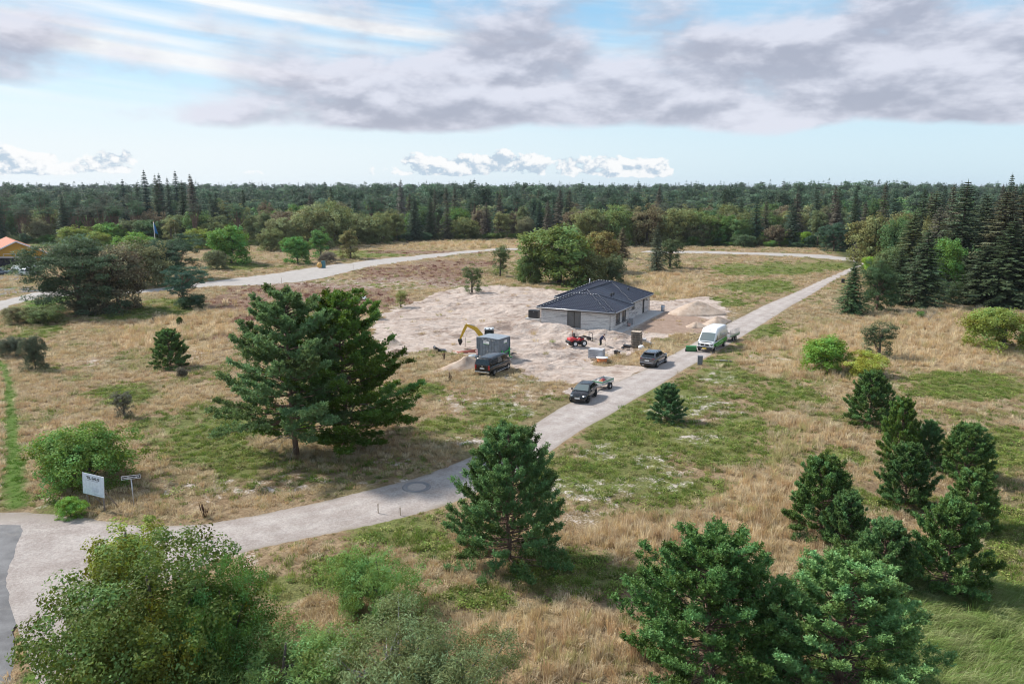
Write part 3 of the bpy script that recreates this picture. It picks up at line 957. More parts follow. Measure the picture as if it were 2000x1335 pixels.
def pine(seed, H=3.6, R=1.6, whorl=0.34, nb=6, clear=0.03, shoots=9, slen=0.2, k=14, nl=0.085, nw=0.016, prof=0.75, up=0.55, tips=3, irregular=0.22, inner=0.3, bulge=0.2, wood=1.0, flat=1.0, deadlow=0, jit=0.0, vert=0.0):
    """scots pine: whorled branches that curve up, every shoot a needle brush"""
    r = np.random.default_rng(seed)
    g = Geo(); tr = Geo()
    tp = np.stack([np.cumsum(r.normal(0, .02 * R, 8)), np.cumsum(r.normal(0, .02 * R, 8)), np.linspace(0, H, 8)], -1)
    tp[0, :2] = 0
    tr.tube(tp, np.linspace(0.016 * H + .02, 0.012, 8) * wood, 8)
    Bs, Ds, Ls, Ts = [], [], [], []
    nwh = max(4, int(H * (1 - clear) / whorl))
    for w in range(nwh + 1):
        t = (w + r.uniform(-.25, .25)) / nwh
        t = min(max(t, 0.0), 1.0)
        z = H * (clear + (0.985 - clear) * t)
        c = np.array([np.interp(z, tp[:, 2], tp[:, 0]), np.interp(z, tp[:, 2], tp[:, 1]), z])
        ln0 = R * (max(0.0, 1 - t) ** prof) * (bulge * 2.0 + (1 - bulge * 2.0) * min(1, t / 0.22 + .25)) + 0.10 * R * (1 - t) + 0.06
        ph0 = r.uniform(0, 6.28)
        n_b = nb if t < .93 else 3
        for j in range(n_b):
            ln = ln0 * r.uniform(1 - irregular * 1.5, 1 + irregular)
            ph = ph0 + 6.283 * j / n_b + r.uniform(-.35, .35)
            d = np.array([math.cos(ph), math.sin(ph), 0])
            cj = c + np.array([0, 0, max(-.8 * z, r.uniform(-1, 1) * jit * whorl * (t < .9))])
            e0 = (0.05 + up * t) * flat; e1 = (0.35 + up * 0.9) * flat
            s = np.linspace(0, 1, 5)
            x = ln * s * math.cos(e0 * .8)
            low_ = min(1.0, .15 + t * 4.0)
            zz = ln * (math.tan(e0) * s * .7 + math.tan(min(e1, 1.1)) * .35 * low_ * s ** 2.4 - (1 - low_) * .06 * s)
            path = cj + d * x[:, None] + np.array([0, 0, 1]) * zz[:, None] + r.normal(0, .02 * ln, (5, 3)) * s[:, None]
            tr.tube(path, np.linspace(0.008 * H * .5 + .008, 0.006, 5) * wood, 4, cap=False)
            tint = r.normal(0, .4)
            m_ = max(3, int(shoots * (0.35 + ln / R)))
            ss = inner + (1 - inner) * r.uniform(0, 1, m_) ** 0.7
            pos = np.stack([np.interp(ss, s, path[:, q]) for q in range(3)], -1)
            sd = np.array([-d[1], d[0], 0])
            lat = r.uniform(-1, 1, (m_, 1))
            side_len = (0.30 * ln * (1.15 - ss))[:, None] * np.abs(lat)
            dirs = unit(d * r.uniform(.3, .8, (m_, 1)) + sd * np.sign(lat) * .9 + np.array([0, 0, 1]) * r.uniform(.0, .6, (m_, 1)) * flat)
            tipp = pos + dirs * side_len
            for q in range(m_):
                for _ in range(tips):
                    dd = dirs[q] * (.55 - .25 * vert) + np.array([0, 0, 1]) * (0.25 + vert * .6 + up * r.uniform(.3, 1.2)) * flat + r.normal(0, .38 - .12 * vert, 3)
                    Bs.append(tipp[q] + r.normal(0, .03, 3)); Ds.append(dd); Ls.append(slen * r.uniform(.6, 1.25)); Ts.append(tint + r.normal(0, .3))
            for _ in range(tips + 1):
                Bs.append(path[-1] - d * .03); Ds.append(d * .6 + np.array([0, 0, 1]) * (up + .2) * flat + r.normal(0, .3, 3)); Ls.append(slen * r.uniform(.8, 1.3)); Ts.append(tint + r.normal(0, .3))
    for _ in range(6):
        Bs.append(tp[-1] + r.normal(0, .02, 3)); Ds.append(np.array([0, 0, 1]) + r.normal(0, .3, 3)); Ls.append(slen * r.uniform(1, 1.7)); Ts.append(r.normal(0, .3))
    for _ in range(deadlow):
        z = H * r.uniform(.06, .3); ph = r.uniform(0, 6.28); ln = R * r.uniform(.35, .8)
        p = np.array([[0, 0, z], [math.cos(ph) * ln * .5, math.sin(ph) * ln * .5, z + .05 * ln], [math.cos(ph) * ln, math.sin(ph) * ln, z - .12 * ln]])
        tr.tube(p, [0.035, 0.02, 0.006], 4, cap=False, mat=1)
    brushes(g, np.array(Bs), np.array(Ds), np.array(Ls), np.clip(np.array(Ts), -1.5, 1.5), r, k, nl, nw)
    return tr, g


def bare(seed, H=2.0, R=1.5, n=26, rad=0.02, sub=5):
    """leafless branching shrub or dead top"""
    r = np.random.default_rng(seed)
    g = Geo()
    for i in range(n):
        d = unit(np.array([r.normal(0, 1) * R, r.normal(0, 1) * R, abs(r.normal(0.9, .4)) * H]))
        L = r.uniform(.5, 1) * math.hypot(R, H) * .75
        p = np.array([d * L * s + np.array([0, 0, -.25 * L * s * s]) + r.normal(0, .05 * L, 3) * s for s in np.linspace(0, 1, 5)])
        p[:, 2] = np.maximum(p[:, 2], 0.02)
        g.tube(p, np.linspace(rad, rad * .25, 5), 4, cap=False)
        for _ in range(sub):
            a = p[r.integers(1, 5)]; e = unit(d + r.normal(0, .7, 3)) * L * r.uniform(.15, .4)
            q = np.array([a, a + e * .5 + r.normal(0, .02, 3), a + e]); q[:, 2] = np.maximum(q[:, 2], .02)
            g.tube(q, [rad * .45, rad * .3, rad * .12], 3, cap=False)
    return g


PROTO = {}


def proto(key, pair, H, R, mats):
    tr, g = pair
    PROTO[key] = (tr.mesh(key + '_trunk', [mats[0], M_DEAD]), g.mesh(key + '_crown', mats[1], True), H, R)


def build_protos():
    for i in range(4):
        proto('round%d' % i, broadleaf(10 + i, 9, 4.2, 0.05, 240, 58, 0.29, 0.18, lobes=11, skirt=True), 9, 4.2, (M_BARK, M_LEAF))
    for i in range(3):
        proto('tall%d' % i, broadleaf(30 + i, 13, 3.6, 0.08, 150, 60, 0.30, 0.22, lobes=10, skirt=True), 13, 3.6, (M_BARK, M_LEAF))
    for i in range(3):
        proto('bush%d' % i, broadleaf(50 + i, 3.0, 2.2, 0.03, 190, 80, 0.11, 0.16, lobes=10, spread=.55, skirt=True), 3.0, 2.2, (M_BARK, M_LEAF))
    for i in range(2):
        proto('birch%d' % i, broadleaf(60 + i, 6.0, 1.7, 0.10, 110, 60, 0.15, 0.24, lobes=8, hollow=.35, spread=.6, skirt=True), 6.0, 1.7, (M_BARK, M_LEAF))
    for i in range(4):
        proto('spruce%d' % i, spruce(70 + i, 18, 3.8, 46, 7, 8, ragged=0.30, tw=.20), 18, 3.8, (M_BARK, M_NEEDLE))
    for i in range(3):
        proto('stem_pine%d' % i, broadleaf(80 + i, 16, 3.6, 0.50, 60, 75, 0.34, 0.27, flat=0.42, lobes=9, aspect=.3, hollow=.2, limbs=16, spread=.6), 16, 3.6, (M_PBARK, M_NEEDLE))
    for i in range(2):
        proto('wide_pine%d' % i, broadleaf(85 + i, 10, 5.0, 0.02, 380, 95, 0.30, 0.15, flat=0.45, lobes=12, aspect=.24, hollow=.45, limbs=26, spread=.6, skirt=True), 10, 5.0, (M_PBARK, M_NEEDLE))
    for i in range(4):
        proto('young_pine%d' % i, pine(100 + i, 3.6, 1.55, 0.22, 8, 0.01, 15, 0.19, 10, 0.09, 0.026, prof=.46 + .06 * i, up=.55, irregular=.12 + .03 * i, inner=.42, bulge=.40, jit=.5, vert=.8), 3.6, 1.55, (M_PBARK, M_NEEDLE))


def plant(key, name, label, cat, px, py, top=None, width=None, color=(0.06, 0.09, 0.03), group=None, rz=None, H=None, W=None, y=None, sink=0.05, slim=1.0, crown='crown'):
    """px,py: photo pixel of the foot; top: row of the tip; width: pixels across"""
    tm, cm, H0, R0 = PROTO[key]
    if y is None:
        gx, gy = G(px, py)
    else:
        gy = y; d = ray(px, 366); gx = float(d[0] / d[1] * y)
    if H is None:
        H = max(0.3, height_at(top, gy))
    if W is None:
        W = width / px_per_m(gy, H * .4)
    z = hz(gx, gy) - sink
    seed = (int(px * 7 + py * 13)) % 628
    root = thing(name, label, cat, (gx, gy, z), rz if rz is not None else seed / 100.0, group)
    k = (W / 2 / R0 * slim, W / 2 / R0 * slim, (H - z) / H0)
    a = link('trunk', tm, root, scale=k)
    c = link(crown, cm, root, scale=k)
    c.color = (*color, 1)
    return root


build_protos()
# ------------------------------------------------------------------ trees and shrubs
DARK = (0.030, 0.055, 0.028); PINE = (0.050, 0.086, 0.027); BLUE = (0.056, 0.096, 0.036); SPRUCE = (0.034, 0.048, 0.025)
OLIVE = (0.085, 0.095, 0.038); GREEN = (0.055, 0.095, 0.026); BRIGHT = (0.075, 0.155, 0.026); YELLOW = (0.19, 0.20, 0.035); GREY = (0.085, 0.085, 0.058); BROWN = (0.10, 0.075, 0.045)


def special_protos():
    proto('near_pine', pine(201, 5.4, 2.3, 0.26, 9, 0.01, 22, 0.20, 10, 0.09, 0.022, prof=.52, up=.58, irregular=.14, inner=.42, bulge=.42, jit=.6, vert=.7), 5.4, 2.3, (M_PBARK, M_NEEDLE))
    proto('near_pine_b', pine(204, 5.4, 2.4, 0.28, 9, 0.02, 24, 0.21, 10, 0.095, 0.023, prof=.50, up=.50, irregular=.24, inner=.34, bulge=.38, jit=.7, vert=.6), 5.4, 2.4, (M_PBARK, M_NEEDLE))
    proto('tall_pine_a', pine(211, 12.6, 5.0, 0.52, 7, 0.21, 42, 0.28, 9, 0.16, 0.042, prof=.58, up=.45, irregular=.34, inner=.30, flat=.85, deadlow=10, bulge=.42, jit=1.1), 12.6, 5.0, (M_PBARK, M_NEEDLE))
    proto('tall_pine_b', pine(217, 12.4, 4.6, 0.50, 7, 0.06, 35, 0.28, 9, 0.16, 0.044, prof=.50, up=.45, irregular=.32, inner=.28, flat=.85, deadlow=7, bulge=.42, jit=1.1), 12.4, 4.6, (M_PBARK, M_NEEDLE))
    proto('umbrella', broadleaf(231, 6.0, 4.4, 0.30, 120, 120, 0.24, 0.13, flat=0.30, lobes=10, aspect=.2, hollow=.35, limbs=24, spread=.6), 6.0, 4.4, (M_PBARK, M_NEEDLE))
    proto('rowan', broadleaf(241, 5.0, 3.6, 0.02, 430, 110, 0.105, 0.115, lobes=14, spread=.62, limbs=20, skirt=True), 5.0, 3.6, (M_BARK, M_LEAF))
    proto('rowan_top', broadleaf(243, 4.5, 1.5, 0.25, 90, 95, 0.11, 0.22, lobes=8, spread=.55, limbs=14), 4.5, 1.5, (M_BARK, M_LEAF))
    proto('willow', broadleaf(251, 3.2, 2.2, 0.02, 340, 70, 0.11, 0.13, lobes=12, spread=.62, aspect=.26, limbs=40, hollow=.4, skirt=True), 3.2, 2.2, (M_DEAD, M_LEAF))
    proto('willow_b', broadleaf(253, 3.2, 2.2, 0.02, 360, 80, 0.10, 0.12, lobes=12, spread=.62, aspect=.28, limbs=14, hollow=.4, skirt=True), 3.2, 2.2, (M_BARK, M_LEAF))
    proto('rose', broadleaf(262, 3.0, 2.6, 0.02, 420, 90, 0.095, 0.125, lobes=15, spread=.5, skirt=True), 3.0, 2.6, (M_BARK, M_LEAF))


special_protos()
C_Y = 'pine bushes on the heath right of the road'
# the pair of tall pines
plant('tall_pine_a', 'tall_pine', 'tall blue-green pine with bare lower trunk left of the road', 'tree', 580, 890, 566, 268, (0.062, 0.096, 0.040), rz=0.4)
plant('tall_pine_b', 'tall_pine', 'tall yellow-green pine standing against the blue-green one', 'tree', 672, 868, 574, 258, (0.050, 0.086, 0.018), rz=2.2)
# young pines
YP = [
    (992, 1106, 848, 225, 'near_pine', BLUE, 'big bushy pine on the near verge beside the gravel road'),
    (1390, 1350, 1062, 330, 'near_pine_b', (0.048, 0.090, 0.028), 'dark green pine bush with visible trunk at the bottom edge'),
    (1640, 1392, 1108, 345, 'near_pine', (0.074, 0.125, 0.045), 'pale blue-green pine bush in the bottom right corner'),
    (1602, 1036, 902, 128, 'young_pine1', PINE, 'open ragged pine bush nearest the golden grass, above two smaller ones'),
    (1650, 1068, 966, 86, 'young_pine2', BLUE, 'small pine bush tucked below the open ragged one'),
    (1722, 1146, 1028, 112, 'young_pine0', BLUE, 'round pine bush beside the wide front pine of the cluster'),
    (1842, 1150, 984, 152, 'young_pine3', PINE, 'widest pine bush of the cluster at the edge of the long green grass'),
    (1893, 1022, 924, 100, 'young_pine1', (0.06, 0.10, 0.032), 'yellowish pine bush behind the widest pine of the cluster'),
    (1766, 986, 873, 102, 'young_pine2', (0.044, 0.078, 0.026), 'dense dark egg-shaped pine bush in the middle of the cluster'),
    (1886, 932, 836, 92, 'young_pine0', PINE, 'pine bush farthest right of the upper cluster'),
    (1812, 902, 824, 58, 'young_pine3', BLUE, 'slim bluish pine bush behind the egg-shaped one'),
    (1754, 902, 786, 74, 'young_pine1', (0.052, 0.085, 0.022), 'pointed yellow-green pine with a tall leader'),
    (1697, 832, 730, 88, 'young_pine2', PINE, 'single conical pine standing above the cluster in golden grass'),
    (1303, 822, 753, 66, 'young_pine3', (0.045, 0.082, 0.035), 'lone small pine on the green verge right of the road'),
    (332, 716, 648, 66, 'young_pine1', PINE, 'lone young pine in the dry grass left of the tall pines'),
    (351, 632, 620, 12, 'young_pine0', PINE, 'tiny pine seedling in the straw-coloured grass on the far left'),
]
for px, py, top, w, key, col, lab in YP:
    plant(key, 'pine_bush', lab, 'pine', px, py, top, w, col, C_Y if px > 1500 and py < 1200 else None)
# shrubs and solitary trees
SH = [
    ('umbrella', 'umbrella_pine', 'flat-topped spreading pine beside the far gravel road', 'tree', 358, 598, 517, 122, (0.034, 0.066, 0.046)),
    ('bush1', 'shrub', 'dark bush under the flat-topped spreading pine', 'shrub', 372, 600, 570, 70, DARK),
    ('wide_pine0', 'wide_pine', 'broad dark pine behind the flat-topped one', 'tree', 345, 545, 450, 130, (0.037, 0.062, 0.036)),
    ('wide_pine1', 'wide_pine', 'big spreading pine in front of the yellow gabled house', 'tree', 158, 612, 452, 215, (0.042, 0.062, 0.034)),
    ('round1', 'leafy_tree', 'brownish tree against the right side of the big spreading pine', 'tree', 232, 606, 458, 150, (0.088, 0.080, 0.050)),
    ('round2', 'leafy_tree', 'olive tree behind the brownish tree on the far left', 'tree', 275, 560, 456, 130, (0.085, 0.090, 0.045)),
    ('bush0', 'shrub', 'low green shrub at the foot of the big spreading pine', 'shrub', 95, 628, 588, 110, (0.075, 0.095, 0.035)),
    ('bush2', 'shrub', 'pale shrub left of the low green one by the far road', 'shrub', 35, 630, 598, 80, (0.11, 0.11, 0.055)),
    ('bush1', 'shrub', 'dark shrub at the foot of the brownish tree', 'shrub', 165, 612, 575, 70, (0.055, 0.06, 0.035)),
    ('bush0', 'shrub', 'small dark shrub right of the brownish tree', 'shrub', 245, 602, 582, 34, DARK),
    ('round0', 'leafy_tree', 'bright green round tree beyond the far gravel road', 'tree', 452, 516, 430, 100, (0.062, 0.118, 0.028)),
    ('bush2', 'shrub', 'grey-green shrub left of the bright green round tree', 'shrub', 424, 526, 488, 62, (0.075, 0.085, 0.045)),
    ('round3', 'leafy_tree', 'green low-branched tree left of a taller twin by the road', 'tree', 582, 516, 456, 66, (0.05, 0.105, 0.028)),
    ('tall0', 'leafy_tree', 'green upright tree right of its lower twin', 'tree', 627, 507, 441, 48, (0.05, 0.10, 0.03)),
    ('bush1', 'shrub', 'grey shrub behind the teal cable cabinet', 'shrub', 638, 514, 488, 42, (0.095, 0.085, 0.065)),
    ('tall1', 'leafy_tree', 'olive-brown column-shaped tree beyond the far road', 'tree', 685, 506, 444, 46, (0.095, 0.09, 0.038)),
    ('birch0', 'small_tree', 'small birch standing alone in the straw behind the plot', 'tree', 977, 538, 474, 40, (0.055, 0.075, 0.032)),
    ('birch1', 'small_tree', 'small dark tree on the edge of the bare sand', 'tree', 922, 574, 511, 42, (0.055, 0.075, 0.032)),
    ('birch0', 'shrub', 'thin yellow-green sapling at the sand edge', 'shrub', 783, 602, 564, 32, (0.12, 0.13, 0.05)),
    ('bush0', 'shrub', 'round green bush on the sand behind the tall pines', 'shrub', 733, 622, 597, 32, (0.06, 0.10, 0.028)),
    ('round0', 'leafy_tree', 'big round green tree behind the new house', 'tree', 1092, 553, 424, 190, (0.076, 0.104, 0.032)),
    ('round2', 'leafy_tree', 'low green tree at the left foot of the big round tree', 'tree', 1035, 553, 482, 62, (0.060, 0.088, 0.030)),
    ('round3', 'leafy_tree', 'rusty-tinged tree behind the big round tree', 'tree', 1170, 530, 443, 92, (0.105, 0.090, 0.035)),
    ('round1', 'leafy_tree', 'olive tree at the right foot of the big round tree', 'tree', 1150, 556, 478, 92, (0.078, 0.085, 0.035)),
    ('round2', 'leafy_tree', 'dark green tree directly behind the house ridge', 'tree', 1195, 552, 488, 66, (0.055, 0.070, 0.034)),
    ('spruce1', 'spruce_tree', 'thin brownish spruce between the round tree and the slim pair', 'tree', 1215, 505, 444, 40, (0.085, 0.075, 0.045)),
    ('spruce2', 'slim_tree', 'slim grey-green tree on a bare stem right of the round trees', 'tree', 1281, 528, 438, 42, (0.055, 0.065, 0.042)),
    ('tall2', 'leafy_tree', 'dark small tree beside the slim grey-green one', 'tree', 1308, 524, 456, 56, (0.05, 0.068, 0.032)),
    ('round1', 'leafy_tree', 'bright green bush tree in the golden field', 'shrub', 1612, 726, 644, 104, (0.080, 0.135, 0.026)),
    ('birch1', 'small_tree', 'dark olive small tree behind the bright green bush', 'tree', 1716, 698, 618, 66, (0.050, 0.066, 0.034)),
    ('bush2', 'shrub', 'yellow-leaved shrub in front of the dark olive small tree', 'shrub', 1688, 734, 686, 106, (0.16, 0.17, 0.035)),
    ('bush1', 'shrub', 'wide olive bush at the right edge of the golden field', 'shrub', 1958, 684, 592, 168, (0.095, 0.120, 0.030)),
    ('bush0', 'shrub', 'small green tuft beside the bleached dead bush', 'shrub', 1798, 622, 604, 22, GREEN),
    ('birch1', 'sapling', 'thin dark sapling alone in the orange grass', 'shrub', 243, 814, 755, 44, (0.065, 0.066, 0.048)),
    ('bush1', 'shrub', 'dark shrub at the left edge above the green verge', 'shrub', 18, 694, 652, 62, (0.050, 0.060, 0.040)),
    ('bush2', 'shrub', 'dark round shrub right of the one at the left edge', 'shrub', 70, 720, 654, 62, (0.045, 0.056, 0.036)),
    ('bush0', 'shrub', 'tiny dark shrub below the lone young pine', 'shrub', 356, 738, 714, 26, (0.06, 0.055, 0.042)),
    ('rose', 'shrub', 'wide green thicket behind the white sale board', 'shrub', 180, 945, 828, 236, (0.072, 0.118, 0.030)),
    ('bush2', 'shrub', 'low fresh green fern bush in front of the sale board', 'shrub', 138, 1008, 972, 70, (0.085, 0.15, 0.03)),
    ('rowan', 'shrub', 'very large dark thicket in the bottom left corner', 'shrub', 318, 1352, 1050, 480, (0.050, 0.072, 0.018)),
    ('rowan_top', 'leafy_tree', 'yellow-tipped young rowan rising above the large thicket', 'tree', 250, 1200, 982, 170, (0.105, 0.125, 0.028)),
    ('rowan', 'shrub', 'green thicket half hidden behind the very large one, towards the road', 'shrub', 448, 1330, 1092, 250, (0.050, 0.092, 0.022)),
    ('rose', 'shrub', 'yellowing bush low in front of the large thicket', 'shrub', 290, 1395, 1180, 270, (0.105, 0.115, 0.024)),
    ('willow_b', 'shrub', 'airy light green willow bush in the grass below the road', 'shrub', 742, 1212, 1046, 210, (0.085, 0.135, 0.042)),
    ('willow_b', 'shrub', 'fresh green willow bush at the bottom edge right of the thicket', 'shrub', 560, 1385, 1205, 330, (0.095, 0.140, 0.045)),
    ('willow', 'shrub', 'grey twiggy willow bush at the bottom edge', 'shrub', 765, 1385, 1180, 330, (0.085, 0.105, 0.048)),
    ('willow', 'shrub', 'sparse twiggy willow right of the grey one', 'shrub', 900, 1400, 1220, 280, (0.090, 0.108, 0.048)),
    ('wide_pine1', 'wide_pine', 'dark pine at the end of the bright hedge', 'tree', 1628, 492, 432, 62, (0.030, 0.056, 0.034)),
    ('bush0', 'shrub', 'round dark shrub before the hedge by the far road', 'shrub', 1452, 484, 452, 52, (0.045, 0.070, 0.034)),
    ('round2', 'leafy_tree', 'olive broad tree at the end of the gravel road', 'tree', 1702, 512, 408, 110, (0.098, 0.100, 0.040)),
    ('bush1', 'shrub', 'yellow-green shrub at the bend of the gravel road', 'shrub', 1703, 528, 498, 46, (0.12, 0.18, 0.03)),
    ('spruce3', 'spruce_tree', 'front spruce standing out by the gravel road bend', 'tree', 1662, 612, 512, 74, (0.034, 0.060, 0.026)),
    ('wide_pine0', 'wide_pine', 'bushy dark pine behind the front spruce', 'tree', 1712, 606, 500, 96, (0.036, 0.060, 0.026)),
    ('spruce0', 'spruce_tree', 'spreading dark spruce in front of the bright green tree', 'tree', 1800, 596, 448, 120, (0.034, 0.050, 0.026)),
    ('round3', 'leafy_tree', 'bright green tree among the dark spruces on the right', 'tree', 1845, 572, 452, 86, (0.060, 0.108, 0.026)),
    ('spruce1', 'spruce_tree', 'tallest dark spruce on the right reaching the skyline', 'tree', 1868, 560, 352, 130, (0.036, 0.048, 0.026)),
    ('spruce2', 'spruce_tree', 'brown-tinged spruce right of the tallest one', 'tree', 1945, 566, 372, 150, (0.055, 0.055, 0.030)),
    ('spruce3', 'spruce_tree', 'dark spruce hanging over the field at the right edge', 'tree', 1960, 596, 430, 150, (0.034, 0.048, 0.024)),
    ('spruce0', 'spruce_tree', 'dark spruce cut by the right edge of the photo', 'tree', 2030, 600, 385, 170, (0.034, 0.046, 0.024)),
    ('spruce1', 'spruce_tree', 'olive spruce left of the bright green tree', 'tree', 1775, 545, 412, 92, (0.055, 0.065, 0.030)),
    ('spruce2', 'spruce_tree', 'grey half-bare spruce behind the spreading dark one', 'tree', 1822, 552, 402, 86, (0.075, 0.072, 0.055)),
]
SH += [
    ('round0', 'leafy_tree', 'olive-brown broad tree behind the one at the road end', 'tree', 1755, 505, 405, 110, (0.092, 0.085, 0.038)),
    ('spruce3', 'spruce_tree', 'tall olive spruce between the brown broad tree and the tallest spruce', 'tree', 1815, 520, 372, 110, (0.050, 0.058, 0.030)),
    ('tall1', 'leafy_tree', 'dull green upright tree behind the bright green one', 'tree', 1905, 532, 398, 95, (0.060, 0.070, 0.034)),
    ('spruce0', 'spruce_tree', 'dark spruce between the tallest and the brown-tinged one', 'tree', 1910, 552, 380, 120, (0.036, 0.046, 0.026)),
    ('spruce1', 'spruce_tree', 'brown-tipped spruce near the right edge behind the dark ones', 'tree', 1985, 545, 372, 140, (0.062, 0.058, 0.030)),
    ('spruce2', 'spruce_tree', 'low dark spruce skirt at the right edge of the forest', 'tree', 1915, 592, 478, 120, (0.034, 0.046, 0.024)),
    ('bush1', 'shrub', 'dark shrub under the bright green tree', 'shrub', 1850, 588, 545, 70, (0.040, 0.058, 0.028)),
    ('round1', 'leafy_tree', 'green tree behind the front spruce at the road bend', 'tree', 1735, 560, 470, 80, (0.060, 0.078, 0.032)),
    ('spruce1', 'spruce_tree', 'narrow spruce right of the bushy dark pine', 'tree', 1752, 590, 482, 70, (0.036, 0.052, 0.026)),
]
for key, name, lab, cat, px, py, top, w, col in SH:
    plant(key, name, lab, cat, px, py, top, w, col)

# bleached dead bushes
for px, py, w, hh, lab, sd in ((1815, 626, 52, 1.9, 'bleached dead bush in the field before the right forest', 1), (1722, 736, 62, 1.5, 'bleached dead branches beside the yellow-leaved shrub', 2),
                               (1818, 598, 34, 2.2, 'pale dead twigs at the foot of the spreading dark spruce', 3), (640, 1268, 90, 0.7, 'pale fallen twigs between the willow bushes', 4)):
    gx, gy = G(px, py)
    r_ = w / px_per_m(gy) / 2
    t_ = thing('dead_bush', lab, 'dead bush', (gx, gy, hz(gx, gy)))
    part('branches', bare(300 + sd, hh, r_, 34, 0.022), M_DEAD, t_)
# dock stalks by the roadside
for px, py, lab, sd in ((400, 1012, 'dark brown dock stalks by the gravel road edge', 1), (868, 702, 'dark dock stalks left of the sand pile', 2), (880, 745, 'dark dock stalks left of the black minibus', 3), (1098, 668 + 0, None, 4)):
    if lab is None:
        continue
    gx, gy = G(px, py)
    r = np.random.default_rng(sd + 500)
    g = Geo()
    for i in range(9):
        a = r.uniform(0, 6.28); q = r.uniform(.05, .3); h_ = r.uniform(.5, .95)
        g.tube([(q * .3 * math.cos(a), q * .3 * math.sin(a), 0), (q * math.cos(a), q * math.sin(a), h_)], [.012, .01], 4)
        g.tube([(q * .7 * math.cos(a), q * .7 * math.sin(a), h_ * .5), (q * math.cos(a), q * math.sin(a), h_ * 1.05)], [.03, .012], 5)
    part('stalks', g, plain('dock_brown', (0.07, 0.03, 0.02), .9), thing('dock_plant', lab, 'weed', (gx, gy, hz(gx, gy))))

def ordn(k):
    return '%d%s' % (k, 'th' if 10 < k % 100 < 14 else {1: 'st', 2: 'nd', 3: 'rd'}.get(k % 10, 'th'))


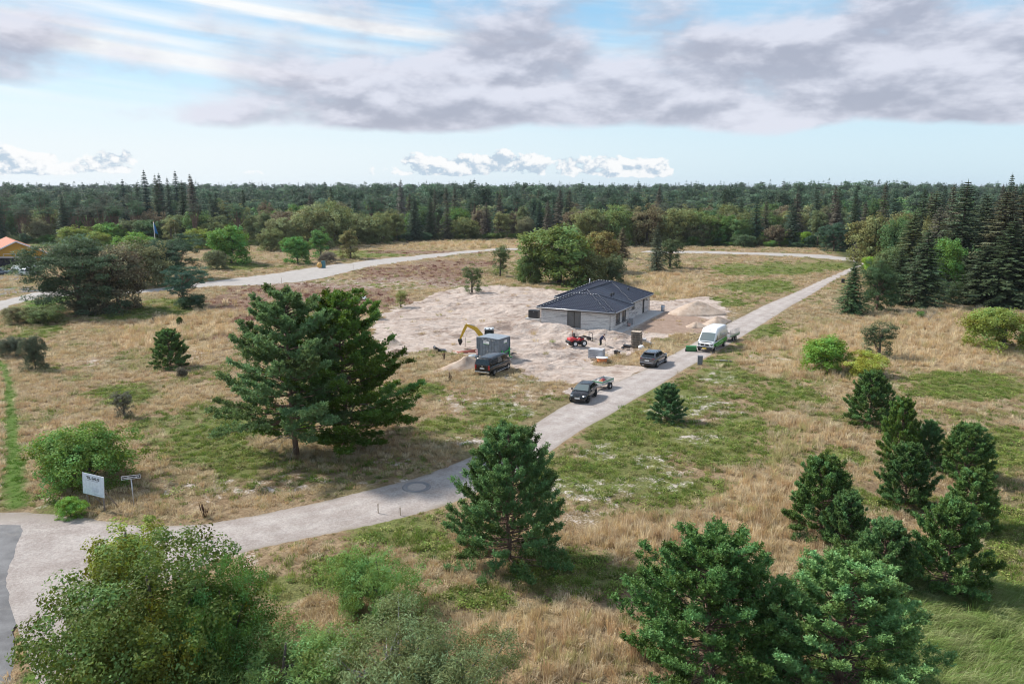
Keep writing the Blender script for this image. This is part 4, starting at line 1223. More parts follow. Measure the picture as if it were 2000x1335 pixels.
# ------------------------------------------------------------------ the forest
def forest():
    r = np.random.default_rng(77)
    n = 0; front = 0

    def edge_y(u):   # distance of the forest edge for a given direction x/y
        return float(np.interp(u, [-0.9, -0.62, -0.42, -0.28, -0.1, 0.02, 0.2, 0.4, 0.44, 0.5, 0.6, 0.9], [276, 276, 268, 270, 298, 306, 270, 256, 200, 165, 150, 130]))
    lab = {'spruce': 'dark spruce in the forest behind its front row', 'round': 'leafy tree in the forest behind its front row', 'tall': 'upright leafy tree in the forest behind its front row',
           'stem_pine': 'tall bare-stemmed pine in the forest behind its front row'}
    grp = {'spruce': 'forest spruces', 'round': 'forest leafy trees', 'tall': 'upright forest trees', 'stem_pine': 'forest pines'}
    nm = {'spruce': 'spruce_tree', 'round': 'leafy_tree', 'tall': 'leafy_tree', 'stem_pine': 'stem_pine'}
    rows = [(0, 7.2), (9, 8.0), (20, 9.0), (34, 10.5), (52, 13.0), (75, 16)]
    for dep, sp in rows:
        u = -0.70
        while u < 0.72:
            ey = edge_y(u) + dep + r.uniform(-3, 3)
            u += sp * r.uniform(.7, 1.3) / ey
            px = 1000 + u * F * 1.0
            # what stands where along the edge
            if u < -0.50:
                kinds = ['stem_pine'] * 6 + ['spruce', 'round']
            elif u < -0.38:
                kinds = ['stem_pine'] * 2 + ['spruce'] * 4 + ['round'] if dep > 15 else ['stem_pine', 'round', 'round', 'tall']
            elif u < -0.12:
                kinds = ['round'] * 4 + ['tall'] * 3 + ['spruce'] * (1 if dep < 10 else 2) + ['stem_pine']
            elif u < 0.08:
                kinds = ['spruce'] * 5 + ['tall'] + ['stem_pine'] * (2 if dep > 10 else 0) + ['round']
            elif u < 0.30:
                kinds = ['round'] * 5 + ['tall'] + (['stem_pine'] * 4 + ['spruce'] * 2 if dep > 15 else [])
            elif u < 0.42:
                kinds = ['round'] * 3 + ['tall'] * 2 + ['spruce'] * 2 + ['stem_pine'] * 2
            else:
                kinds = ['spruce'] * 5 + ['round'] * 2 + ['tall']
            k = kinds[r.integers(0, len(kinds))]
            key = k + str(r.integers(0, {'spruce': 4, 'round': 4, 'tall': 3, 'stem_pine': 3}[k]))
            back = dep > 15
            H = {'spruce': r.uniform(13.5, 18.5), 'round': r.uniform(8, 12.5), 'tall': r.uniform(9.5, 14), 'stem_pine': r.uniform(13, 16.5)}[k] + dep * 0.045
            if -0.50 < u < -0.40 and k == 'spruce':
                H = r.uniform(21, 26)
            if u > 0.42:
                H *= 1.12
            W = {'spruce': r.uniform(6, 8.5), 'round': r.uniform(9, 14), 'tall': r.uniform(7, 9.5), 'stem_pine': r.uniform(7, 10)}[k]
            if k == 'spruce':
                col = [SPRUCE, (0.034, 0.05, 0.032), (0.058, 0.056, 0.038), (0.03, 0.052, 0.034), (0.062, 0.055, 0.042)][r.integers(0, 5)]
            elif k == 'stem_pine':
                col = [(0.036, 0.058, 0.036), (0.04, 0.066, 0.036), (0.045, 0.055, 0.040)][r.integers(0, 3)]
            else:
                col = [OLIVE, GREEN, (0.07, 0.085, 0.04), (0.09, 0.09, 0.05), (0.055, 0.085, 0.03), (0.10, 0.105, 0.045), (0.045, 0.075, 0.03), (0.085, 0.07, 0.045)][r.integers(0, 8)]
            cw = {'spruce': 'dark spruce', 'stem_pine': 'bare-stemmed pine', 'round': 'leafy tree', 'tall': 'upright leafy tree'}[k]
            if dep == 0:
                front += 1
                L_ = '%s standing %s from the left in the front row of the forest' % (cw, ordn(front))
            else:
                L_ = lab[k]
            o = plant(key, nm[k], L_, 'tree', px, 0, y=ey, H=H, W=W, color=col, group=grp[k], rz=r.uniform(0, 6.28))
            n += 1
    # undergrowth fringe along the edge
    for kk, u in enumerate(np.arange(-0.66, 0.40, 0.017)):
        ey = edge_y(u) - 3 + r.uniform(-2, 2)
        plant('bush%d' % r.integers(0, 3), 'forest_shrub', 'low shrub %s from the left along the foot of the forest edge' % ordn(kk + 1), 'shrub', 1000 + u * F, 0, y=ey, H=r.uniform(1.8, 4.2), W=r.uniform(4.5, 8),
              color=[GREEN, OLIVE, DARK, (0.07, 0.10, 0.03)][r.integers(0, 4)], group='shrubs along the forest edge')
    return n


N_FOREST = forest()
# landmarks in the far wood
plant('spruce2', 'dead_spruce', 'grey dying spruce rising above the forest skyline', 'tree', 783, 0, y=330, H=23, W=9.5, color=(0.085, 0.078, 0.070), slim=.8)
for px, H_, lab in ((283, 27, 'tallest spruce left in the skyline group'), (312, 25.5, 'spruce second in the skyline group'), (344, 26.5, 'spruce third in the tall skyline group'), (240, 23, 'lower spruce left of the skyline group'), (375, 22.5, 'lower spruce right of the skyline group')):
    plant('spruce%d' % (px % 4), 'spruce_tree', lab, 'tree', px, 0, y=335, H=H_, W=8.5, color=(0.026, 0.044, 0.034))
# bright hedge at the far right
for i, px in enumerate(range(1490, 1612, 17)):
    plant('bush%d' % (i % 3), 'hedge_shrub', 'yellow-green shrub %s from the left in the bright hedge by the far road' % ordn(i + 1), 'shrub', px, 476 + (i % 2) * 3, 446 + (i % 3) * 3, 34, (0.10, 0.155, 0.028), 'bright hedge shrubs')
# olive grove before the forest, right of centre
for i, (px, top, w) in enumerate(((1150, 398, 80), (1205, 388, 90), (1262, 392, 96), (1318, 398, 90), (1362, 404, 80), (1180, 410, 70), (1400, 412, 70))):
    plant('round%d' % (i % 4), 'leafy_tree', 'broad olive tree %s from the left in the grove behind the plot' % ordn([0, 2, 3, 4, 5, 1, 6][i] + 1), 'tree', px, 478, top, w, [(0.10, 0.11, 0.045), (0.075, 0.10, 0.035), (0.095, 0.085, 0.045)][i % 3], 'olive grove trees')
# pale willows left of centre
for i, (px, py, top, w) in enumerate(((612, 484, 386, 96), (655, 480, 380, 90), (560, 486, 418, 74), (530, 490, 440, 60), (700, 476, 408, 70), (742, 476, 410, 60))):
    plant('round%d' % ((i + 1) % 4), 'leafy_tree', 'pale olive tree %s from the left in the clump beyond the far road' % ordn([3, 4, 2, 1, 5, 6][i]), 'tree', px, py, top, w, [(0.105, 0.115, 0.055), (0.09, 0.105, 0.045)][i % 2], 'pale olive trees')
for i, (px, py, top, w) in enumerate(((150, 480, 436, 80), (222, 478, 430, 70), (190, 486, 448, 60), (270, 500, 446, 80), (395, 486, 440, 70))):
    plant('round%d' % ((i + 2) % 4), 'leafy_tree', 'yellow-green tree %s from the left behind the big spreading pine' % ordn([1, 3, 2, 4, 5][i]), 'tree', px, py, top, w, [(0.10, 0.125, 0.03), (0.075, 0.13, 0.03)][i % 2], 'yellow-green trees behind the pine')


# ------------------------------------------------------------------ scattering (only for what nobody could count)
def scatter(name, pts, rot, scl, idx, col, sources, label, cat=None):
    """one object: a cloud of points that carries small meshes"""
    src = bpy.data.collections.new(name + '_shapes')
    for i, me in enumerate(sources):
        o = bpy.data.objects.new('%s_shape_%02d' % (name, i), me)
        src.objects.link(o)
    me = bpy.data.meshes.new(name)
    n = len(pts)
    me.vertices.add(n)
    me.vertices.foreach_set('co', np.asarray(pts, np.float32).ravel())
    for nm, typ, arr, fld in (('rot', 'FLOAT_VECTOR', rot, 'vector'), ('scl', 'FLOAT_VECTOR', scl, 'vector'), ('idx', 'INT', idx, 'value'), ('gcol', 'FLOAT_COLOR', col, 'color')):
        at = me.attributes.new(nm, typ, 'POINT')
        at.data.foreach_set(fld, np.asarray(arr, np.int32 if typ == 'INT' else np.float32).ravel())
    o = link(name, me)
    ng = bpy.data.node_groups.new(name + '_nodes', 'GeometryNodeTree')
    ng.interface.new_socket('Geometry', in_out='INPUT', socket_type='NodeSocketGeometry')
    ng.interface.new_socket('Geometry', in_out='OUTPUT', socket_type='NodeSocketGeometry')
    N = ng.nodes
    gi = N.new('NodeGroupInput'); go = N.new('NodeGroupOutput')
    ci = N.new('GeometryNodeCollectionInfo')
    ci.inputs['Collection'].default_value = src
    ci.inputs['Separate Children'].default_value = True
    ci.inputs['Reset Children'].default_value = True
    ip = N.new('GeometryNodeInstanceOnPoints')
    ip.inputs['Pick Instance'].default_value = True

    def na(nm, typ):
        q = N.new('GeometryNodeInputNamedAttribute'); q.data_type = typ
        q.inputs['Name'].default_value = nm
        return [s for s in q.outputs if s.enabled][0]
    e2r = N.new('FunctionNodeEulerToRotation')
    ng.links.new(na('rot', 'FLOAT_VECTOR'), e2r.inputs[0])
    ng.links.new(gi.outputs[0], ip.inputs['Points'])
    ng.links.new(ci.outputs[0], ip.inputs['Instance'])
    ng.links.new(na('idx', 'INT'), ip.inputs['Instance Index'])
    ng.links.new(e2r.outputs[0], ip.inputs['Rotation'])
    ng.links.new(na('scl', 'FLOAT_VECTOR'), ip.inputs['Scale'])
    ng.links.new(ip.outputs[0], go.inputs[0])
    md = o.modifiers.new('scatter', 'NODES')
    md.node_group = ng
    tag(o, label, cat, kind='stuff')
    return o


def inst_leaf_mat(name, trans, rough=0.6, hue=0.03, val=0.3, translum=1.2):
    m_, b, p, o = new_mat(name)
    c0 = b.attr('gcol', 'INSTANCER', 0)
    t = b.attr('tint')
    c = b.hsv(c0, b.add(0.5, b.mul(t, hue)), 1.0, b.add(1.0, b.mul(t, val)))
    b.put(p.inputs['Base Color'], c)
    p.inputs['Roughness'].default_value = rough
    p.inputs['Specular IOR Level'].default_value = 0.25
    tr = b.n('ShaderNodeBsdfTranslucent')
    b.put(tr.inputs[0], b.hsv(c, 0.495, 1.05, translum))
    mx = b.n('ShaderNodeMixShader'); mx.inputs[0].default_value = trans
    m_.node_tree.links.new(p.outputs[0], mx.inputs[1]); m_.node_tree.links.new(tr.outputs[0], mx.inputs[2]); m_.node_tree.links.new(mx.outputs[0], o.inputs[0])
    return m_


M_FAR = inst_leaf_mat('far_foliage', 0.25)


def far_wood():
    src = []
    for i in range(3):
        tr, g = spruce(400 + i, 17, 3.6, 20, 6, 5, tw=.30, ragged=.3); src.append(g.mesh('far_spruce%d' % i, M_FAR, True))
    for i in range(3):
        tr, g = broadleaf(410 + i, 12, 5.0, 0.12, 50, 40, 0.65, 0.24, lobes=8); src.append(g.mesh('far_leafy%d' % i, M_FAR, True))
    for i in range(2):
        tr, g = broadleaf(420 + i, 16, 4.2, 0.4, 36, 40, 0.7, 0.3, flat=.5, lobes=8, aspect=.4, spread=.6); src.append(g.mesh('far_pine%d' % i, M_FAR, True))
    r = np.random.default_rng(5)
    P, I, S, C = [], [], [], []
    y = 345.0
    while y < 2600:
        sp = 8 + (y - 345) * 0.012
        u = -0.78
        while u < 0.80:
            u += sp * r.uniform(.6, 1.4) / y
            yy = y + r.uniform(-.5, .5) * sp * 2
            if -0.06 < u < 0.0 and yy < 380:
                pass
            k = r.integers(0, 8)
            x = u * yy
            P.append((x, yy, float(far_rise(np.array([x]), np.array([yy]))[0]))); I.append(k)
            sz = r.choice([r.uniform(.6, .95), r.uniform(.85, 1.12), r.uniform(1.1, 1.38)], p=[.45, .40, .15])
            S.append((r.uniform(.9, 1.5) * (0.75 + .25 * sz), 0, sz))
            C.append([(0.030, 0.05, 0.032), (0.034, 0.052, 0.032), (0.038, 0.05, 0.036), (0.06, 0.08, 0.032), (0.05, 0.085, 0.03), (0.08, 0.085, 0.04), (0.036, 0.06, 0.034), (0.04, 0.062, 0.036)][k])
        y += sp * 1.05
    n = len(P); S = np.array(S); S[:, 1] = S[:, 0]
    rot = np.zeros((n, 3)); rot[:, 2] = r.uniform(0, 6.28, n)
    C = np.array(C) * r.uniform(.65, 1.4, (n, 1)) * 2.5; C = np.concatenate([C, np.ones((n, 1))], 1)
    scatter('far_wood', P, rot, S, I, C, src, 'far-off mixed woodland running to the horizon', 'woodland')
    return n


N_FAR = far_wood()
print('forest', N_FOREST, 'far', N_FAR)
# ------------------------------------------------------------------ grass and weeds
M_GRASS = inst_leaf_mat('grass', 0.32, 0.7, 0.02, 0.28, 1.1)


def blades(seed, n, h, spread, w, lean=0.25, wind=(0, 0), segs=2, hvar=0.35, fan=0.5):
    r = np.random.default_rng(seed)
    g = Geo()
    a = r.uniform(0, 6.283, n); q = spread * np.sqrt(r.uniform(0, 1, n))
    base = np.stack([q * np.cos(a), q * np.sin(a), np.zeros(n) - 0.03], -1)
    H = h * r.uniform(1 - hvar, 1 + hvar, n)
    out = np.stack([np.cos(a), np.sin(a), np.zeros(n)], -1) * (lean * fan) + r.normal(0, lean * .6, (n, 3)) + np.array([wind[0], wind[1], 0])
    out[:, 2] = 0
    th = r.uniform(0, 6.283, n)
    sd = np.stack([np.cos(th), np.sin(th), np.zeros(n)], -1) * (w * r.uniform(.6, 1.4, n))[:, None] * .5
    m1 = base + (out * .35 + np.array([0, 0, .62])) * H[:, None]
    t1 = base + (out * 1.0 + np.array([0, 0, 1.0]) * np.clip(1 - .35 * np.linalg.norm(out, axis=1), .25, 1)[:, None]) * H[:, None]
    v = np.stack([base - sd, base + sd, m1 + sd * .75, m1 - sd * .75, t1], 1)
    i = np.arange(n)[:, None] * 5
    tn = r.normal(0, .5, n)
    o = g.n
    g.add(v.reshape(-1, 3), np.concatenate([i, i + 1, i + 2, i + 3], 1), 0, np.repeat(tn, 5))
    g.f.append(np.concatenate([i + 3, i + 2, i + 4], 1)); g.m.append(np.zeros(n, int)); g.s.append(np.zeros(n, bool))
    return g


def weed(seed, n=26, R=.28, L=.13, h=.16):
    r = np.random.default_rng(seed)
    g = Geo()
    P = np.stack([r.normal(0, R * .5, n), r.normal(0, R * .5, n), np.abs(r.normal(h * .5, h * .4, n)) + .01], -1)
    add_leaves(g, P, rand_dir(r, n) * .6 + np.array([0, 0, 1.]), L * r.uniform(.6, 1.4, n), L * .5, r.normal(0, .5, n), r)
    return g


def grass():
    shapes = [blades(600, 46, .62, .26, .020, .30), blades(601, 40, .75, .22, .018, .24), blades(602, 48, .50, .30, .022, .45, (.25, -.1)),       # 0-2 tall dry
              blades(603, 40, .34, .30, .024, .55), blades(604, 40, .28, .32, .026, .7, (.2, .2)),                                                  # 3-4 short dry mat
              blades(605, 46, .26, .28, .026, .55), blades(606, 40, .20, .30, .030, .6), weed(607), weed(608, 34, .34, .15, .22),                    # 5-8 green
              blades(609, 44, .30, .26, .020, .5), weed(610, 60, .30, .07, .26),                                                                     # 9-10 heather
              blades(611, 54, .85, .34, .022, .5, (.75, -.35)), blades(612, 50, .75, .36, .022, .5, (.9, -.15))]                                     # 11-12 long bent green
    src = [g.mesh('grass_shape%d' % i, M_GRASS, True) for i, g in enumerate(shapes)]
    r = np.random.default_rng(9)
    pts = []
    for y0, y1, dens, sc in ((19, 34, 14.0, .85), (34, 55, 11.0, .9), (55, 80, 6.5, 1.05), (80, 120, 3.2, 1.25), (120, 190, 1.2, 1.6), (190, 310, .40, 2.2)):
        hw = 0.76
        A = hw * (y1 ** 2 - y0 ** 2)
        n = int(A * dens)
        y = np.sqrt(r.uniform(y0 ** 2, y1 ** 2, n)); x = r.uniform(-hw, hw, n) * y + 0
        pts.append(np.stack([x, y, np.full(n, sc)], -1))
    P = np.concatenate(pts)
    x, y, sc = P.T
    rd = np.maximum(np.maximum(sdf(P_ROAD, x, y), sdf(P_FAR, x, y)), np.maximum(sdf(P_ASPH, x, y), sdf(P_APRON, x, y)))
    lot = field('lot', x, y, .35, 1.2, .5); sparse = field('sparse', x, y, 1.6, 1.8); green = field('green', x, y, 2., 2.5)
    heath = field('heath', x, y, 1.2, 2.); lawn = field('lawn', x, y, .3, .3); lush = field('lush', x, y, 1., 1.); gold = field('gold', x, y, 2.5, 2.)
    forest_ = forest_mask(x, y)
    pu = (x - HOUSE_O[0]) * HU[0] + (y - HOUSE_O[1]) * HU[1]; pv = (x - HOUSE_O[0]) * HV[0] + (y - HOUSE_O[1]) * HV[1]
    house = (pu > -14) & (pu < 2) & (pv > -1) & (pv < 22)
    clump = fbm(x * .22, y * .22, 55, 4); pat = fbm(x * .7, y * .7, 66, 3); wide = fbm(x * .05, y * .05, 44, 3)
    u = r.uniform(0, 1, len(x))
    keep = np.ones(len(x)) * (0.35 + 0.9 * sstep(pat, .35, .6))
    keep *= 1 - 0.985 * sstep(lot, .35, .6)
    keep *= 1 - 0.62 * sparse
    keep *= (rd < -0.05 + (pat - .5) * .5)
    keep *= 1 - 0.9 * forest_
    keep *= ~house
    edge = sstep(rd, -1.6, -.1) * (rd < 0)
    keep = np.where(edge > 0, keep * (1 - .5 * edge), keep)
    ok = u < keep
    x, y, sc, green, heath, lawn, lush, gold, clump, pat, wide, sparse, edge, lot = [q[ok] for q in (x, y, sc, green, heath, lawn, lush, gold, clump, pat, wide, sparse, edge, lot)]
    n = len(x)
    u = r.uniform(0, 1, n)
    gsel = green * .72 + (clump - .5) * 1.1 + (wide - .5) * .7 + sparse * .25 + edge * .25 - gold * .22 > r.uniform(.0, .46, n)
    idx = np.where(u < .30, 0, np.where(u < .5, 1, np.where(u < .72, 2, np.where(u < .86, 3, 4))))
    idx = np.where((gold < .3) & (u > .35), r.integers(2, 5, n), idx)
    idx = np.where(gsel, r.choice([5, 6, 7, 8, 5, 9], n), idx)
    hs = heath > r.uniform(.3, 1.25, n)
    idx = np.where(hs, r.choice([9, 10, 10], n), idx)
    idx = np.where(lawn > .5, 6, idx)
    lu = lush > r.uniform(.2, .7, n)
    idx = np.where(lu, r.integers(11, 13, n), idx)
    pal_dry = np.array([(0.57, 0.46, 0.29), (0.51, 0.395, 0.22), (0.63, 0.54, 0.37), (0.50, 0.37, 0.22), (0.54, 0.45, 0.30), (0.42, 0.385, 0.19)])
    pal_gr = np.array([(0.16, 0.24, 0.04), (0.22, 0.29, 0.06), (0.12, 0.19, 0.035), (0.31, 0.33, 0.10), (0.26, 0.25, 0.10)])
    pal_h = np.array([(0.21, 0.085, 0.062), (0.24, 0.11, 0.08), (0.15, 0.06, 0.05), (0.30, 0.19, 0.12)])
    pal_l = np.array([(0.24, 0.30, 0.10), (0.33, 0.36, 0.16), (0.17, 0.25, 0.06)])
    k = np.clip((clump * 1.4 + pat * .6 - .5) * 6 + r.normal(0, 1.0, n), 0, 5).astype(int)
    col = pal_dry[k]
    col = np.where((gold > .5)[:, None], col * np.array([1.08, 1.07, 1.06]), col)
    col = np.where(gsel[:, None], pal_gr[r.integers(0, 5, n)], col)
    col = np.where(hs[:, None], pal_h[r.integers(0, 4, n)], col)
    col = np.where((lawn > .5)[:, None], np.array([0.12, 0.23, 0.035]), col)
    col = np.where(lu[:, None], pal_l[r.integers(0, 3, n)], col)
    col = col * r.uniform(.8, 1.18, (n, 1)) * np.array([1.0, .99, 1.0])
    col = np.concatenate([col, np.ones((n, 1))], 1)
    s = sc * r.uniform(.65, 1.25, n) * (1 - .45 * edge) * np.where(lawn > .5, .55, 1)
    sz = s * np.where(idx < 3, .55 + .5 * gold, .9) * np.where(idx >= 11, 1.0, 1.0)
    sz = sz / np.sqrt(sc)
    rot = np.zeros((n, 3)); rot[:, 2] = np.where(idx >= 11, r.normal(0, .35, n), r.uniform(0, 6.283, n))
    Z = hgt(x, y)
    scatter('heath_grass', np.stack([x, y, Z], -1), rot, np.stack([s, s, sz], -1), idx, col, src, 'dry golden and green grass, heather and weeds covering the heath', 'grass')
    return n


print('grass', grass())
# ------------------------------------------------------------------ the new house
def brick_mat():
    m_, b, p, o = new_mat('whitewashed_brick')
    tc = b.n('ShaderNodeTexCoord').outputs['Object']
    mp = b.n('ShaderNodeMapping'); mp.inputs['Scale'].default_value = (0.35, 0.35, 6.0); b.put(mp.inputs[0], tc)
    st = b.noise(mp.outputs[0], 1.0, 4, .7)
    mp2 = b.n('ShaderNodeMapping'); mp2.inputs['Scale'].default_value = (4.2, 4.2, 15.0); b.put(mp2.inputs[0], tc)
    br = b.noise(mp2.outputs[0], 1.0, 2, .6)
    c = b.mix(b.ss(br, .3, .7), (0.50, 0.485, 0.475), (0.68, 0.67, 0.655))
    c = b.mix(b.mul(b.ss(st, .50, .62), .8), c, (0.22, 0.215, 0.225))
    sep = b.n('ShaderNodeSeparateXYZ'); b.put(sep.inputs[0], tc)
    fr = b.m('FRACT', b.mul(sep.outputs[2], 15.0))
    joint = b.ss(b.m('ABSOLUTE', b.sub(fr, .5)), .36, .46)
    c = b.mix(b.mul(joint, .35), c, (0.36, 0.35, 0.34))
    b.put(p.inputs['Base Color'], c); p.inputs['Roughness'].default_value = .9
    b.put(p.inputs['Normal'], b.bump(b.add(b.mul(joint, -.6), br), .6, .02))
    return m_


M_BRICK = brick_mat()
M_TILE = plain('black_roof_tile', (0.036, 0.043, 0.066), .28, var=.25, scale=9, spec=.65)
M_FRAME = plain('anthracite_frame', (0.025, 0.027, 0.03), .4)
M_ZINC = plain('zinc', (0.50, 0.51, 0.53), .35, metal=.6)
M_CONC = plain('concrete', (0.42, 0.41, 0.40), .9, var=.15, scale=2.5, bump=.4)
M_PLASTER = plain('plaster', (0.55, 0.53, 0.50), .9)
M_GLASS = glass_mat('window_glass', (.17, .18, .185), .35)
M_BLACK = plain('black_plastic', (0.022, 0.023, 0.026), .5)
M_STEELBLK = plain('black_steel', (0.02, 0.02, 0.022), .45)
M_WHITE = plain('white_paint', (0.78, 0.79, 0.80), .35)
M_WOOD = plain('raw_wood', (0.60, 0.49, 0.38), .85, var=.3, scale=14, bump=.3)
M_OLDWOOD = plain('old_wood', (0.24, 0.20, 0.17), .9, var=.35, scale=14, bump=.3)
M_RUBBER = plain('rubber', (0.018, 0.018, 0.019), .8)
M_ORANGE = plain('orange_plastic', (0.75, 0.24, 0.08), .5)
M_GREENP = plain('green_paint', (0.03, 0.17, 0.05), .45)
M_REDP = plain('red_paint', (0.50, 0.025, 0.03), .35, coat=.5)
M_STONE = plain('grey_slab', (0.40, 0.40, 0.42), .85, var=.12, scale=3, bump=.3)
M_SAND = None


def slope_tiles(g, eL, eR, rL, rR, pitch=.30, row=.36):
    """tiled slope: eave corners eL,eR and top corners rL,rR (equal for a triangle); real waves and stepped courses"""
    eL, eR, rL, rR = [np.array(q, float) for q in (eL, eR, rL, rR)]
    su = unit(eR - eL); W = np.linalg.norm(eR - eL)
    up = (rL + rR) / 2 - (eL + eR) / 2
    a = rL - eL; tl = a - (a @ su) * su; T = np.linalg.norm(tl); tu = tl / T
    nrm = unit(np.cross(su, tu))
    if nrm[2] < 0:
        nrm = -nrm
    sL1 = a @ su; sR1 = (rR - eL) @ su
    n = int(round(T / row)); ns = int(W / pitch * 4)
    s = np.linspace(0, W, ns + 1)
    wave = 0.030 * np.cos(s / pitch * 2 * math.pi) + 0.012 * np.cos(s / pitch * 4 * math.pi + .6)
    for k in range(n):
        t0, t1 = T * k / n, T * (k + 1) / n
        l0, r0 = sL1 * t0 / T, W + (sR1 - W) * t0 / T
        l1, r1 = sL1 * t1 / T, W + (sR1 - W) * t1 / T
        s0 = np.clip(s, l0, r0); s1 = np.clip(s, l1, r1)
        lo = eL + su * s0[:, None] + tu * (t0 - .03) + nrm * (.075 + wave)[:, None]
        lip = eL + su * s0[:, None] + tu * (t0 - .03) + nrm * (.030 + wave)[:, None]
        hi = eL + su * s1[:, None] + tu * t1 + nrm * (.035 + wave)[:, None]
        keep = np.nonzero(np.minimum(s0[1:] - s0[:-1], 1) + (s1[1:] - s1[:-1]) > 1e-6)[0]
        m_ = len(s)
        f = np.concatenate([np.stack([keep, keep + 1, keep + 1 + m_, keep + m_], 1), np.stack([keep + m_, keep + 1 + m_, keep + 1 + 2 * m_, keep + 2 * m_], 1)])
        g.add(np.concatenate([lip, lo, hi]), f)
    return nrm


def hip_roof(root, x0, x1, y0, y1, z, p, along):
    """hipped roof over a rectangle (overhang included); returns ridge end points"""
    h = (y1 - y0) / 2 if along == 'x' else (x1 - x0) / 2
    zr = z + p * h
    if along == 'x':
        A, B = (x0 + h, (y0 + y1) / 2, zr), (x1 - h, (y0 + y1) / 2, zr)
    else:
        A, B = ((x0 + x1) / 2, y0 + h, zr), ((x0 + x1) / 2, y1 - h, zr)
    c = [(x0, y0, z), (x1, y0, z), (x1, y1, z), (x0, y1, z)]
    deck = Geo()
    if along == 'x':
        faces = [(c[0], c[1], A, B), (c[2], c[3], B, A), (c[3], c[0], A, A), (c[1], c[2], B, B)]
    else:
        faces = [(c[0], c[1], A, A), (c[2], c[3], B, B), (c[3], c[0], B, A), (c[1], c[2], A, B)]
    for e0, e1, r0, r1 in faces:
        g = Geo(); slope_tiles(g, e0, e1, r0, r1)
        o = part('roof_tiles', g, M_TILE, root); o['kind'] = 'stuff'
        deck.add([e0, e1, r1, r0], [(0, 1, 2, 3)] if r0 != r1 else [(0, 1, 2)])
    deck.add(c, [(3, 2, 1, 0)])
    part('roof_deck', deck, M_FRAME, root)
    cap = Geo()
    lines = [(A, B)] + ([(c[0], A), (c[3], A), (c[1], B), (c[2], B)] if along == 'x' else [(c[0], A), (c[1], A), (c[2], B), (c[3], B)])
    for a, b_ in lines:
        a = np.array(a, float); b_ = np.array(b_, float)
        L = np.linalg.norm(b_ - a); n = max(1, int(L / .42))
        for k in range(n):
            q0 = a + (b_ - a) * k / n; q1 = a + (b_ - a) * (k + 1.06) / n
            cap.tube([q0 + [0, 0, .07], q1 + [0, 0, .045]], [.135, .11], 8)
    part('ridge_tiles', cap, M_TILE, root)['kind'] = 'stuff'
    gut = Geo()
    for i in range(4):
        a = np.array(c[i], float); b_ = np.array(c[(i + 1) % 4], float)
        d = unit(b_ - a); o = np.array([d[1], -d[0], 0]) * .07
        gut.tube([a + o - [0, 0, .03], b_ + o - [0, 0, .03]], .065, 8)
    part('gutter', gut, M_ZINC, root)
    fas = Geo()
    for i in range(4):
        a = Vector(c[i]) - Vector((0, 0, .12)); b_ = Vector(c[(i + 1) % 4]) - Vector((0, 0, .12))
        fas.beam(a, b_, .03, .2)
    part('fascia', fas, M_FRAME, root)
    return A, B


def wall_run(root, p0, p1, h, openings, th=.34, mat=None, name='wall'):
    """wall from p0 to p1 (outer face on the right-hand side), openings (s0,s1,z0,z1)"""
    a = Vector((*p0, 0)); d = Vector((*p1, 0)) - a; L = d.length; d.normalize()
    inn = Vector((-d.y, d.x, 0))
    g = Geo()

    def seg(s0, s1, z0, z1):
        if s1 - s0 < .01 or z1 - z0 < .01:
            return
        c = a + d * (s0 + s1) / 2 + inn * th / 2
        g.box((c.x, c.y, (z0 + z1) / 2), (s1 - s0, th, z1 - z0), math.atan2(d.y, d.x))
    s = 0
    for s0, s1, z0, z1 in sorted(openings):
        seg(s, s0, -.3, h); seg(s0, s1, -.3, z0); seg(s0, s1, z1, h); s = s1
    seg(s, L, -.3, h)
    part(name, g, mat or M_BRICK, root)
    return a, d, inn


def window(root, a, d, inn, s0, s1, z0, z1, panes=1, name='window', sill=True, glass=None):
    f = Geo(); w = .07
    rz = math.atan2(d.y, d.x)

    def bx(s, z, ls, lz, dep=.09, off=.12):
        c = a + d * s + inn * off
        f.box((c.x, c.y, z), (ls, dep, lz), rz)
    bx((s0 + s1) / 2, z1 - w / 2, s1 - s0, w); bx((s0 + s1) / 2, z0 + w / 2, s1 - s0, w)
    for k in range(panes + 1):
        s = s0 + w / 2 + (s1 - s0 - w) * k / panes
        bx(s, (z0 + z1) / 2, w, z1 - z0 - 2 * w)
    o = part(name, f, M_FRAME, root)
    for k in range(panes):
        q0 = s0 + w + (s1 - s0 - w) * k / panes; q1 = s0 + (s1 - s0 - w) * (k + 1) / panes
        c = a + d * (q0 + q1) / 2 + inn * .12
        part('pane', Geo().box((c.x, c.y, (z0 + z1) / 2), (q1 - q0, .02, z1 - z0 - 2 * w), rz), glass or M_GLASS, o)
    if sill:
        c = a + d * (s0 + s1) / 2 - inn * .01
        part('sill', Geo().box((c.x, c.y, z0 - .045), (s1 - s0 + .1, .26, .07), rz), M_FRAME, o)
    return o


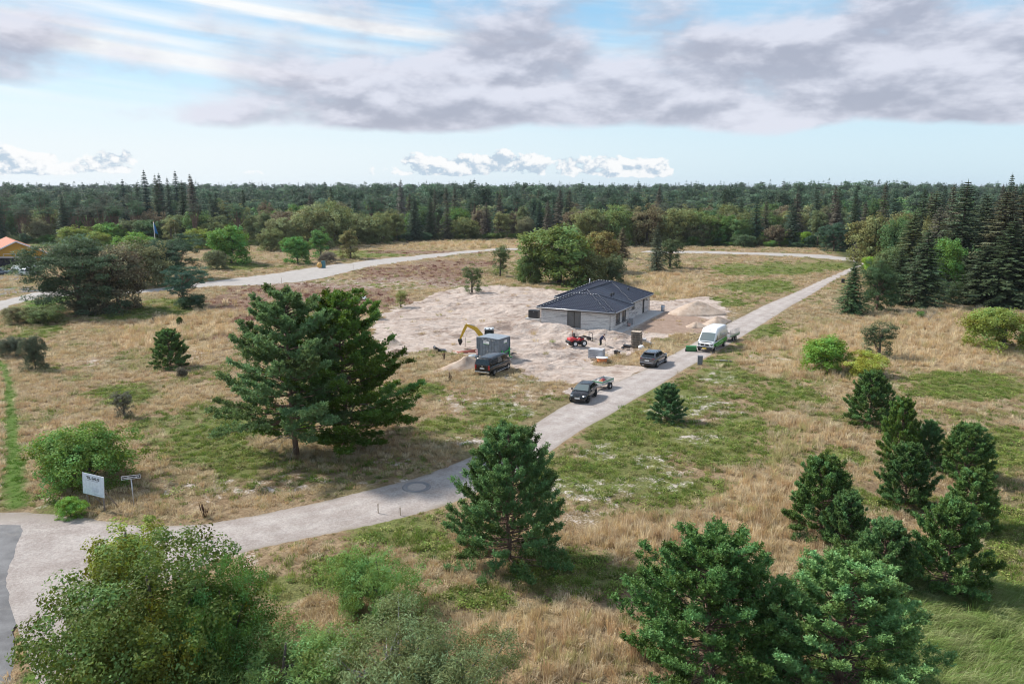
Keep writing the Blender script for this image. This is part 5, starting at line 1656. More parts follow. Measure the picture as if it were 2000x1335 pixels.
def build_house():
    x, y = HOUSE_O
    z = 0.06
    root = thing('brick_house', 'new whitewashed brick bungalow with black tiled hipped roofs', 'house', (x, y, z), HOUSE_A)
    H = 2.62
    # front wing, clockwise seen from above with outer face outward
    a = wall_run(root, (-10.8, 0), (0, 0), H, [(4.05, 6.1, 0.06, 2.36)])
    window(root, *a, 4.05, 6.1, 0.06, 2.36, 2, 'patio_door', False)
    a = wall_run(root, (0, .34), (0, 7), H, [(.95, 2.75, .78, 2.34), (3.55, 5.35, .78, 2.34)])
    window(root, *a, .95, 2.75, .78, 2.34, 2); window(root, *a, 3.55, 5.35, .78, 2.34, 2)
    wall_run(root, (-.34, 7), (-1.0, 7), H, [])
    a = wall_run(root, (-1.0, 7), (-1.0, 20), H, [(.35, .95, 1.05, 2.3), (4.2, 5.7, 1.45, 2.25), (9.6, 10.6, .02, 2.25)])
    window(root, *a, .35, .95, 1.05, 2.3); window(root, *a, 4.2, 5.7, 1.45, 2.25)
    o = window(root, *a, 9.6, 10.6, .02, 2.25, 1, 'front_door', False, M_FRAME)
    part('handle', Geo().box((-1.0 - .04, 17.35, 1.05), (.05, .14, .03)), M_ZINC, o)
    wall_run(root, (-1.34, 20), (-12.7, 20), H, [])
    wall_run(root, (-12.7, 19.66), (-12.7, 10.5), H, [(3, 5, .8, 2.3)])
    wall_run(root, (-12.36, 10.5), (-10.2, 10.5), H, [])
    wall_run(root, (-10.2, 10.5), (-10.2, 7), H, [(.8, 2.6, .1, 2.3)])
    wall_run(root, (-10.8, 7), (-10.8, .34), H, [])
    wall_run(root, (-10.2, 7), (-10.46, 7), H, [])
    # inside: floor and partitions, seen through the glass
    g = Geo().box((-5.4, 3.5, 0.0), (10.1, 6.3, .1)).box((-5.6, 13.4, 0.0), (8.4, 12.4, .1))
    part('floor_slab', g, M_CONC, root)
    g = Geo().box((-3.9, 3.6, 1.3), (.12, 6.4, 2.5)).box((-5.4, 6.7, 1.3), (9.9, .12, 2.5)).box((-5.6, 13, 1.3), (.12, 12, 2.5))
    part('inner_wall', g, M_PLASTER, root)
    # roofs
    zb = H + .06
    hip_roof(root, -11.3, .5, -.5, 7.5, zb, .43, 'x')
    hip_roof(root, -10.7, -.5, -.495, 20.5, zb + .004, .43, 'y')
    hip_roof(root, -13.2, -.505, 10.0, 20.495, zb + .002, .43, 'x')
    # roof vents and flue
    for u_, v_, nm in ((-3.0, 7.6, 'roof_vent'), (-3.0, 8.6, 'roof_vent'), (-2.9, 15.2, 'roof_vent')):
        zz = zb + .43 * (-.5 - u_)
        part(nm, Geo().cyl((u_, v_, zz - .1), (u_, v_, zz + .34), .13, 12).cyl((u_, v_, zz + .3), (u_, v_, zz + .42), .18, 12), M_BLACK, root)
    part('flue', Geo().cyl((-9.4, 15.3, 4.2), (-9.4, 15.3, 5.25), .08, 12), M_PLASTER, root)
    # downpipes
    for u_, v_ in ((-10.95, -.1), (-.35, -.1), (-.85, 19.8)):
        part('downpipe', Geo().tube([(u_ * 1.0, v_ - .35, H), (u_, v_, H - .3), (u_, v_, 0)], .045, 8), M_ZINC, root)
    for v_ in (9.4, 18.7):
        part('wall_lamp', Geo().box((-.93, v_, 1.95), (.14, .12, .24), bev=.02), M_BLACK, root)
    return root


HOUSE = build_house()


def H2W(u_, v_):
    q = HOUSE_O + HU * u_ + HV * v_
    return float(q[0]), float(q[1])


# paving along the house
g = Geo()
for (u0, u1, v0, v1) in ((0.02, 1.5, -1.3, 7.0), (-.98, 1.5, 7.02, 20.2), (-3.2, 0.0, -1.3, -.05)):
    nx_, ny_ = max(1, round((u1 - u0) / .75)), max(1, round((v1 - v0) / .75))
    for i in range(nx_):
        for j in range(ny_):
            du, dv = (u1 - u0) / nx_, (v1 - v0) / ny_
            g.box((u0 + du * (i + .5), v0 + dv * (j + .5), 0), (du - .012, dv - .012, .12))
pv_ = part('paved_strip', g, M_CONC, None, loc=(HOUSE_O[0], HOUSE_O[1], 0.03), rz=HOUSE_A)
tag(pv_, 'pale grey slab paving along the house wall', None, kind='structure')

# ------------------------------------------------------------------ sand heaps
def sand_mat():
    m_, b, p, o = new_mat('heaped_sand')
    tc = b.n('ShaderNodeTexCoord').outputs['Object']
    c = b.mix(b.ss(b.noise(tc, 1.2, 5, .65), .3, .7), (0.36, 0.265, 0.20), (0.50, 0.405, 0.325))
    c = b.hsv(c, .5, b.n('ShaderNodeObjectInfo').outputs['Alpha'], 1.0)
    b.put(p.inputs['Base Color'], c); p.inputs['Roughness'].default_value = .95
    b.put(p.inputs['Normal'], b.bump(b.noise(tc, 9, 4, .65), .8, .06))
    return m_


M_SAND = sand_mat()


def heap(lab, px, py, rx, ry, h, rot=0.0, seed=0, peak=1.0, mat=None):
    gx, gy = G(px, py)
    r = np.linspace(0, 1, 17); th = np.linspace(0, 2 * math.pi, 49)[:-1]
    Rr, T = np.meshgrid(r, th, indexing='ij')
    wob = 1 + .22 * (fbm(np.cos(T) * 1.5 + seed, np.sin(T) * 1.5 + seed * 2, 5 + seed, 3) - .5) * 2
    X = np.cos(T) * Rr * wob * rx; Y = np.sin(T) * Rr * wob * ry
    prof = np.clip(1 - Rr, 0, 1) ** peak
    prof = np.where(Rr < .12, prof * .97, prof)
    Z = h * prof * (1 + .35 * (fbm(X * .5 + seed, Y * .5, 21 + seed, 3) - .5)) + .22 * (fbm(X * 1.4, Y * 1.4 + seed, 33, 3) - .5) * sstep(1 - Rr, 0, .3)
    Z = np.where(Rr > .97, -.25, Z)
    c, s_ = math.cos(rot), math.sin(rot)
    V = np.stack([X * c - Y * s_, X * s_ + Y * c, Z], -1)
    n, m_ = V.shape[:2]
    i = np.arange(n - 1)[:, None] * m_; k = np.arange(m_)[None]; k2 = (k + 1) % m_
    g = Geo().add(V.reshape(-1, 3), np.stack([i + k, i + m_ + k, i + m_ + k2, i + k2], -1).reshape(-1, 4), smooth=True)
    o = link('sand_heap', g.mesh('sand_heap', mat or M_SAND), None, (gx, gy, hz(gx, gy)))
    return tag(o, lab, 'sand heap')


heap('large grey-brown sand heap at the far end of the house drive', 1362, 612, 4.6, 3.0, 2.1, .1, 1)
heap('long low ridge of spoil along the gravel road', 1400, 630, 4.4, 1.5, 1.0, .9, 2)
heap('small pale sand pile on the drive behind the white van', 1360, 638, 1.7, 1.2, .85, 0, 3)
heap('pale sand pile poured out left of the black minibus', 912, 718, 4.0, 1.7, 1.35, .55, 4, 1.15)
heap('brown earth heap at the edge of the sand by the tall pines', 762, 672, 1.9, 1.4, 1.1, 0, 5, 1.1)
heap('dark root and turf heap right behind the tall pines', 775, 690, 1.6, 1.0, .8, .2, 6, 1, plain('turf_spoil', (0.16, 0.11, 0.08), .95, var=.5, scale=5, bump=1.0))

# ------------------------------------------------------------------ things on the site
def at(px, py):
    x, y = G(px, py)
    return x, y, hz(x, y)


# black heat pump cabinet
hx, hy = H2W(-13.4, 3.2)
t = thing('heat_pump_cabinet', 'black cabinet on a concrete plinth left of the house', 'cabinet', (hx, hy, hz(hx, hy)), HOUSE_A)
part('plinth', Geo().box((0, 0, -.05), (2.4, 1.6, .7), bev=.02), M_CONC, t)
part('casing', Geo().box((0, 0, .88), (1.55, .95, 1.12), bev=.03), M_BLACK, t)
part('lid', Geo().box((0, 0, 1.47), (1.62, 1.02, .05), bev=.015), M_BLACK, t)
part('latch', Geo().box((.1, -.49, 1.32), (.1, .04, .06)), M_ZINC, t)


def pallet_geo():
    top = [Geo().box((0, -.4 + .2 * k, .134), (1.2, .1 if k % 2 else .145, .022)) for k in range(5)]
    low = [Geo().box((0, -.35 + .35 * k, .011), (1.2, .1, .022)) for k in range(3)]
    mid = Geo()
    for i in (-.55, 0, .55):
        for j in (-.35, 0, .35):
            mid.box((i, j, .067), (.1, .12, .09))
        mid.box((i, 0, .1175), (.1, .9, .011))
    return top, low, mid


ORD = ['topmost', 'second', 'third', 'fourth', 'fifth', 'sixth', 'seventh', 'eighth', 'ninth', 'tenth', 'eleventh', 'twelfth', 'thirteenth', 'fourteenth', 'fifteenth']
tp_, lw_, md_ = pallet_geo()
TM = [q.mesh('board', M_WOOD) for q in tp_]; LM = [q.mesh('board', M_OLDWOOD) for q in lw_]; MM = md_.mesh('bearer', M_OLDWOOD)
TM2 = [q.mesh('board', M_OLDWOOD) for q in tp_]
sx, sy, sz_ = at(1243, 676)
NP = 14
rr = np.random.default_rng(3)
for k in range(NP):
    lab = ('%s weathered wooden pallet of the tall stack' % ORD[0]) if k == NP - 1 else ('weathered wooden pallet, %s from the top of the tall stack' % ORD[NP - 1 - k])
    t = thing('wooden_pallet', lab, 'pallet', (sx + rr.normal(0, .025), sy + rr.normal(0, .025), sz_ - .02 + k * .1475), HOUSE_A + rr.normal(0, .03), 'pallets in the tall stack')
    for me in (TM if k % 2 else TM2) + LM:
        link('board', me, t)
    link('bearer', MM, t)

# paving slabs on a pallet
x, y, z = at(1165, 702)
t = thing('slab_stack', 'stack of grey paving slabs near the bent-over worker', 'slab stack', (x, y, z), HOUSE_A + .05)
link('pallet_board', TM2[2], t); link('pallet_board', TM2[0], t); link('pallet_board', TM2[4], t); link('pallet_bearer', MM, t)
sl = Geo().box((0, 0, 0), (1.7, 1.05, .19), bev=.015).mesh('slab', M_STONE)
for k in range(5):
    link('slab', sl, t, (rr.normal(0, .02), rr.normal(0, .02), .26 + k * .215), rr.normal(0, .015))
# concrete ring with a white lid
x, y, z = at(1176, 706)
t = thing('well_ring', 'orange ring with a round white lid beside the paving slabs', 'well ring', (x, y, z))
part('ring', Geo().lathe([(.5, 0), (.56, .04), (.54, .5), (.46, .52), (.44, .1)], sides=24), M_ORANGE, t)
part('lid', Geo().lathe([(0.001, .60), (.66, .58), (.70, .55), (.66, .52), (.001, .52)], sides=28), M_WHITE, t)
# black bucket lying over
x, y, z = at(1205, 692)
t = thing('builder_bucket', 'black builder bucket on the sand edge', 'bucket', (x, y, z + .04), .4)
part('shell', Geo().lathe([(.001, .02), (.3, 0), (.40, .55), (.43, .56), (.37, .54), (.27, .06), (.001, .06)], sides=20), M_BLACK, t)
part('handle', Geo().tube([(-.4, 0, .55), (-.25, 0, .72), (0, 0, .78), (.25, 0, .72), (.4, 0, .55)], .012, 5), M_ZINC, t)
# wheelbarrow
x, y, z = at(1226, 681)
t = thing('wheelbarrow', 'black wheelbarrow tipped beside the pallet stack', 'wheelbarrow', (x, y, z), 2.7)
part('tray', Geo().loft([[(-.5, -.36, .55), (.55, -.36, .62), (.55, .36, .62), (-.5, .36, .55)], [(-.28, -.22, .25), (.35, -.22, .25), (.35, .22, .25), (-.28, .22, .25)]], smooth=False), M_BLACK, t)
wh = part('wheel', Geo().lathe([(.10, -.04), (.19, -.045), (.2, 0), (.19, .045), (.10, .04)], (.62, 0, .2), 'Y', 16), M_RUBBER, t)
part('rim', Geo().lathe([(.001, -.02), (.11, -.03), (.11, .03), (.001, .02)], (.62, 0, .2), 'Y', 12), M_ZINC, wh)
for s in (-1, 1):
    part('handle', Geo().tube([(.62, s * .08, .2), (0, s * .26, .26), (-.95, s * .28, .55)], .018, 6), M_STEELBLK, t)
    part('leg', Geo().tube([(-.25, s * .24, .28), (-.4, s * .25, 0)], .016, 6), M_STEELBLK, t)
# packs of bricks and pavers right of the pallets
for px, py, s3, mat, lab in ((1255, 671, (.9, .7, .75), M_STONE, 'grey wrapped block of bricks right behind the pallet stack'), (1252, 680, (.7, .6, .4), M_WHITE, 'white building sack at the foot of the pallet stack')):
    x, y, z = at(px, py)
    t = thing('brick_pack' if mat is M_STONE else 'building_sack', lab, 'pack' if mat is M_STONE else 'sack', (x, y, z), HOUSE_A + .2)
    if mat is M_STONE:
        for i in range(3):
            for j in range(4):
                part('brick_layer', Geo().box((-.3 + .3 * i, 0, .1 + j * .185), (.285, s3[1], .17), bev=.012), mat, t)
    else:
        g = Geo(); th = np.linspace(0, 2 * math.pi, 13)[:-1]
        rings = [[(math.cos(a) * s3[0] * k * (1 + .12 * math.sin(3 * a + q)), math.sin(a) * s3[1] * k * (1 + .1 * math.cos(2 * a)), zz) for a in th] for q, (k, zz) in enumerate(((.42, 0), (.55, .12), (.5, .3), (.25, .42)))]
        part('bag', g.loft(rings), mat, t)
x, y, z = at(1268, 672)
t = thing('paver_stack', 'low stack of grey pavers in the grass right of the pallets', 'paver stack', (x, y, z), HOUSE_A)
pg = Geo().box((0, 0, 0), (.46, .3, .11), bev=.01).mesh('paver', M_STONE)
for i in range(3):
    for j in range(2):
        for k in range(3 if i < 2 else 2):
            link('paver', pg, t, (-.5 + .5 * i + rr.normal(0, .015), -.16 + .33 * j, .06 + .125 * k), rr.normal(0, .04))
# meter box and buckets by the wall, grey barrel at the corner
x, y = H2W(.55, 6.6)
t = thing('meter_box', 'grey box standing against the house at the paving corner', 'box', (x, y, .09), HOUSE_A)
part('casing', Geo().box((0, 0, .45), (.7, .5, .9), bev=.03), M_STONE, t); part('door', Geo().box((0, -.26, .45), (.58, .02, .76)), M_ZINC, t)
x, y = H2W(.75, 4.9)
t = thing('mortar_bucket', 'pinkish mortar bucket on the paving under the windows', 'bucket', (x, y, .09))
part('shell', Geo().lathe([(.001, .01), (.2, 0), (.26, .4), (.22, .39), (.17, .05), (.001, .05)], sides=16), plain('pink_plastic', (.45, .28, .25), .6), t)
part('handle', Geo().tube([(-.25, 0, .4), (0, 0, .56), (.25, 0, .4)], .01, 5), M_ZINC, t)
x, y = H2W(1.2, 20.4)
t = thing('steel_barrel', 'grey barrel at the far end of the paving', 'barrel', (x, y, hz(x, y)))
part('drum', Geo().lathe([(.001, 0), (.3, 0), (.31, .3), (.33, .32), (.31, .34), (.31, .6), (.33, .62), (.31, .64), (.3, .95), (.001, .93)], sides=20), M_ZINC, t)
part('rim', Geo().lathe([(.29, .93), (.32, .95), (.32, .98), (.29, .98)], sides=20), M_STONE, t)
# green grader blade beside the van
x, y, z = at(1350, 686)
t = thing('grader_blade', 'green steel grader box on the road beside the white van', 'grader', (x, y, z), -.12)
part('blade', Geo().prism([(-.05, .05), (.35, .05), (.45, .62), (.38, .66), (.02, .66), (-.08, .6)], -.62, .62, 'X'), M_GREENP, t)
part('edge', Geo().box((0, -.02, .04), (1.28, .1, .05)), M_STEELBLK, t)
for s in (-1, 1):
    part('foot', Geo().box((s * .67, .1, .14), (.08, .5, .28)), M_STEELBLK, t)
# grey cable cabinets
for px, py, w, h_, mat, lab in ((1367, 712, .55, 1.05, plain('slate_grey', (.16, .17, .19), .5), 'slate grey cable cabinet on the verge in front of the white van'),
                                (1646, 554, .6, 1.0, M_STEELBLK, 'small dark cabinet by the far stretch of the gravel road'),
                                (632, 523, .9, 1.7, plain('teal_paint', (.06, .17, .20), .5), 'teal cable cabinet beside the far gravel road')):
    x, y, z = at(px, py)
    t = thing('cable_cabinet', lab, 'cabinet', (x, y, z - .05), -.2)
    part('casing', Geo().box((0, 0, h_ * .5), (w, w * .6, h_), bev=.02), mat, t)
    part('lid', Geo().box((0, 0, h_ + .02), (w + .06, w * .6 + .06, .05), bev=.01), mat, t)
    part('door', Geo().box((0, -w * .3 - .008, h_ * .55), (w * .84, .016, h_ * .75)), mat, t)
# cable drum
x, y, z = at(625, 523)
t = thing('cable_drum', 'yellow-orange cable drum next to the teal cabinet', 'cable drum', (x, y, z), -.15)
my = plain('drum_yellow', (.62, .36, .10), .6)
for s in (-1, 1):
    part('flange', Geo().lathe([(.001, -.03), (.68, -.03), (.68, .03), (.001, .03)], (0, s * .3, .68), 'Y', 24), my, t)
part('core', Geo().lathe([(.36, -.28), (.36, .28)], (0, 0, .68), 'Y', 20), M_ORANGE, t)
# tyre and board right of the hut
x, y, z = at(1003, 694)
t = thing('loose_tyre', 'black tyre lying on a board right of the container hut', 'tyre', (x, y, z + .08))
part('tread', Geo().lathe([(.2, .02), (.34, 0), (.40, .06), (.40, .2), (.34, .26), (.2, .24), (.22, .13), (.2, .02)], sides=22), M_RUBBER, t)
x, y, z = at(1010, 700)
t = thing('wooden_board', 'pale wooden board on the sand under the loose tyre', 'board', (x, y, z + .03), -.3)
part('panel', Geo().box((0, 0, .02), (2.4, 1.1, .035)), M_WOOD, t); part('batten', Geo().box((0, -.4, -.02), (2.3, .08, .05)), M_OLDWOOD, t)
# digging bucket on the ground
x, y, z = at(856, 684)
t = thing('digger_bucket', 'black spare digger bucket lying on the sand', 'digger bucket', (x, y, z), .3)
part('shell', Geo().prism([(-.5, .05), (-.3, 0), (.35, .02), (.85, .10), (.3, .16), (-.2, .45), (-.35, .62), (-.55, .5)], -.5, .5), M_STEELBLK, t)
for k in range(4):
    part('tooth', Geo().box((.9, -.42 + .28 * k, .1), (.18, .07, .05)), M_ZINC, t)
# red pipes
x, y, z = at(905, 686)
t = thing('pipe_bundle', 'tangle of red drain pipes below the digger arm', 'pipes', (x, y, z))
rp = plain('terracotta_pipe', (.42, .13, .09), .55)
for k in range(9):
    a = rr.uniform(-.5, .5); L = rr.uniform(1.0, 2.2); c = (rr.uniform(-1.1, 1.1), rr.uniform(-.9, .9), .07 + .1 * (k % 3))
    p0 = (c[0] - math.cos(a) * L / 2, c[1] - math.sin(a) * L / 2, c[2]); p1 = (c[0] + math.cos(a) * L / 2, c[1] + math.sin(a) * L / 2, c[2] + .05)
    part('pipe', Geo().tube([p0, p1], .06, 8), rp, t)
x, y, z = at(905, 676)
t = thing('marker_stake', 'dark stake standing in the red pipes', 'stake', (x + .3, y, z))
part('rod', Geo().cyl((0, 0, -.1), (0, 0, 1.2), .025, 6), M_STEELBLK, t)
# blue-grey tarpaulin mound by the hut
x, y, z = at(925, 697)
g = Geo(); th = np.linspace(0, 2 * math.pi, 17)[:-1]
g.loft([[(math.cos(a) * k * (1 + .1 * math.sin(3 * a)), math.sin(a) * k * .8, zz) for a in th] for k, zz in ((.72, 0), (.70, .18), (.5, .38), (.2, .46))])
t = thing('covered_sack', 'blue-grey covered sack left of the container hut', 'sack', (x, y, z), .2)
part('cover', g, plain('tarp', (.26, .31, .35), .6, bump=.4), t)
# wooden posts and pegs
for px, py, h_, lab in ((1059, 582, 1.15, 'short wooden post in the grass behind the sand'), (739, 1008, .62, 'thin wooden peg on the near road edge'), (782, 1012, .5, 'short wooden peg near the big bushy pine'),
                        (550, 553, 1.3, 'thin dark survey stick on the far gravel spur'), (592, 556, 1.1, 'thin dark survey stick at the mouth of the far spur'), (690, 526, 1.1, 'survey stick beside the far road behind the heather'),
                        (1310, 945, .6, None)):
    if not lab:
        continue
    x, y, z = at(px, py)
    t = thing('wooden_post', lab, 'post', (x, y, z))
    part('shaft', Geo().box((0, 0, h_ / 2 - .1), (.055, .055, h_ + .2), bev=.012), M_WOOD, t)
# pale logs
for px, py, L, a, lab in ((1411, 706, 2.0, -.25, 'pale log lying on the verge below the white van'), (1170, 1245, .9, 1.2, None)):
    if not lab:
        continue
    x, y, z = at(px, py)
    t = thing('log', lab, 'log', (x, y, z + .1), a)
    part('stem', Geo().tube([(-L / 2, 0, 0), (0, .05, .03), (L / 2, 0, .02)], [.10, .09, .07], 8), M_DEAD, t)
# manhole
x, y = G(814, 955)
t = thing('manhole', 'round manhole with a worn cover in the gravel road', 'manhole', (x, y, hz(x, y) + .03))
part('frame', Geo().lathe([(.95, -.03), (.93, .025), (.78, .03), (.76, -.01), (.62, -.012)], sides=32), plain('iron', (.21, .20, .20), .7), t)
part('cover', Geo().lathe([(.001, .012), (.45, .014), (.60, .004), (.62, -.02)], sides=32), plain('worn_cover', (.36, .31, .28), .8, scale=5, bump=.3), t)
# ------------------------------------------------------------------ vehicles
M_RIM = plain('alloy', (.55, .56, .58), .3, metal=.7)
M_CARGLASS = glass_mat('car_glass', (.012, .016, .018), .12)
M_SCREEN = glass_mat('windscreen', (.15, .18, .18), .2)
M_RED = plain('tail_lamp', (.35, .012, .015), .2, coat=.6)
M_LAMP = plain('head_lamp', (.36, .38, .40), .15, coat=.8)
M_PLATE = plain('plate_white', (.75, .75, .75), .4)
M_PLATEY = plain('plate_yellow', (.75, .52, .05), .4)
M_CHROME = plain('chrome', (.65, .66, .68), .15, metal=.9)
M_PBLACK = plain('paint_black', (.007, .0075, .009), .3, var=.05, coat=.7, spec=.3)
M_PGREY = plain('paint_grey', (.11, .115, .13), .25, var=.05, metal=.55, coat=1.0)
M_PWHITE = plain('paint_white', (.80, .81, .82), .3, var=.03, coat=.6)
M_PBLUE = plain('paint_bluegrey', (.11, .13, .16), .25, var=.05, metal=.3, coat=1.0)


class Car:
    def __init__(self, name, label, cat, loc, rz, stations, cabin, wb, wr, paint, group=None):
        self.root = thing(name, label, cat, loc, rz, group)
        self.st = np.array(stations, float); self.cab = cabin; self.wb, self.wr = wb, wr; self.paint = paint
        rings = []
        for x, lo, hi, w in stations:
            h = hi - lo
            half = [(0, lo), (w * .84, lo), (w * .96, lo + .10 * h), (w, lo + .42 * h), (w * .985, lo + .78 * h), (w * .90, hi - .03 * h), (w * .5, hi + .012), (0, hi + .02)]
            rings.append([(x, y, z) for y, z in half] + [(x, -y, z) for y, z in half[-2:0:-1]])
        part('body', Geo().loft(rings), paint, self.root)
        (xd, zd), (xc, zc), (xb, zb), (xa, za) = cabin
        self.px = np.array([xd, xc, (xb + xc) / 2, xb, xa]); self.pz = np.array([zd, zc, max(zb, zc) + .03, zb, za])
        xs = np.unique(np.concatenate([np.linspace(xd, xc, 4), np.linspace(xc, xb, 7), np.linspace(xb, xa, 5)]))
        rings = []
        for x in xs:
            bz = self.belt(x) - .06; tz = self.top(x)
            k = np.clip((tz - bz) / (max(zb, zc) - bz), 0, 1)
            w0 = wb; w1 = wb + (wr - wb) * k
            half = [(w0, bz), (w1 + .012, tz - .07 * k), (w1 * .86, tz - .008), (w1 * .45, tz + .012 * k), (0, tz + .016 * k)]
            rings.append([(x, y, z) for y, z in half] + [(x, -y, z) for y, z in half[-2::-1]])
        part('cabin', Geo().loft(rings, closed=True), paint, self.root)

    def top(self, x):
        return float(np.interp(x, self.px, self.pz))

    def belt(self, x):
        return float(np.interp(x, self.st[:, 0], self.st[:, 2]))

    def side_y(self, x, z):
        bz = self.belt(x) - .06; tz = self.top(x); k = np.clip((tz - bz) / (max(self.cab[1][1], self.cab[2][1]) - bz), 0, 1)
        w1 = self.wb + (self.wr - self.wb) * k + .012
        f = np.clip((z - bz) / max(.01, tz - .07 * k - bz), 0, 1)
        return self.wb + (w1 - self.wb) * f + .008

    def windows(self, spans, lo=.05, hi=.10, mat=None):
        for s in (1, -1):
            for x0, x1 in spans:
                L = []
                for x in np.linspace(x0, x1, 6):
                    zl = self.belt(x) + lo; zu = self.top(x) - hi
                    if zu < zl + .03:
                        zu = zl + .03
                    L.append(((x, s * self.side_y(x, zl), zl), (x, s * self.side_y(x, zu), zu)))
                v = [p for q in L for p in q]
                f = [(2 * i, 2 * i + 2, 2 * i + 3, 2 * i + 1) if s < 0 else (2 * i + 1, 2 * i + 3, 2 * i + 2, 2 * i) for i in range(5)]
                part('side_window', Geo().add(v, f), mat or M_CARGLASS, self.root)

    def screen(self, front=True, a=.10, b_=.92, mat=None, name='windscreen'):
        (xd, zd), (xc, zc), (xb, zb), (xa, za) = self.cab
        p0, p1 = ((xa, za), (xb, zb)) if front else ((xd, zd), (xc, zc))
        sg = 1 if front else -1
        n = np.array([(p1[1] - p0[1]), -(p1[0] - p0[0])]); n = n / np.linalg.norm(n) * (1 if n[0] * sg > 0 else -1)
        v = []
        for k in np.linspace(a, b_, 4):
            x = p0[0] + (p1[0] - p0[0]) * k; z = p0[1] + (p1[1] - p0[1]) * k
            w = (self.wb + (self.wr - self.wb) * k) * .90
            for y in np.linspace(-1, 1, 5):
                v.append((x + n[0] * .030 - sg * .0 * y * y, y * w, z + n[1] * .030 - .012 * y * y))
        f = [(r * 5 + c, r * 5 + c + 1, r * 5 + c + 6, r * 5 + c + 5) for r in range(3) for c in range(4)]
        if not front:
            f = [q[::-1] for q in f]
        part(name, Geo().add(v, f, smooth=True), mat or (M_SCREEN if front else M_CARGLASS), self.root)

    def wheels(self, xs, R, w, hw, rim=None):
        for x in xs:
            for s in (-1, 1):
                y = s * (hw - w / 2 + .035)
                part('wheel_arch', Geo().lathe([(R * 1.17, -.01), (R * 1.17, .012), (.02, .012)], (x, s * (hw + .006), R), 'Y', 24) if s < 0 else Geo().lathe([(R * 1.17, .01), (R * 1.17, -.012), (.02, -.012)], (x, s * (hw + .006), R), 'Y', 24), M_RUBBER, self.root)
                t = part('wheel', Geo().lathe([(R * .62, -w / 2), (R * .93, -w / 2), (R, -w * .3), (R, w * .3), (R * .93, w / 2), (R * .62, w / 2)], (x, y, R), 'Y', 24), M_RUBBER, self.root)
                g = Geo().lathe([(R * .64, -w * .42), (R * .60, -w * .3), (R * .2, -w * .3), (R * .12, -w * .36), (.001, -w * .36)], (x, y, R), 'Y', 20)
                g.lathe([(R * .64, w * .42), (R * .60, w * .3), (R * .2, w * .3), (R * .12, w * .36), (.001, w * .36)], (x, y, R), 'Y', 20)
                for k in range(5):
                    a = k * 2 * math.pi / 5
                    g.beam((x + math.cos(a) * R * .1, y + s * w * .40, R + math.sin(a) * R * .1), (x + math.cos(a) * R * .62, y + s * w * .43, R + math.sin(a) * R * .62), .05, .07)
                part('rim', g, rim or M_RIM, t)

    def piece(self, name, c, s, mat, bev=.015, rz=0.0):
        return part(name, Geo().box(c, s, rz, bev=bev), mat, self.root)

    def pair(self, name, c, s, mat, bev=.02, rz=0.0):
        for k in (1, -1):
            part(name, Geo().box((c[0], c[1] * k, c[2]), s, rz * k, bev=bev), mat, self.root)

    def mirrors(self, x, z, w):
        for s in (1, -1):
            part('mirror', Geo().box((x, s * (w + .08), z), (.12, .2, .15), bev=.03), self.paint if self.paint is not M_PWHITE else M_BLACK, self.root)


def loc3(x, y):
    return (x, y, hz(x, y) + .02)


# black hatchback, front towards the camera
c = Car('hatchback_car', 'black hatchback parked on the gravel road with a small trailer behind it', 'car', loc3(6.75, 70.1), math.radians(-112),
        [(-2.0, .50, .86, .66), (-1.93, .34, .98, .78), (-1.4, .22, 1.02, .86), (0, .20, .98, .87), (.9, .22, .95, .86), (1.45, .24, .86, .84), (1.8, .27, .74, .77), (1.95, .30, .62, .68), (2.0, .42, .52, .58)],
        ((-1.93, .99), (-1.45, 1.40), (.05, 1.42), (1.02, .95)), .82, .60, M_PBLACK)
c.windows([(-1.35, -.52), (-.44, .48)]); c.screen(); c.screen(False, name='rear_window')
c.wheels((-1.25, 1.25), .31, .2, .87, M_RUBBER); c.mirrors(.62, 1.02, .86)
c.pair('headlight', (1.80, .60, .70), (.28, .20, .10), M_LAMP, .04, -.5)
c.pair('fog_lamp', (1.93, .58, .36), (.06, .2, .07), M_LAMP)
c.piece('grille', (1.96, 0, .60), (.07, .62, .12), M_STEELBLK); c.piece('number_plate', (2.01, 0, .50), (.03, .50, .11), M_PLATE, .004)
for s in (1, -1):
    part('grille_trim', Geo().beam((1.985, s * .26, .66), (2.005, s * .10, .56), .025, .03), M_CHROME, c.root)
c.pair('tail_light', (-1.9, .62, .88), (.16, .22, .26), M_RED)
c.piece('bumper', (1.9, 0, .32), (.16, 1.25, .10), M_STEELBLK)
# dark grey suv, rear towards the camera
c = Car('suv_car', 'dark grey suv seen from behind on the gravel road', 'car', loc3(16.0, 84.4), math.radians(59),
        [(-2.2, .48, .98, .78), (-2.15, .30, 1.08, .86), (-1.5, .24, 1.10, .91), (0, .22, 1.06, .92), (.9, .24, 1.04, .91), (1.55, .26, .98, .89), (1.95, .30, .86, .84), (2.2, .42, .70, .70)],
        ((-2.12, 1.10), (-1.62, 1.58), (.25, 1.62), (1.1, 1.04)), .87, .66, M_PGREY)
c.windows([(-1.55, -.60), (-.52, .40), (.46, .78)]); c.screen(); c.screen(False, .12, .86, name='rear_window')
c.wheels((-1.33, 1.33), .35, .23, .92); c.mirrors(.75, 1.12, .91)
c.piece('light_bar', (-2.19, 0, 1.0), (.06, 1.52, .10), M_STEELBLK); c.pair('tail_light', (-2.14, .68, 1.0), (.14, .28, .12), M_RED)
c.piece('number_plate', (-2.225, 0, .80), (.03, .52, .11), M_PLATE, .004); c.piece('bumper', (-2.18, 0, .42), (.14, 1.66, .22), M_STEELBLK)
c.piece('bumper_trim', (-2.245, 0, .56), (.05, 1.45, .06), M_CHROME); c.pair('side_trim', (0, .925, .32), (2.2, .03, .05), M_CHROME)
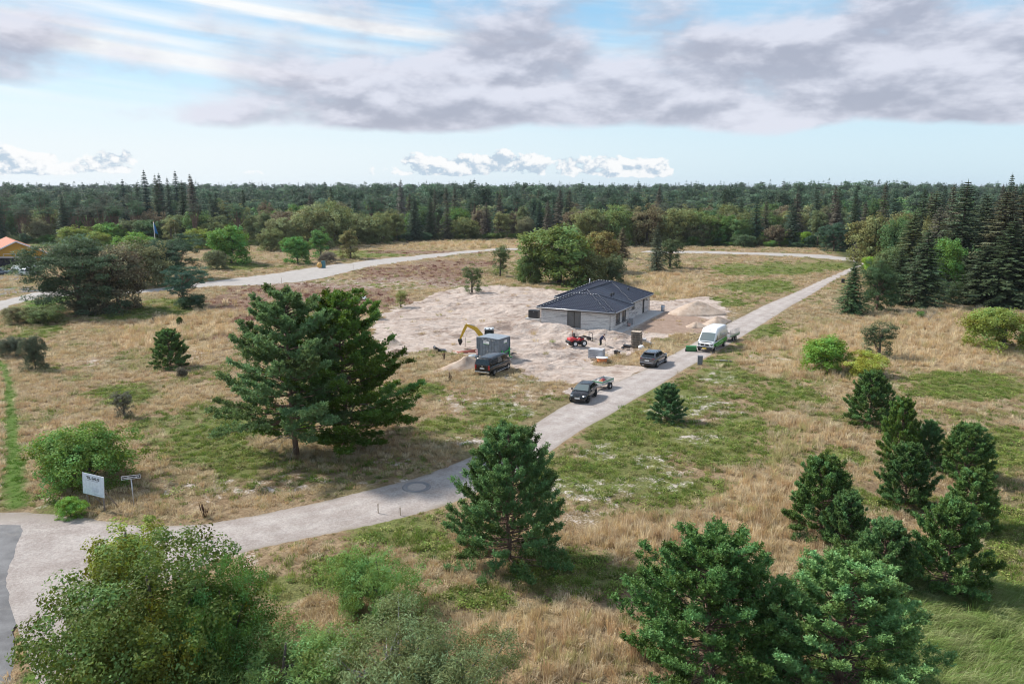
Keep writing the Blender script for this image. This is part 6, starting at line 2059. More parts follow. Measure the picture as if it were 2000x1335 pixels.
c.pair('roof_rail', (-.7, .60, 1.66), (1.7, .05, .05), M_CHROME); c.piece('exhaust', (-2.2, .45, .30), (.1, .28, .07), M_CHROME)
c.piece('spoiler', (-1.72, 0, 1.60), (.34, 1.22, .05), M_STEELBLK); c.pair('headlight', (2.02, .62, .86), (.3, .3, .13), M_LAMP, .04, -.4)
c.piece('grille', (2.15, 0, .62), (.1, .9, .3), M_STEELBLK)
# black minibus
c = Car('minibus', 'black minibus parked in the weeds in front of the container hut', 'minibus', loc3(-1.95, 81.0), math.radians(63),
        [(-2.62, .50, 1.10, .84), (-2.56, .34, 1.17, .92), (-1.8, .27, 1.18, .95), (0, .26, 1.15, .95), (1.5, .27, 1.12, .95), (2.05, .28, 1.06, .93), (2.45, .32, .92, .86), (2.62, .45, .72, .74)],
        ((-2.60, 1.17), (-2.42, 1.90), (1.05, 1.94), (2.05, 1.09)), .92, .78, M_PBLACK)
c.windows([(-2.3, -1.15), (-1.08, .10), (.18, 1.15), (1.22, 1.62)], .06, .16); c.screen(); c.screen(False, .12, .86, name='rear_window')
c.wheels((-1.62, 1.55), .34, .23, .95)
c.pair('tail_light', (-2.60, .80, .98), (.08, .2, .46), M_RED); c.piece('number_plate', (-2.64, 0, .86), (.03, .52, .11), M_PLATE, .004)
c.piece('emblem', (-2.635, 0, 1.09), (.02, .13, .13), M_CHROME); c.piece('bumper', (-2.66, 0, .46), (.14, 1.72, .16), M_CHROME)
c.pair('side_step', (0, .98, .30), (2.5, .08, .06), M_CHROME); c.mirrors(1.45, 1.25, .94)
c.pair('headlight', (2.46, .62, .84), (.2, .34, .2), M_LAMP, .04, -.3); c.piece('grille', (2.6, 0, .7), (.06, 1.0, .14), M_STEELBLK)
# white delivery van
c = Car('delivery_van', 'white high-roof van with a green side band on the gravel road', 'van', loc3(24.75, 93.2), math.radians(-121),
        [(-2.98, .45, 1.2, .97), (-2.9, .35, 1.25, 1.0), (-1.5, .32, 1.25, 1.01), (0, .32, 1.25, 1.01), (1.4, .33, 1.24, 1.01), (2.2, .36, 1.20, .99), (2.7, .40, 1.08, .94), (2.98, .50, .88, .84)],
        ((-2.98, 1.25), (-2.92, 2.62), (.95, 2.66), (2.42, 1.22)), 1.0, .88, M_PWHITE)
c.windows([(1.05, 1.75)], .08, .62, M_CARGLASS); c.screen(True, .06, .66, M_SCREEN); c.wheels((-1.85, 1.95), .36, .24, 1.01)
for s in (1, -1):
    part('green_band', Geo().add([(-2.85, s * 1.022, .52), (1.35, s * 1.022, .52), (2.5, s * 1.0, .74), (2.5, s * 1.0, 1.02), (1.2, s * 1.022, 1.06), (-2.85, s * 1.022, 1.15)], [(0, 1, 2, 3, 4, 5)] if s < 0 else [(5, 4, 3, 2, 1, 0)]), plain('green_film', (.035, .30, .03), .4), c.root)
    part('side_lettering', Geo().box((-1.6, s * .995, 1.62), (1.2, .012, .16), 0), plain('grey_print', (.52, .56, .60), .5), c.root)
    part('side_emblem', Geo().box((-.25, s * .985, 1.78), (.34, .012, .30), 0), plain('green_print', (.40, .52, .40), .5), c.root)
    part('band_lettering', Geo().box((-.4, s * 1.027, .86), (1.7, .008, .10), 0), plain('pale_print', (.45, .68, .42), .5), c.root)
c.piece('grille', (2.97, 0, .92), (.08, 1.0, .26), M_STEELBLK); c.piece('grille_frame', (2.96, 0, .74), (.1, 1.06, .06), M_PWHITE)
c.piece('emblem', (3.02, 0, .94), (.02, .17, .17), M_CHROME)
c.piece('bumper', (2.93, 0, .56), (.26, 1.78, .30), M_BLACK, .08); c.piece('number_plate', (3.07, 0, .50), (.03, .52, .12), M_PLATEY, .004)
c.pair('headlight', (2.78, .74, .92), (.36, .28, .26), plain('dark_lamp', (.10, .11, .13), .15, coat=.8), .05, -.35); c.mirrors(2.0, 1.35, 1.02)
c.piece('wiper_panel', (2.5, 0, 1.20), (.14, 1.3, .04), M_STEELBLK); c.piece('roof_badge', (1.15, 0, 2.50), (.05, .12, .12), M_CHROME)


# ------------------------------------------------------------------ trailers
def wheel_at(root, x, y, R, w):
    t = part('wheel', Geo().lathe([(R * .6, -w / 2), (R * .93, -w / 2), (R, -w * .3), (R, w * .3), (R * .93, w / 2), (R * .6, w / 2)], (x, y, R), 'Y', 20), M_RUBBER, root)
    part('rim', Geo().lathe([(R * .62, -w * .45), (.03, -w * .3), (.001, -w * .3)], (x, y, R), 'Y', 16).lathe([(R * .62, w * .45), (.03, w * .3), (.001, w * .3)], (x, y, R), 'Y', 16), M_RIM, t)


M_ALU = plain('aluminium', (.58, .60, .60), .4, metal=.4)
M_STRIPE = plain('trailer_green', (.10, .30, .16), .45)
t = thing('box_trailer', 'small open aluminium trailer with a green stripe behind the black hatchback', 'trailer', loc3(9.05, 74.1), math.radians(-128))
part('bed', Geo().box((0, 0, .50), (2.15, 1.15, .06)), M_OLDWOOD, t)
for s in (1, -1):
    part('side_board', Geo().box((0, s * .585, .70), (2.2, .025, .40), bev=.008), M_ALU, t)
    part('stripe', Geo().box((0, s * .602, .80), (2.16, .008, .12)), M_STRIPE, t)
    part('mudguard', Geo().lathe([(.34, -.1), (.34, .1)], (-.1, s * .74, .29), 'Y', 18), M_BLACK, t)
    wheel_at(t, -.1, s * .74, .28, .16)
part('front_board', Geo().box((1.1, 0, .70), (.025, 1.16, .40), bev=.008), M_ALU, t); part('front_stripe', Geo().box((1.117, 0, .80), (.008, 1.12, .12)), M_STRIPE, t)
part('tail_board', Geo().box((-1.1, 0, .70), (.025, 1.16, .40), bev=.008), M_ALU, t)
part('drawbar', Geo().beam((1.0, .35, .44), (2.1, 0, .44), .06, .07).beam((1.0, -.35, .44), (2.1, 0, .44), .06, .07), M_ZINC, t)
TR = t
for k, (dx, dy, col, lab) in enumerate(((.75, .25, (.75, .26, .10), 'orange fuel can in the small trailer'), (.1, .05, (.35, .04, .06), 'dark red can in the small trailer'), (.5, -.2, (.62, .6, .58), 'pale canister in the small trailer'))):
    a = math.radians(-128); wx = 9.05 + dx * math.cos(a) - dy * math.sin(a); wy = 74.1 + dx * math.sin(a) + dy * math.cos(a)
    q = thing('fuel_can', lab, 'can', (wx, wy, hz(wx, wy) + .555), .4 * k)
    mm = plain('can_%d' % k, col, .5)
    part('tank', Geo().box((0, 0, .19), (.34, .2, .38), bev=.03), mm, q)
    part('handle', Geo().tube([(-.1, 0, .37), (-.1, 0, .45), (.1, 0, .45), (.1, 0, .37)], .018, 6), mm, q)
t = thing('cage_trailer', 'flatbed trailer with mesh sides coupled behind the white van', 'trailer', loc3(28.3, 98.4), math.radians(-128))
part('bed', Geo().box((0, 0, .62), (3.1, 1.6, .10)), M_OLDWOOD, t)
mesh_side = Geo()
for s in (1, -1):
    part('side_board', Geo().box((0, s * .82, .82), (3.14, .03, .32), bev=.01), M_ALU, t)
    part('stripe', Geo().box((0, s * .84, .74), (3.1, .008, .10)), M_STRIPE, t)
    g = Geo()
    for k in range(9):
        g.beam((-1.55 + k * .3875, s * .82, .98), (-1.55 + k * .3875, s * .82, 1.58), .03, .03)
    for zz in (1.0, 1.15, 1.3, 1.45, 1.58):
        g.beam((-1.55, s * .82, zz), (1.55, s * .82, zz), .022, .022)
    part('mesh_panel', g, M_ZINC, t)
    for xx in (-.45, .35):
        wheel_at(t, xx, s * .70, .30, .18)
    part('mudguard', Geo().box((-.05, s * .74, .66), (1.7, .22, .03)), M_BLACK, t)
g = Geo()
for k in range(5):
    g.beam((1.56, -.8 + k * .4, .66), (1.56, -.8 + k * .4, 1.58), .03, .03)
for zz in (1.0, 1.3, 1.58):
    g.beam((1.56, -.8, zz), (1.56, .8, zz), .022, .022)
part('front_mesh', g, M_ZINC, t)
part('front_board', Geo().box((1.58, 0, .82), (.03, 1.6, .32), bev=.01), M_ALU, t)
part('drawbar', Geo().beam((1.5, .4, .52), (2.9, 0, .50), .07, .08).beam((1.5, -.4, .52), (2.9, 0, .50), .07, .08), M_STEELBLK, t)

# ------------------------------------------------------------------ container hut
def corrugated(a, b_, h0, h1, n, dep=.05):
    a = np.array(a, float); b_ = np.array(b_, float); d = b_ - a; L = np.linalg.norm(d); d /= L
    nr = np.array([d[1], -d[0]])
    P = []
    for k in range(n):
        for f_, o in ((0.0, 0), (.35, 0), (.5, dep), (.85, dep)):
            P.append(a + d * L * (k + f_) / n - nr * o)
    P.append(b_)
    P = np.array(P); m_ = len(P)
    v = np.concatenate([np.c_[P, np.full(m_, h0)], np.c_[P, np.full(m_, h1)]])
    i = np.arange(m_ - 1)
    return Geo().add(v, np.stack([i, i + 1, i + 1 + m_, i + m_], 1))


M_HUT = plain('hut_steel', (.20, .235, .275), .5, metal=.25, var=.2, scale=3)
M_CHEV_R = plain('chevron_red', (.55, .06, .04), .5)
zt = 2.55
A_ = np.array(G(931.5, 657.5, zt)); B_ = np.array(G(973, 662.5, zt)); C_ = np.array(G(993.5, 657, zt))
hd = math.atan2(*(B_ - A_)[::-1])
W_ = np.linalg.norm(B_ - A_); D_ = 2.5
hc = (A_ + B_) / 2 + np.array([-math.sin(hd), math.cos(hd)]) * D_ / 2
t = thing('container_hut', 'blue-grey corrugated steel container hut with white signs', 'container', (float(hc[0]), float(hc[1]), hz(*hc)), hd)
hw_, hd_ = W_ / 2, D_ / 2
z0, z1 = .35, 2.45
part('front_panel', corrugated((-hw_, -hd_), (hw_, -hd_), z0, z1, 14), M_HUT, t)
part('side_panel', corrugated((hw_, -hd_), (hw_, hd_), z0, z1, 11), M_HUT, t)
part('back_panel', corrugated((hw_, hd_), (-hw_, hd_), z0, z1, 14), M_HUT, t)
part('side_panel', corrugated((-hw_, hd_), (-hw_, -hd_), z0, z1, 11), M_HUT, t)
g = Geo()
for sx_ in (-1, 1):
    for sy_ in (-1, 1):
        g.box((sx_ * hw_, sy_ * hd_, (z0 + z1) / 2), (.1, .1, z1 - z0 + .1))
for zz in (z0, z1):
    g.box((0, -hd_, zz), (W_ + .1, .1, .1)).box((0, hd_, zz), (W_ + .1, .1, .1)).box((-hw_, 0, zz), (.098, D_, .098)).box((hw_, 0, zz), (.098, D_, .098))
part('corner_frame', g, M_HUT, t)
part('floor', Geo().box((0, 0, z0 - .02), (W_ - .1, D_ - .1, .06)), M_STEELBLK, t)
rf = corrugated((-hw_ - .06, 0), (hw_ + .06, 0), -hd_ - .06, hd_ + .06, 16, .03)
V = np.concatenate(rf.v)
rf.v = [np.stack([V[:, 0], V[:, 2], z1 + .11 + V[:, 1] * .8 - .04 * np.abs(V[:, 0])], -1)]
part('roof', rf, plain('galvanised', (.46, .50, .52), .4, metal=.4), t)
for nm, c3, s3 in (('sign', (-.15, -hd_ - .012, 1.95), (.78, .02, .42)), ('sign', (hw_ + .012, .25, 2.0), (.02, .66, .42))):
    o = part(nm, Geo().box(c3, s3), M_WHITE, t)
    if s3[0] > s3[1]:
        part('sign_stripe', Geo().box((c3[0], c3[1] - .014, c3[2] - .16), (s3[0], .006, .08)), M_GREENP, o)
        part('sign_text', Geo().box((c3[0] - .18, c3[1] - .014, c3[2] + .08), (.26, .006, .09)), M_STONE, o)
    else:
        part('sign_stripe', Geo().box((c3[0] + .014, c3[1], c3[2] - .16), (.006, s3[1], .08)), M_GREENP, o)
        part('sign_text', Geo().box((c3[0] + .014, c3[1] - .12, c3[2] + .08), (.006, .24, .09)), M_STONE, o)
for cx_, cy_, fr in ((-hw_ + .02, -hd_ - .06, 1), (hw_ - .12, -hd_ - .06, 1), (hw_ + .06, hd_ - .15, 0)):
    o = part('chevron_board', Geo().box((cx_, cy_, .75), (.24, .02, .7) if fr else (.02, .24, .7)), M_WHITE, t)
    for k in range(3):
        part('chevron', Geo().box((cx_, cy_ - .012, .52 + k * .23), (.25, .006, .09), rot=Matrix.Rotation(.5, 3, 'Y')) if fr else Geo().box((cx_ + .012, cy_, .52 + k * .23), (.006, .25, .09), rot=Matrix.Rotation(.5, 3, 'X')), M_CHEV_R, o)
g = Geo()
for k in range(9):
    g.box((-hw_ + .75 + k * .2, -hd_ + .02, 2.30), (.07, .05, .11))
part('vent_row', g, M_WHITE, t)
part('lock', Geo().box((.05, -hd_ - .02, .98), (.08, .05, .1)), M_ZINC, t)
M_GRN = plain('frame_green', (.04, .45, .10), .4)
g = Geo().beam((hw_ + .18, -hd_ + .55, .15), (hw_ + .18, -hd_ + .55, 1.1), .14, .14).beam((hw_ + .18, hd_ - .35, .15), (hw_ + .18, hd_ - .35, 1.25), .12, .12).beam((hw_ + .2, -hd_ + .55, .75), (hw_ + .2, hd_ - .35, .98), .1, .08).beam((hw_ + .2, hd_ - .35, .2), (hw_ + .55, hd_ - .35, .1), .1, .1)
part('tow_frame', g, M_GRN, t)
for sx_ in (-.55, .55):
    for sy_ in (-1, 1):
        wheel_at(t, sx_, sy_ * (hd_ - .2), .30, .2)
part('skirt', Geo().box((0, 0, .22), (W_ - .6, D_ - .5, .16)), M_STEELBLK, t)

# ------------------------------------------------------------------ digger behind the hut
ey_ = 93.7
ex_ = float(ray(946, 366)[0] / ray(946, 366)[1] * ey_)
t = thing('excavator', 'yellow wheeled digger behind the container hut with bent arm', 'excavator', (ex_, ey_, hz(ex_, ey_)), 0)
M_YEL = plain('digger_yellow', (.62, .38, .03), .4, coat=.3)
part('undercarriage', Geo().box((0, 0, .75), (1.3, 3.0, .35), bev=.05), M_STEELBLK, t)
for sx_ in (-.75, .75):
    for sy_ in (-1.0, 1.0):
        q = part('wheel', Geo().lathe([(.3, -.18), (.46, -.2), (.5, -.12), (.5, .12), (.46, .2), (.3, .18)], (0, 0, 0), 'X', 20), M_RUBBER, t, loc=(sx_, sy_, .5))
        part('rim', Geo().lathe([(.31, -.1), (.05, -.04), (.05, .04), (.31, .1)], (0, 0, 0), 'X', 16), M_REDP, q)
part('upper_deck', Geo().box((.35, .1, 1.12), (2.0, 1.8, .45), bev=.08), M_YEL, t)
part('engine_cover', Geo().box((1.0, .55, 1.45), (.8, .9, .3), bev=.1), M_YEL, t)
cz = 1.3
g = Geo()
for px_, py_ in ((-.05, -.75), (1.0, -.75), (-.05, .45), (1.0, .45)):
    g.beam((px_, py_, cz), (px_ * .92 + .04, py_ * .92, 2.45), .09, .09)
part('cab_frame', g, M_STEELBLK, t)
part('cab_roof', Geo().box((.47, -.15, 2.5), (1.2, 1.35, .12), bev=.05), plain('cab_roof_pale', (.5, .53, .55), .4), t)
for c3, s3 in (((.47, -.745, 1.88), (.95, .02, 1.1)), ((-.04, -.15, 1.88), (.02, 1.1, 1.1)), ((.98, -.15, 1.88), (.02, 1.1, 1.1)), ((.47, .44, 1.88), (.95, .02, 1.1))):
    part('cab_window', Geo().box(c3, s3), glass_mat('cab_glass', (.02, .03, .03), .7) if c3[1] == -.745 else M_GLASS, t)
part('seat', Geo().box((.5, 0, 1.6), (.5, .5, .6), bev=.08), M_BLACK, t)
for xx in (.0, .5, .95):
    part('work_lamp', Geo().box((xx, -.75, 2.61), (.14, .1, .12), bev=.02), M_STEELBLK, t)


def loc_on(px, py):
    """point of the photo on the vertical plane through the digger"""
    d = ray(px, py); y = ey_ - .5
    return (float(d[0] / d[1] * y) - ex_, -.5, CH + y * d[2] / d[1] - hz(ex_, ey_))


k0 = loc_on(940, 655); k1 = loc_on(911, 634); k2 = loc_on(898.5, 662); km = loc_on(929, 641.5)
k00 = (k0[0] + .4, -.5, 1.2)
part('boom', Geo().loft([[(p[0] + dx_ * w_, p[1] + dy_ * .16, p[2] + dz_ * w_) for dx_, dy_, dz_ in ((-.6, -1, -.7), (.6, -1, .7), (.6, 1, .7), (-.6, 1, -.7))] for p, w_ in ((k00, .22), (k0, .30), (km, .27), (k1, .17))], smooth=False), M_YEL, t)
part('stick', Geo().loft([[(p[0] + dx_ * w_, p[1] + dy_ * .13, p[2] + dz_ * w_) for dx_, dy_, dz_ in ((-.9, -1, .3), (.9, -1, -.3), (.9, 1, -.3), (-.9, 1, .3))] for p, w_ in (((k1[0] + .1, k1[1], k1[2] + .1), .17), ((k1[0] * .7 + k2[0] * .3, k1[1], k1[2] * .7 + k2[2] * .3), .19), (k2, .10))], smooth=False), M_YEL, t)
part('ram', Geo().tube([(km[0] - .1, km[1] - .02, km[2] + .35), (k1[0] + .1, k1[1] - .02, k1[2] + .12)], .05, 8), M_ZINC, t)
bk = [(0, .08), (.22, .0), (.30, -.3), (.10, -.72), (-.08, -.62), (-.18, -.3), (-.26, -.02)]
part('bucket', Geo().prism([(k2[0] + p, k2[2] + q) for p, q in bk], k2[1] - .35, k2[1] + .35), M_STEELBLK, t)

# ------------------------------------------------------------------ red compact loader
lx, ly = G(1128, 676)
t = thing('compact_loader', 'red compact loader with black forks in front of the house', 'loader', (lx, ly, hz(lx, ly)), math.radians(22))
for xx in (-.62, .62):
    for s in (-1, 1):
        q = part('wheel', Geo().lathe([(.22, -.15), (.36, -.17), (.41, -.1), (.41, .1), (.36, .17), (.22, .15)], (xx, s * .52, .41), 'Y', 20), M_RUBBER, t)
        part('rim', Geo().lathe([(.23, -.14), (.06, -.08), (.001, -.08)], (xx, s * .52, .41), 'Y', 16).lathe([(.23, .14), (.06, .08), (.001, .08)], (xx, s * .52, .41), 'Y', 16), M_WHITE, q)
part('rear_hood', Geo().box((-.75, 0, .88), (1.05, .95, .5), bev=.12), M_REDP, t)
part('chassis', Geo().box((0, 0, .52), (2.0, .6, .28), bev=.04), M_STEELBLK, t)
part('front_cowl', Geo().box((.45, 0, .80), (.6, .6, .4), bev=.08), M_REDP, t)
part('counterweight', Geo().box((-1.32, 0, .62), (.22, 1.1, .36), bev=.04), M_BLACK, t)
part('number_plate', Geo().box((-1.44, -.1, .34), (.02, .4, .16)), M_PLATE, t)
part('seat', Geo().box((-.35, 0, 1.2), (.45, .48, .14), bev=.04).box((-.58, 0, 1.48), (.14, .48, .5), bev=.05), M_BLACK, t)
part('steering_column', Geo().tube([(.15, 0, .95), (.0, 0, 1.32)], .03, 6).lathe([(.16, -.015), (.19, 0), (.16, .015)], (0, 0, 1.34), 'Z', 16), M_BLACK, t)
for s in (-1, 1):
    part('lift_arm', Geo().beam((.25, s * .3, 1.0), (1.05, s * .3, 1.15), .09, .14).beam((1.05, s * .3, 1.15), (1.75, s * .3, .95), .09, .12), M_STEELBLK, t)
g = Geo()
for s in (-1, 1):
    g.beam((1.85, s * .5, .55), (1.85, s * .5, 1.55), .06, .06).beam((1.85, s * .35, .6), (2.9, s * .35, .58), .1, .045)
for zz in (.58, .95, 1.55):
    g.beam((1.85, -.5, zz), (1.85, .5, zz), .06, .06)
part('fork_frame', g, M_STEELBLK, t)
part('hydraulic_box', Geo().box((1.55, 0, .85), (.4, .5, .4), bev=.04), M_BLACK, t)
part('beacon', Geo().cyl((-.62, .3, 1.15), (-.62, .3, 1.75), .02, 6).cyl((-.62, .3, 1.75), (-.62, .3, 1.9), .06, 10), M_ORANGE, t)

# ------------------------------------------------------------------ the worker
def person():
    x, y = G(1172.5, 676)
    root = thing('person', 'worker in dark blue top and black trousers bending over a shovel', 'person', (x, y, hz(x, y)), math.radians(-35))
    # local: faces +x
    J = {'pel': (0, 0, .93, .155), 'sp': (.10, 0, 1.12, .15), 'ch': (.27, 0, 1.34, .165), 'nk': (.42, 0, 1.47, .062), 'hd': (.50, 0, 1.53, .085), 'ht': (.58, 0, 1.64, .075)}
    for s, n in ((1, 'l'), (-1, 'r')):
        J.update({'hip' + n: (0, s * .10, .88, .115), 'kn' + n: (.06, s * .13, .48, .075), 'an' + n: (-.02, s * .14, .09, .05), 'to' + n: (.17, s * .16, .035, .038),
                  'sh' + n: (.33, s * .19, 1.36, .075), 'el' + n: (.45, s * .24, 1.10, .052), 'wr' + n: (.62, s * .10 + .02, .97, .036), 'ha' + n: (.68, s * .05 + .02, .94, .034)})
    E = [('pel', 'sp'), ('sp', 'ch'), ('ch', 'nk'), ('nk', 'hd'), ('hd', 'ht')]
    for n in 'lr':
        E += [('pel', 'hip' + n), ('hip' + n, 'kn' + n), ('kn' + n, 'an' + n), ('an' + n, 'to' + n), ('ch', 'sh' + n), ('sh' + n, 'el' + n), ('el' + n, 'wr' + n), ('wr' + n, 'ha' + n)]
        s = 1 if n == 'l' else -1
        for k in range(4):
            b_ = J['ha' + n]
            J['f%d%s' % (k, n)] = (b_[0] + .03, b_[1] + (k - 1.5) * .020, b_[2] - .05, .011)
            J['g%d%s' % (k, n)] = (b_[0] - .005, b_[1] + (k - 1.5) * .020, b_[2] - .075 + .006 * abs(k - 1), .009)
            E += [('ha' + n, 'f%d%s' % (k, n)), ('f%d%s' % (k, n), 'g%d%s' % (k, n))]
        J['t' + n] = (J['ha' + n][0] - .03, J['ha' + n][1] + s * .03, J['ha' + n][2] - .03, .011)
        E.append(('wr' + n, 't' + n))
    keys = list(J)
    me = bpy.data.meshes.new('figure')
    me.from_pydata([J[k][:3] for k in keys], [(keys.index(a), keys.index(b_)) for a, b_ in E], [])
    o = link('figure', me, root)
    sk = o.modifiers.new('skin', 'SKIN'); sk.use_smooth_shade = True
    for i, k in enumerate(keys):
        me.skin_vertices[0].data[i].radius = (J[k][3], J[k][3])
        me.skin_vertices[0].data[i].use_root = (k == 'pel')
    sb = o.modifiers.new('sub', 'SUBSURF'); sb.levels = 2; sb.render_levels = 2
    m_, b, p, out = new_mat('worker_cloth')
    tc = b.n('ShaderNodeTexCoord').outputs['Object']
    sep = b.n('ShaderNodeSeparateXYZ'); b.put(sep.inputs[0], tc)
    z = sep.outputs[2]
    c = b.mix(b.ss(z, .90, .92), (.020, .020, .022), (.030, .035, .085))
    c = b.mix(b.ss(z, .06, .08, 1, 0), c, (.05, .035, .025))
    c = b.mix(b.mul(b.ss(z, 1.455, 1.465), b.ss(sep.outputs[0], .38, .40)), c, (.45, .27, .20))
    c = b.mix(b.mul(b.ss(sep.outputs[0], .57, .59), b.ss(z, 1.05, 1.03)), c, (.45, .27, .20))
    b.put(p.inputs['Base Color'], c); p.inputs['Roughness'].default_value = .85
    me.materials.append(m_)
    hair = Geo()
    th = np.linspace(0, 2 * math.pi, 13)[:-1]
    hair.loft([[(.50 + .03 * q + math.cos(a) * k, math.sin(a) * k * .88, 1.60 + q * .055) for a in th] for q, k in ((0, .096), (.8, .098), (1.6, .075), (2.1, .03))])
    part('cap', hair, plain('cap_dark', (.06, .03, .035), .8), root)
    part('nose', Geo().box((.63, 0, 1.56), (.03, .025, .035), bev=.008), plain('skin', (.45, .27, .20), .6), root)
    for s in (1, -1):
        part('ear', Geo().box((.53, s * .088, 1.575), (.04, .018, .05), bev=.006), plain('skin_ear', (.45, .27, .20), .6), root)
    part('vest', Geo().loft([[(px_ + math.cos(a) * rx, math.sin(a) * ry, pz_ + math.cos(a) * -.06) for a in th] for px_, pz_, rx, ry in ((.03, .95, .165, .185), (.12, 1.12, .165, .19), (.25, 1.30, .17, .215), (.33, 1.42, .11, .15))]), plain('vest_navy', (.022, .028, .075), .85), root)
    # the shovel in the hands
    a = math.radians(-35)
    sx_, sy_ = x + math.cos(a) * .66 - math.sin(a) * .02, y + math.sin(a) * .66 + math.cos(a) * .02
    t = thing('shovel', 'pale-handled shovel held upright by the worker', 'shovel', (sx_, sy_, hz(x, y)), a)
    part('handle', Geo().cyl((0, 0, .3), (.02, 0, 1.15), .018, 8), M_WOOD, t)
    part('blade', Geo().loft([[(-.02, -.11, .34), (.02, -.11, .34), (.02, .11, .34), (-.02, .11, .34)], [(.0, -.11, .12), (.03, -.11, .12), (.03, .11, .12), (.0, .11, .12)], [(.02, -.03, 0), (.03, -.03, 0), (.03, .03, 0), (.02, .03, 0)]], smooth=False), M_ZINC, t)


person()
# ------------------------------------------------------------------ signs
def text_mesh(name, body, size, mat, parent, loc, rot, width=None):
    cu = bpy.data.curves.new(name, 'FONT')
    cu.body = body; cu.size = size; cu.align_x = 'CENTER'; cu.align_y = 'CENTER'; cu.extrude = .002; cu.offset = size * .035
    tmp = bpy.data.objects.new('tmp', cu); COL.objects.link(tmp)
    dg = bpy.context.evaluated_depsgraph_get()
    me = bpy.data.meshes.new_from_object(tmp.evaluated_get(dg))
    COL.objects.unlink(tmp); bpy.data.objects.remove(tmp)
    me.materials.clear(); me.materials.append(mat)
    o = link(name, me, parent, loc)
    o.rotation_euler = rot
    if width:
        xs = [v.co.x for v in me.vertices]
        k = width / (max(xs) - min(xs)); o.scale = (k, k, 1)
    return o


M_INK = plain('black_print', (.012, .012, .014), .5)
x, y = G(188, 996)
t = thing('sale_board', 'tilted white TIL SALG board in front of the green thicket', 'sign', (x, y, hz(x, y)), math.radians(-17))
BW, BH, BZ = 1.62, 1.36, 1.62
tilt = Matrix.Rotation(math.radians(5), 3, 'Y')
bd = part('board', Geo().box((0, 0, BZ), (BW, .03, BH), rot=tilt), plain('board_white', (.72, .76, .82), .35), t)
text_mesh('sale_text', 'TIL SALG', .26, M_INK, bd, (.03, -.019, BZ + .42), (math.pi / 2, math.radians(5), 0), .98)
part('text_line', Geo().box((.0, -.018, BZ + .27), (.86, .004, .025), rot=tilt), plain('grey_text', (.3, .32, .36), .5), bd)
part('text_line', Geo().box((.28, -.018, BZ - .60), (.5, .004, .02), rot=tilt), plain('grey_text2', (.3, .32, .36), .5), bd)
part('sketch', Geo().box((.12, -.018, BZ - .30), (.5, .004, .3), rot=tilt), plain('faint_print', (.62, .66, .74), .5), bd)
for s in (-1, 1):
    part('post', Geo().beam((s * .62, .05, -.2), (s * .62, .05, BZ + .5), .08, .08), M_OLDWOOD, t)
    part('brace', Geo().beam((s * .62, .1, 1.3), (s * .62 + .25, .9, -.1), .06, .06), M_OLDWOOD, t)
x, y = G(262, 990)
t = thing('street_sign', 'black street name sign with white border on a steel post', 'street sign', (x, y, hz(x, y)), math.radians(20))
part('post', Geo().cyl((0, 0, -.2), (0, 0, 1.95), .035, 10), M_ZINC, t)
pl = part('plate', Geo().box((0, -.05, 2.06), (1.12, .03, .24), bev=.01), M_INK, t)
g = Geo()
for zz in (2.165, 1.955):
    g.box((0, -.07, zz), (1.08, .008, .025))
for xx in (-.53, .53):
    g.box((xx, -.07, 2.06), (.025, .008, .19))
part('border', g, M_WHITE, pl)
text_mesh('street_name', 'Brødskovvænget', .15, M_WHITE, pl, (0, -.068, 2.055), (math.pi / 2, 0, 0), .92)

# ------------------------------------------------------------------ the yellow gabled house on the far left and its yard
gx, gy = G(36, 518)
t = thing('gabled_house', 'yellow gabled house with orange tiled roof at the far left', 'house', (gx, gy, hz(gx, gy)), math.radians(38))
M_YW = plain('yellow_board', (.62, .33, .05), .8, var=.1)
M_OT = plain('orange_tile', (.42, .135, .07), .75, var=.3, scale=2.5, bump=.5)
hwid, Lh, ez, rz_ = 6.6, 22.0, 2.7, 6.0
# gable end faces right-front: x to the right is the gable side
part('gable_wall', Geo().prism([(-hwid, -.3), (hwid, -.3), (hwid, ez), (0, rz_ - .3), (-hwid, ez)], -.3, 0, 'Y'), M_YW, t)
part('wall', Geo().box((-hwid + .15, Lh / 2, ez / 2 - .1), (.3, Lh, ez)).box((hwid - .15, Lh / 2, ez / 2 - .1), (.3, Lh, ez)).box((0, Lh - .15, ez / 2 - .1), (hwid * 2 - .6, .3, ez)), M_YW, t)
for s in (-1, 1):
    g = Geo()
    n = 22
    for k in range(n):
        a0, a1 = k / n, (k + 1) / n
        ex, ezr = hwid + .7, ez - .25
        q = lambda f: (s * (ex + (0 - ex) * f), ezr + (rz_ - ezr) * f)
        (xa_, za_), (xb_, zb_) = q(a0), q(a1 + .01)
        V = [(xa_, -.9, za_ + .06), (xa_, Lh + .5, za_ + .06), (xb_, Lh + .5, zb_ + .02), (xb_, -.9, zb_ + .02), (xa_, -.9, za_), (xa_, Lh + .5, za_)]
        g.add(V, [(0, 1, 2, 3), (4, 5, 1, 0)])
    part('roof', g, M_OT, t)
    part('barge_board', Geo().beam((s * (hwid + .72), -.95, ez - .30), (0, -.95, rz_ - .02), .06, .30), M_WHITE, t)
f = part('window_frame', Geo().box((-1.7, -.34, 2.9), (2.6, .08, .1)).box((-.4, -.34, 2.5), (.1, .08, .8)).box((-3.0, -.34, 2.5), (.1, .08, .8)), M_WHITE, t)
part('pane', Geo().box((.5, -.32, 2.55), (.9, .04, .6)), M_GLASS, f)
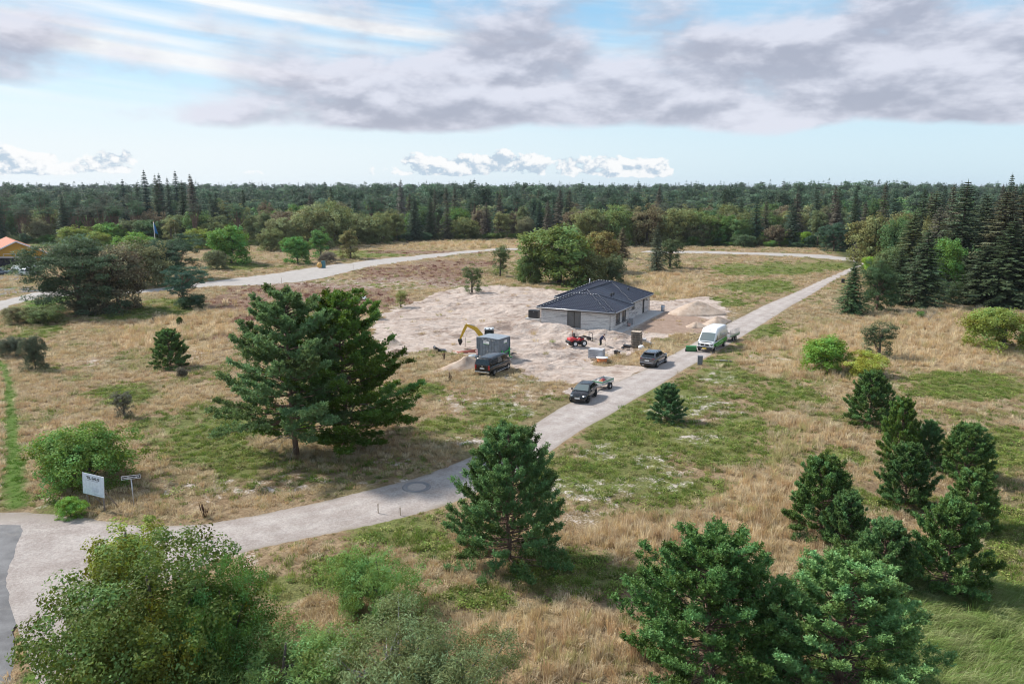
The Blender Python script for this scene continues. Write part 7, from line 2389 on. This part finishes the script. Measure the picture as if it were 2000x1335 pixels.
# dark carport wall in front
wx, wy = G(20, 524)
t = thing('carport', 'black timber carport in front of the yellow gable', 'carport', (wx, wy, hz(wx, wy)), math.radians(-3))
M_BT = plain('black_timber', (.012, .012, .02), .8)
g = Geo()
for k in range(40):
    g.box((-9 + k * .4, 0, 1.15), (.37, .06, 2.3))
part('cladding', g, M_BT, t)['kind'] = 'stuff'
part('roof', Geo().box((-1, 1.8, 2.4), (16.6, 4.0, .18)), M_BT, t)
for xx in (-9, -3, 3, 6.8):
    part('post', Geo().box((xx, 3.5, 1.1), (.14, .14, 2.6)), M_BT, t)
# covered boat beside it
bx_, by_ = G(47, 530)
t = thing('covered_boat', 'white tarpaulin-covered boat beside the carport', 'boat', (bx_, by_, hz(bx_, by_)), math.radians(15))
part('cover', Geo().loft([[(-2.6, -.9, .7), (-2.6, 0, 1.5), (-2.6, .9, .7)], [(0, -1.1, .7), (0, 0, 2.0), (0, 1.1, .7)], [(2.2, -.6, .8), (2.2, 0, 1.6), (2.2, .6, .8)], [(3.0, -.05, .9), (3.0, 0, 1.2), (3.0, .05, .9)]], smooth=False), M_WHITE, t)
part('hull', Geo().loft([[(-2.6, -.85, .7), (-2.6, 0, .25), (-2.6, .85, .7)], [(0, -1.05, .7), (0, 0, .2), (0, 1.05, .7)], [(2.2, -.55, .8), (2.2, 0, .35), (2.2, .55, .8)], [(2.95, -.04, .9), (2.95, 0, .8), (2.95, .04, .9)]], smooth=False), plain('hull_grey', (.35, .36, .40), .4), t)
part('support', Geo().box((-1, 0, .12), (.2, 1.4, .24)).box((1.2, 0, .14), (.2, 1.0, .28)), M_OLDWOOD, t)
SUVST = [(-2.2, .48, .98, .78), (-2.15, .30, 1.04, .86), (-1.5, .24, 1.05, .91), (0, .22, 1.02, .92), (.9, .24, 1.0, .91), (1.55, .26, .95, .89), (1.95, .30, .84, .84), (2.2, .42, .70, .70)]
for px, py, pt, lab, rz in ((6, 535, M_PBLUE, 'blue-grey car parked by the black carport', -.12), (58, 537, M_PWHITE, 'white car half hidden behind the big spreading pine', -.1)):
    x, y = G(px, py)
    c = Car('parked_car', lab, 'car', loc3(x, y), rz, SUVST, ((-2.12, 1.05), (-1.6, 1.50), (.2, 1.54), (1.1, 1.0)), .87, .66, pt)
    c.windows([(-1.5, -.60), (-.52, .40)]); c.screen(); c.screen(False, name='rear_window'); c.wheels((-1.33, 1.33), .34, .23, .92)
    c.pair('headlight', (2.02, .62, .84), (.3, .3, .13), M_LAMP, .04, -.4); c.pair('tail_light', (-2.16, .66, .95), (.1, .26, .14), M_RED); c.mirrors(.75, 1.05, .91)
# flagpoles
for px, base, top, lab, flag in ((304, 482, 433, 'white flagpole with a drooping blue flag', True), (344, 478, 431, 'bare pale flagpole right of the blue flag', False)):
    x, y = G(px, base)
    H_ = height_at(top, y)
    t = thing('flagpole', lab, 'flagpole', (x, y, hz(x, y)))
    part('pole', Geo().cyl((0, 0, 0), (0, 0, H_), .14, 8, r2=.08), M_WHITE if flag else plain('pole_cream', (.6, .55, .36), .5), t)
    part('finial', Geo().lathe([(.001, H_ - .02), (.14, H_ + .08), (.1, H_ + .2), (.001, H_ + .26)], sides=8), M_ORANGE, t)
    if flag:
        rings = []
        for k in range(9):
            f_ = k / 8
            rings.append([(.1 + (.25 + .9 * f_ ** .7) * q, .12 * math.sin(q * 9 + f_ * 3), H_ - .3 - 3.3 * f_ - .5 * q) for q in np.linspace(0, 1, 7)])
        R_ = np.array(rings)
        both = np.concatenate([R_, R_[:, ::-1] + np.array([0, .02, 0])], 1)
        part('flag', Geo().loft(both), plain('flag_blue', (.01, .14, .36), .7), t)
# grey roofed building behind the bright hedge
x, y = G(1596, 470)
t = thing('low_building', 'low building with grey roof behind the bright hedge', 'building', (x, y + 8, hz(x, y)), .05)
part('wall', Geo().box((0, 0, 1.2), (13, 6, 2.8)), plain('dark_wall', (.10, .09, .08), .8), t)
part('roof', Geo().prism([(-3.5, 2.6), (3.5, 2.6), (0, 4.2)], -7, 7, 'X'), plain('fibre_cement', (.25, .25, .26), .8), t)
part('window', Geo().box((-3, -3.02, 1.4), (1.4, .06, 1.0)), M_GLASS, t)
# white sheet in the heather
x, y = G(697, 586)
t = thing('plastic_sheet', 'white plastic sheet lying in the heather behind the tall pines', 'sheet', (x, y, hz(x, y)), .4)
q = np.linspace(0, 1, 9)
X_, Y_ = np.meshgrid(q, q)
V = np.stack([(X_ - .5) * 3.2, (Y_ - .5) * 1.3, .15 + .5 * vnoise(X_ * 3, Y_ * 3, 8)], -1)
i = np.arange(8)[None] + np.arange(8)[:, None] * 9
part('film', Geo().add(V.reshape(-1, 3), np.stack([i, i + 1, i + 10, i + 9], -1).reshape(-1, 4), smooth=True), M_WHITE, t)
# ------------------------------------------------------------------ the air
def haze():
    m_ = bpy.data.materials.new('thin_haze')
    m_.use_nodes = True
    nt = m_.node_tree
    nt.nodes.clear()
    o = nt.nodes.new('ShaderNodeOutputMaterial')
    v = nt.nodes.new('ShaderNodeVolumePrincipled')
    v.inputs['Color'].default_value = (0.80, 0.88, 1.0, 1)
    v.inputs['Density'].default_value = 0.00007
    v.inputs['Anisotropy'].default_value = 0.2
    nt.links.new(v.outputs[0], o.inputs['Volume'])
    g = Geo().box((0, 7000, 20), (22000, 17000, 46))
    tag(link('haze', g.mesh('haze', m_)), 'thin pale haze over the land', None, kind='stuff')


haze()
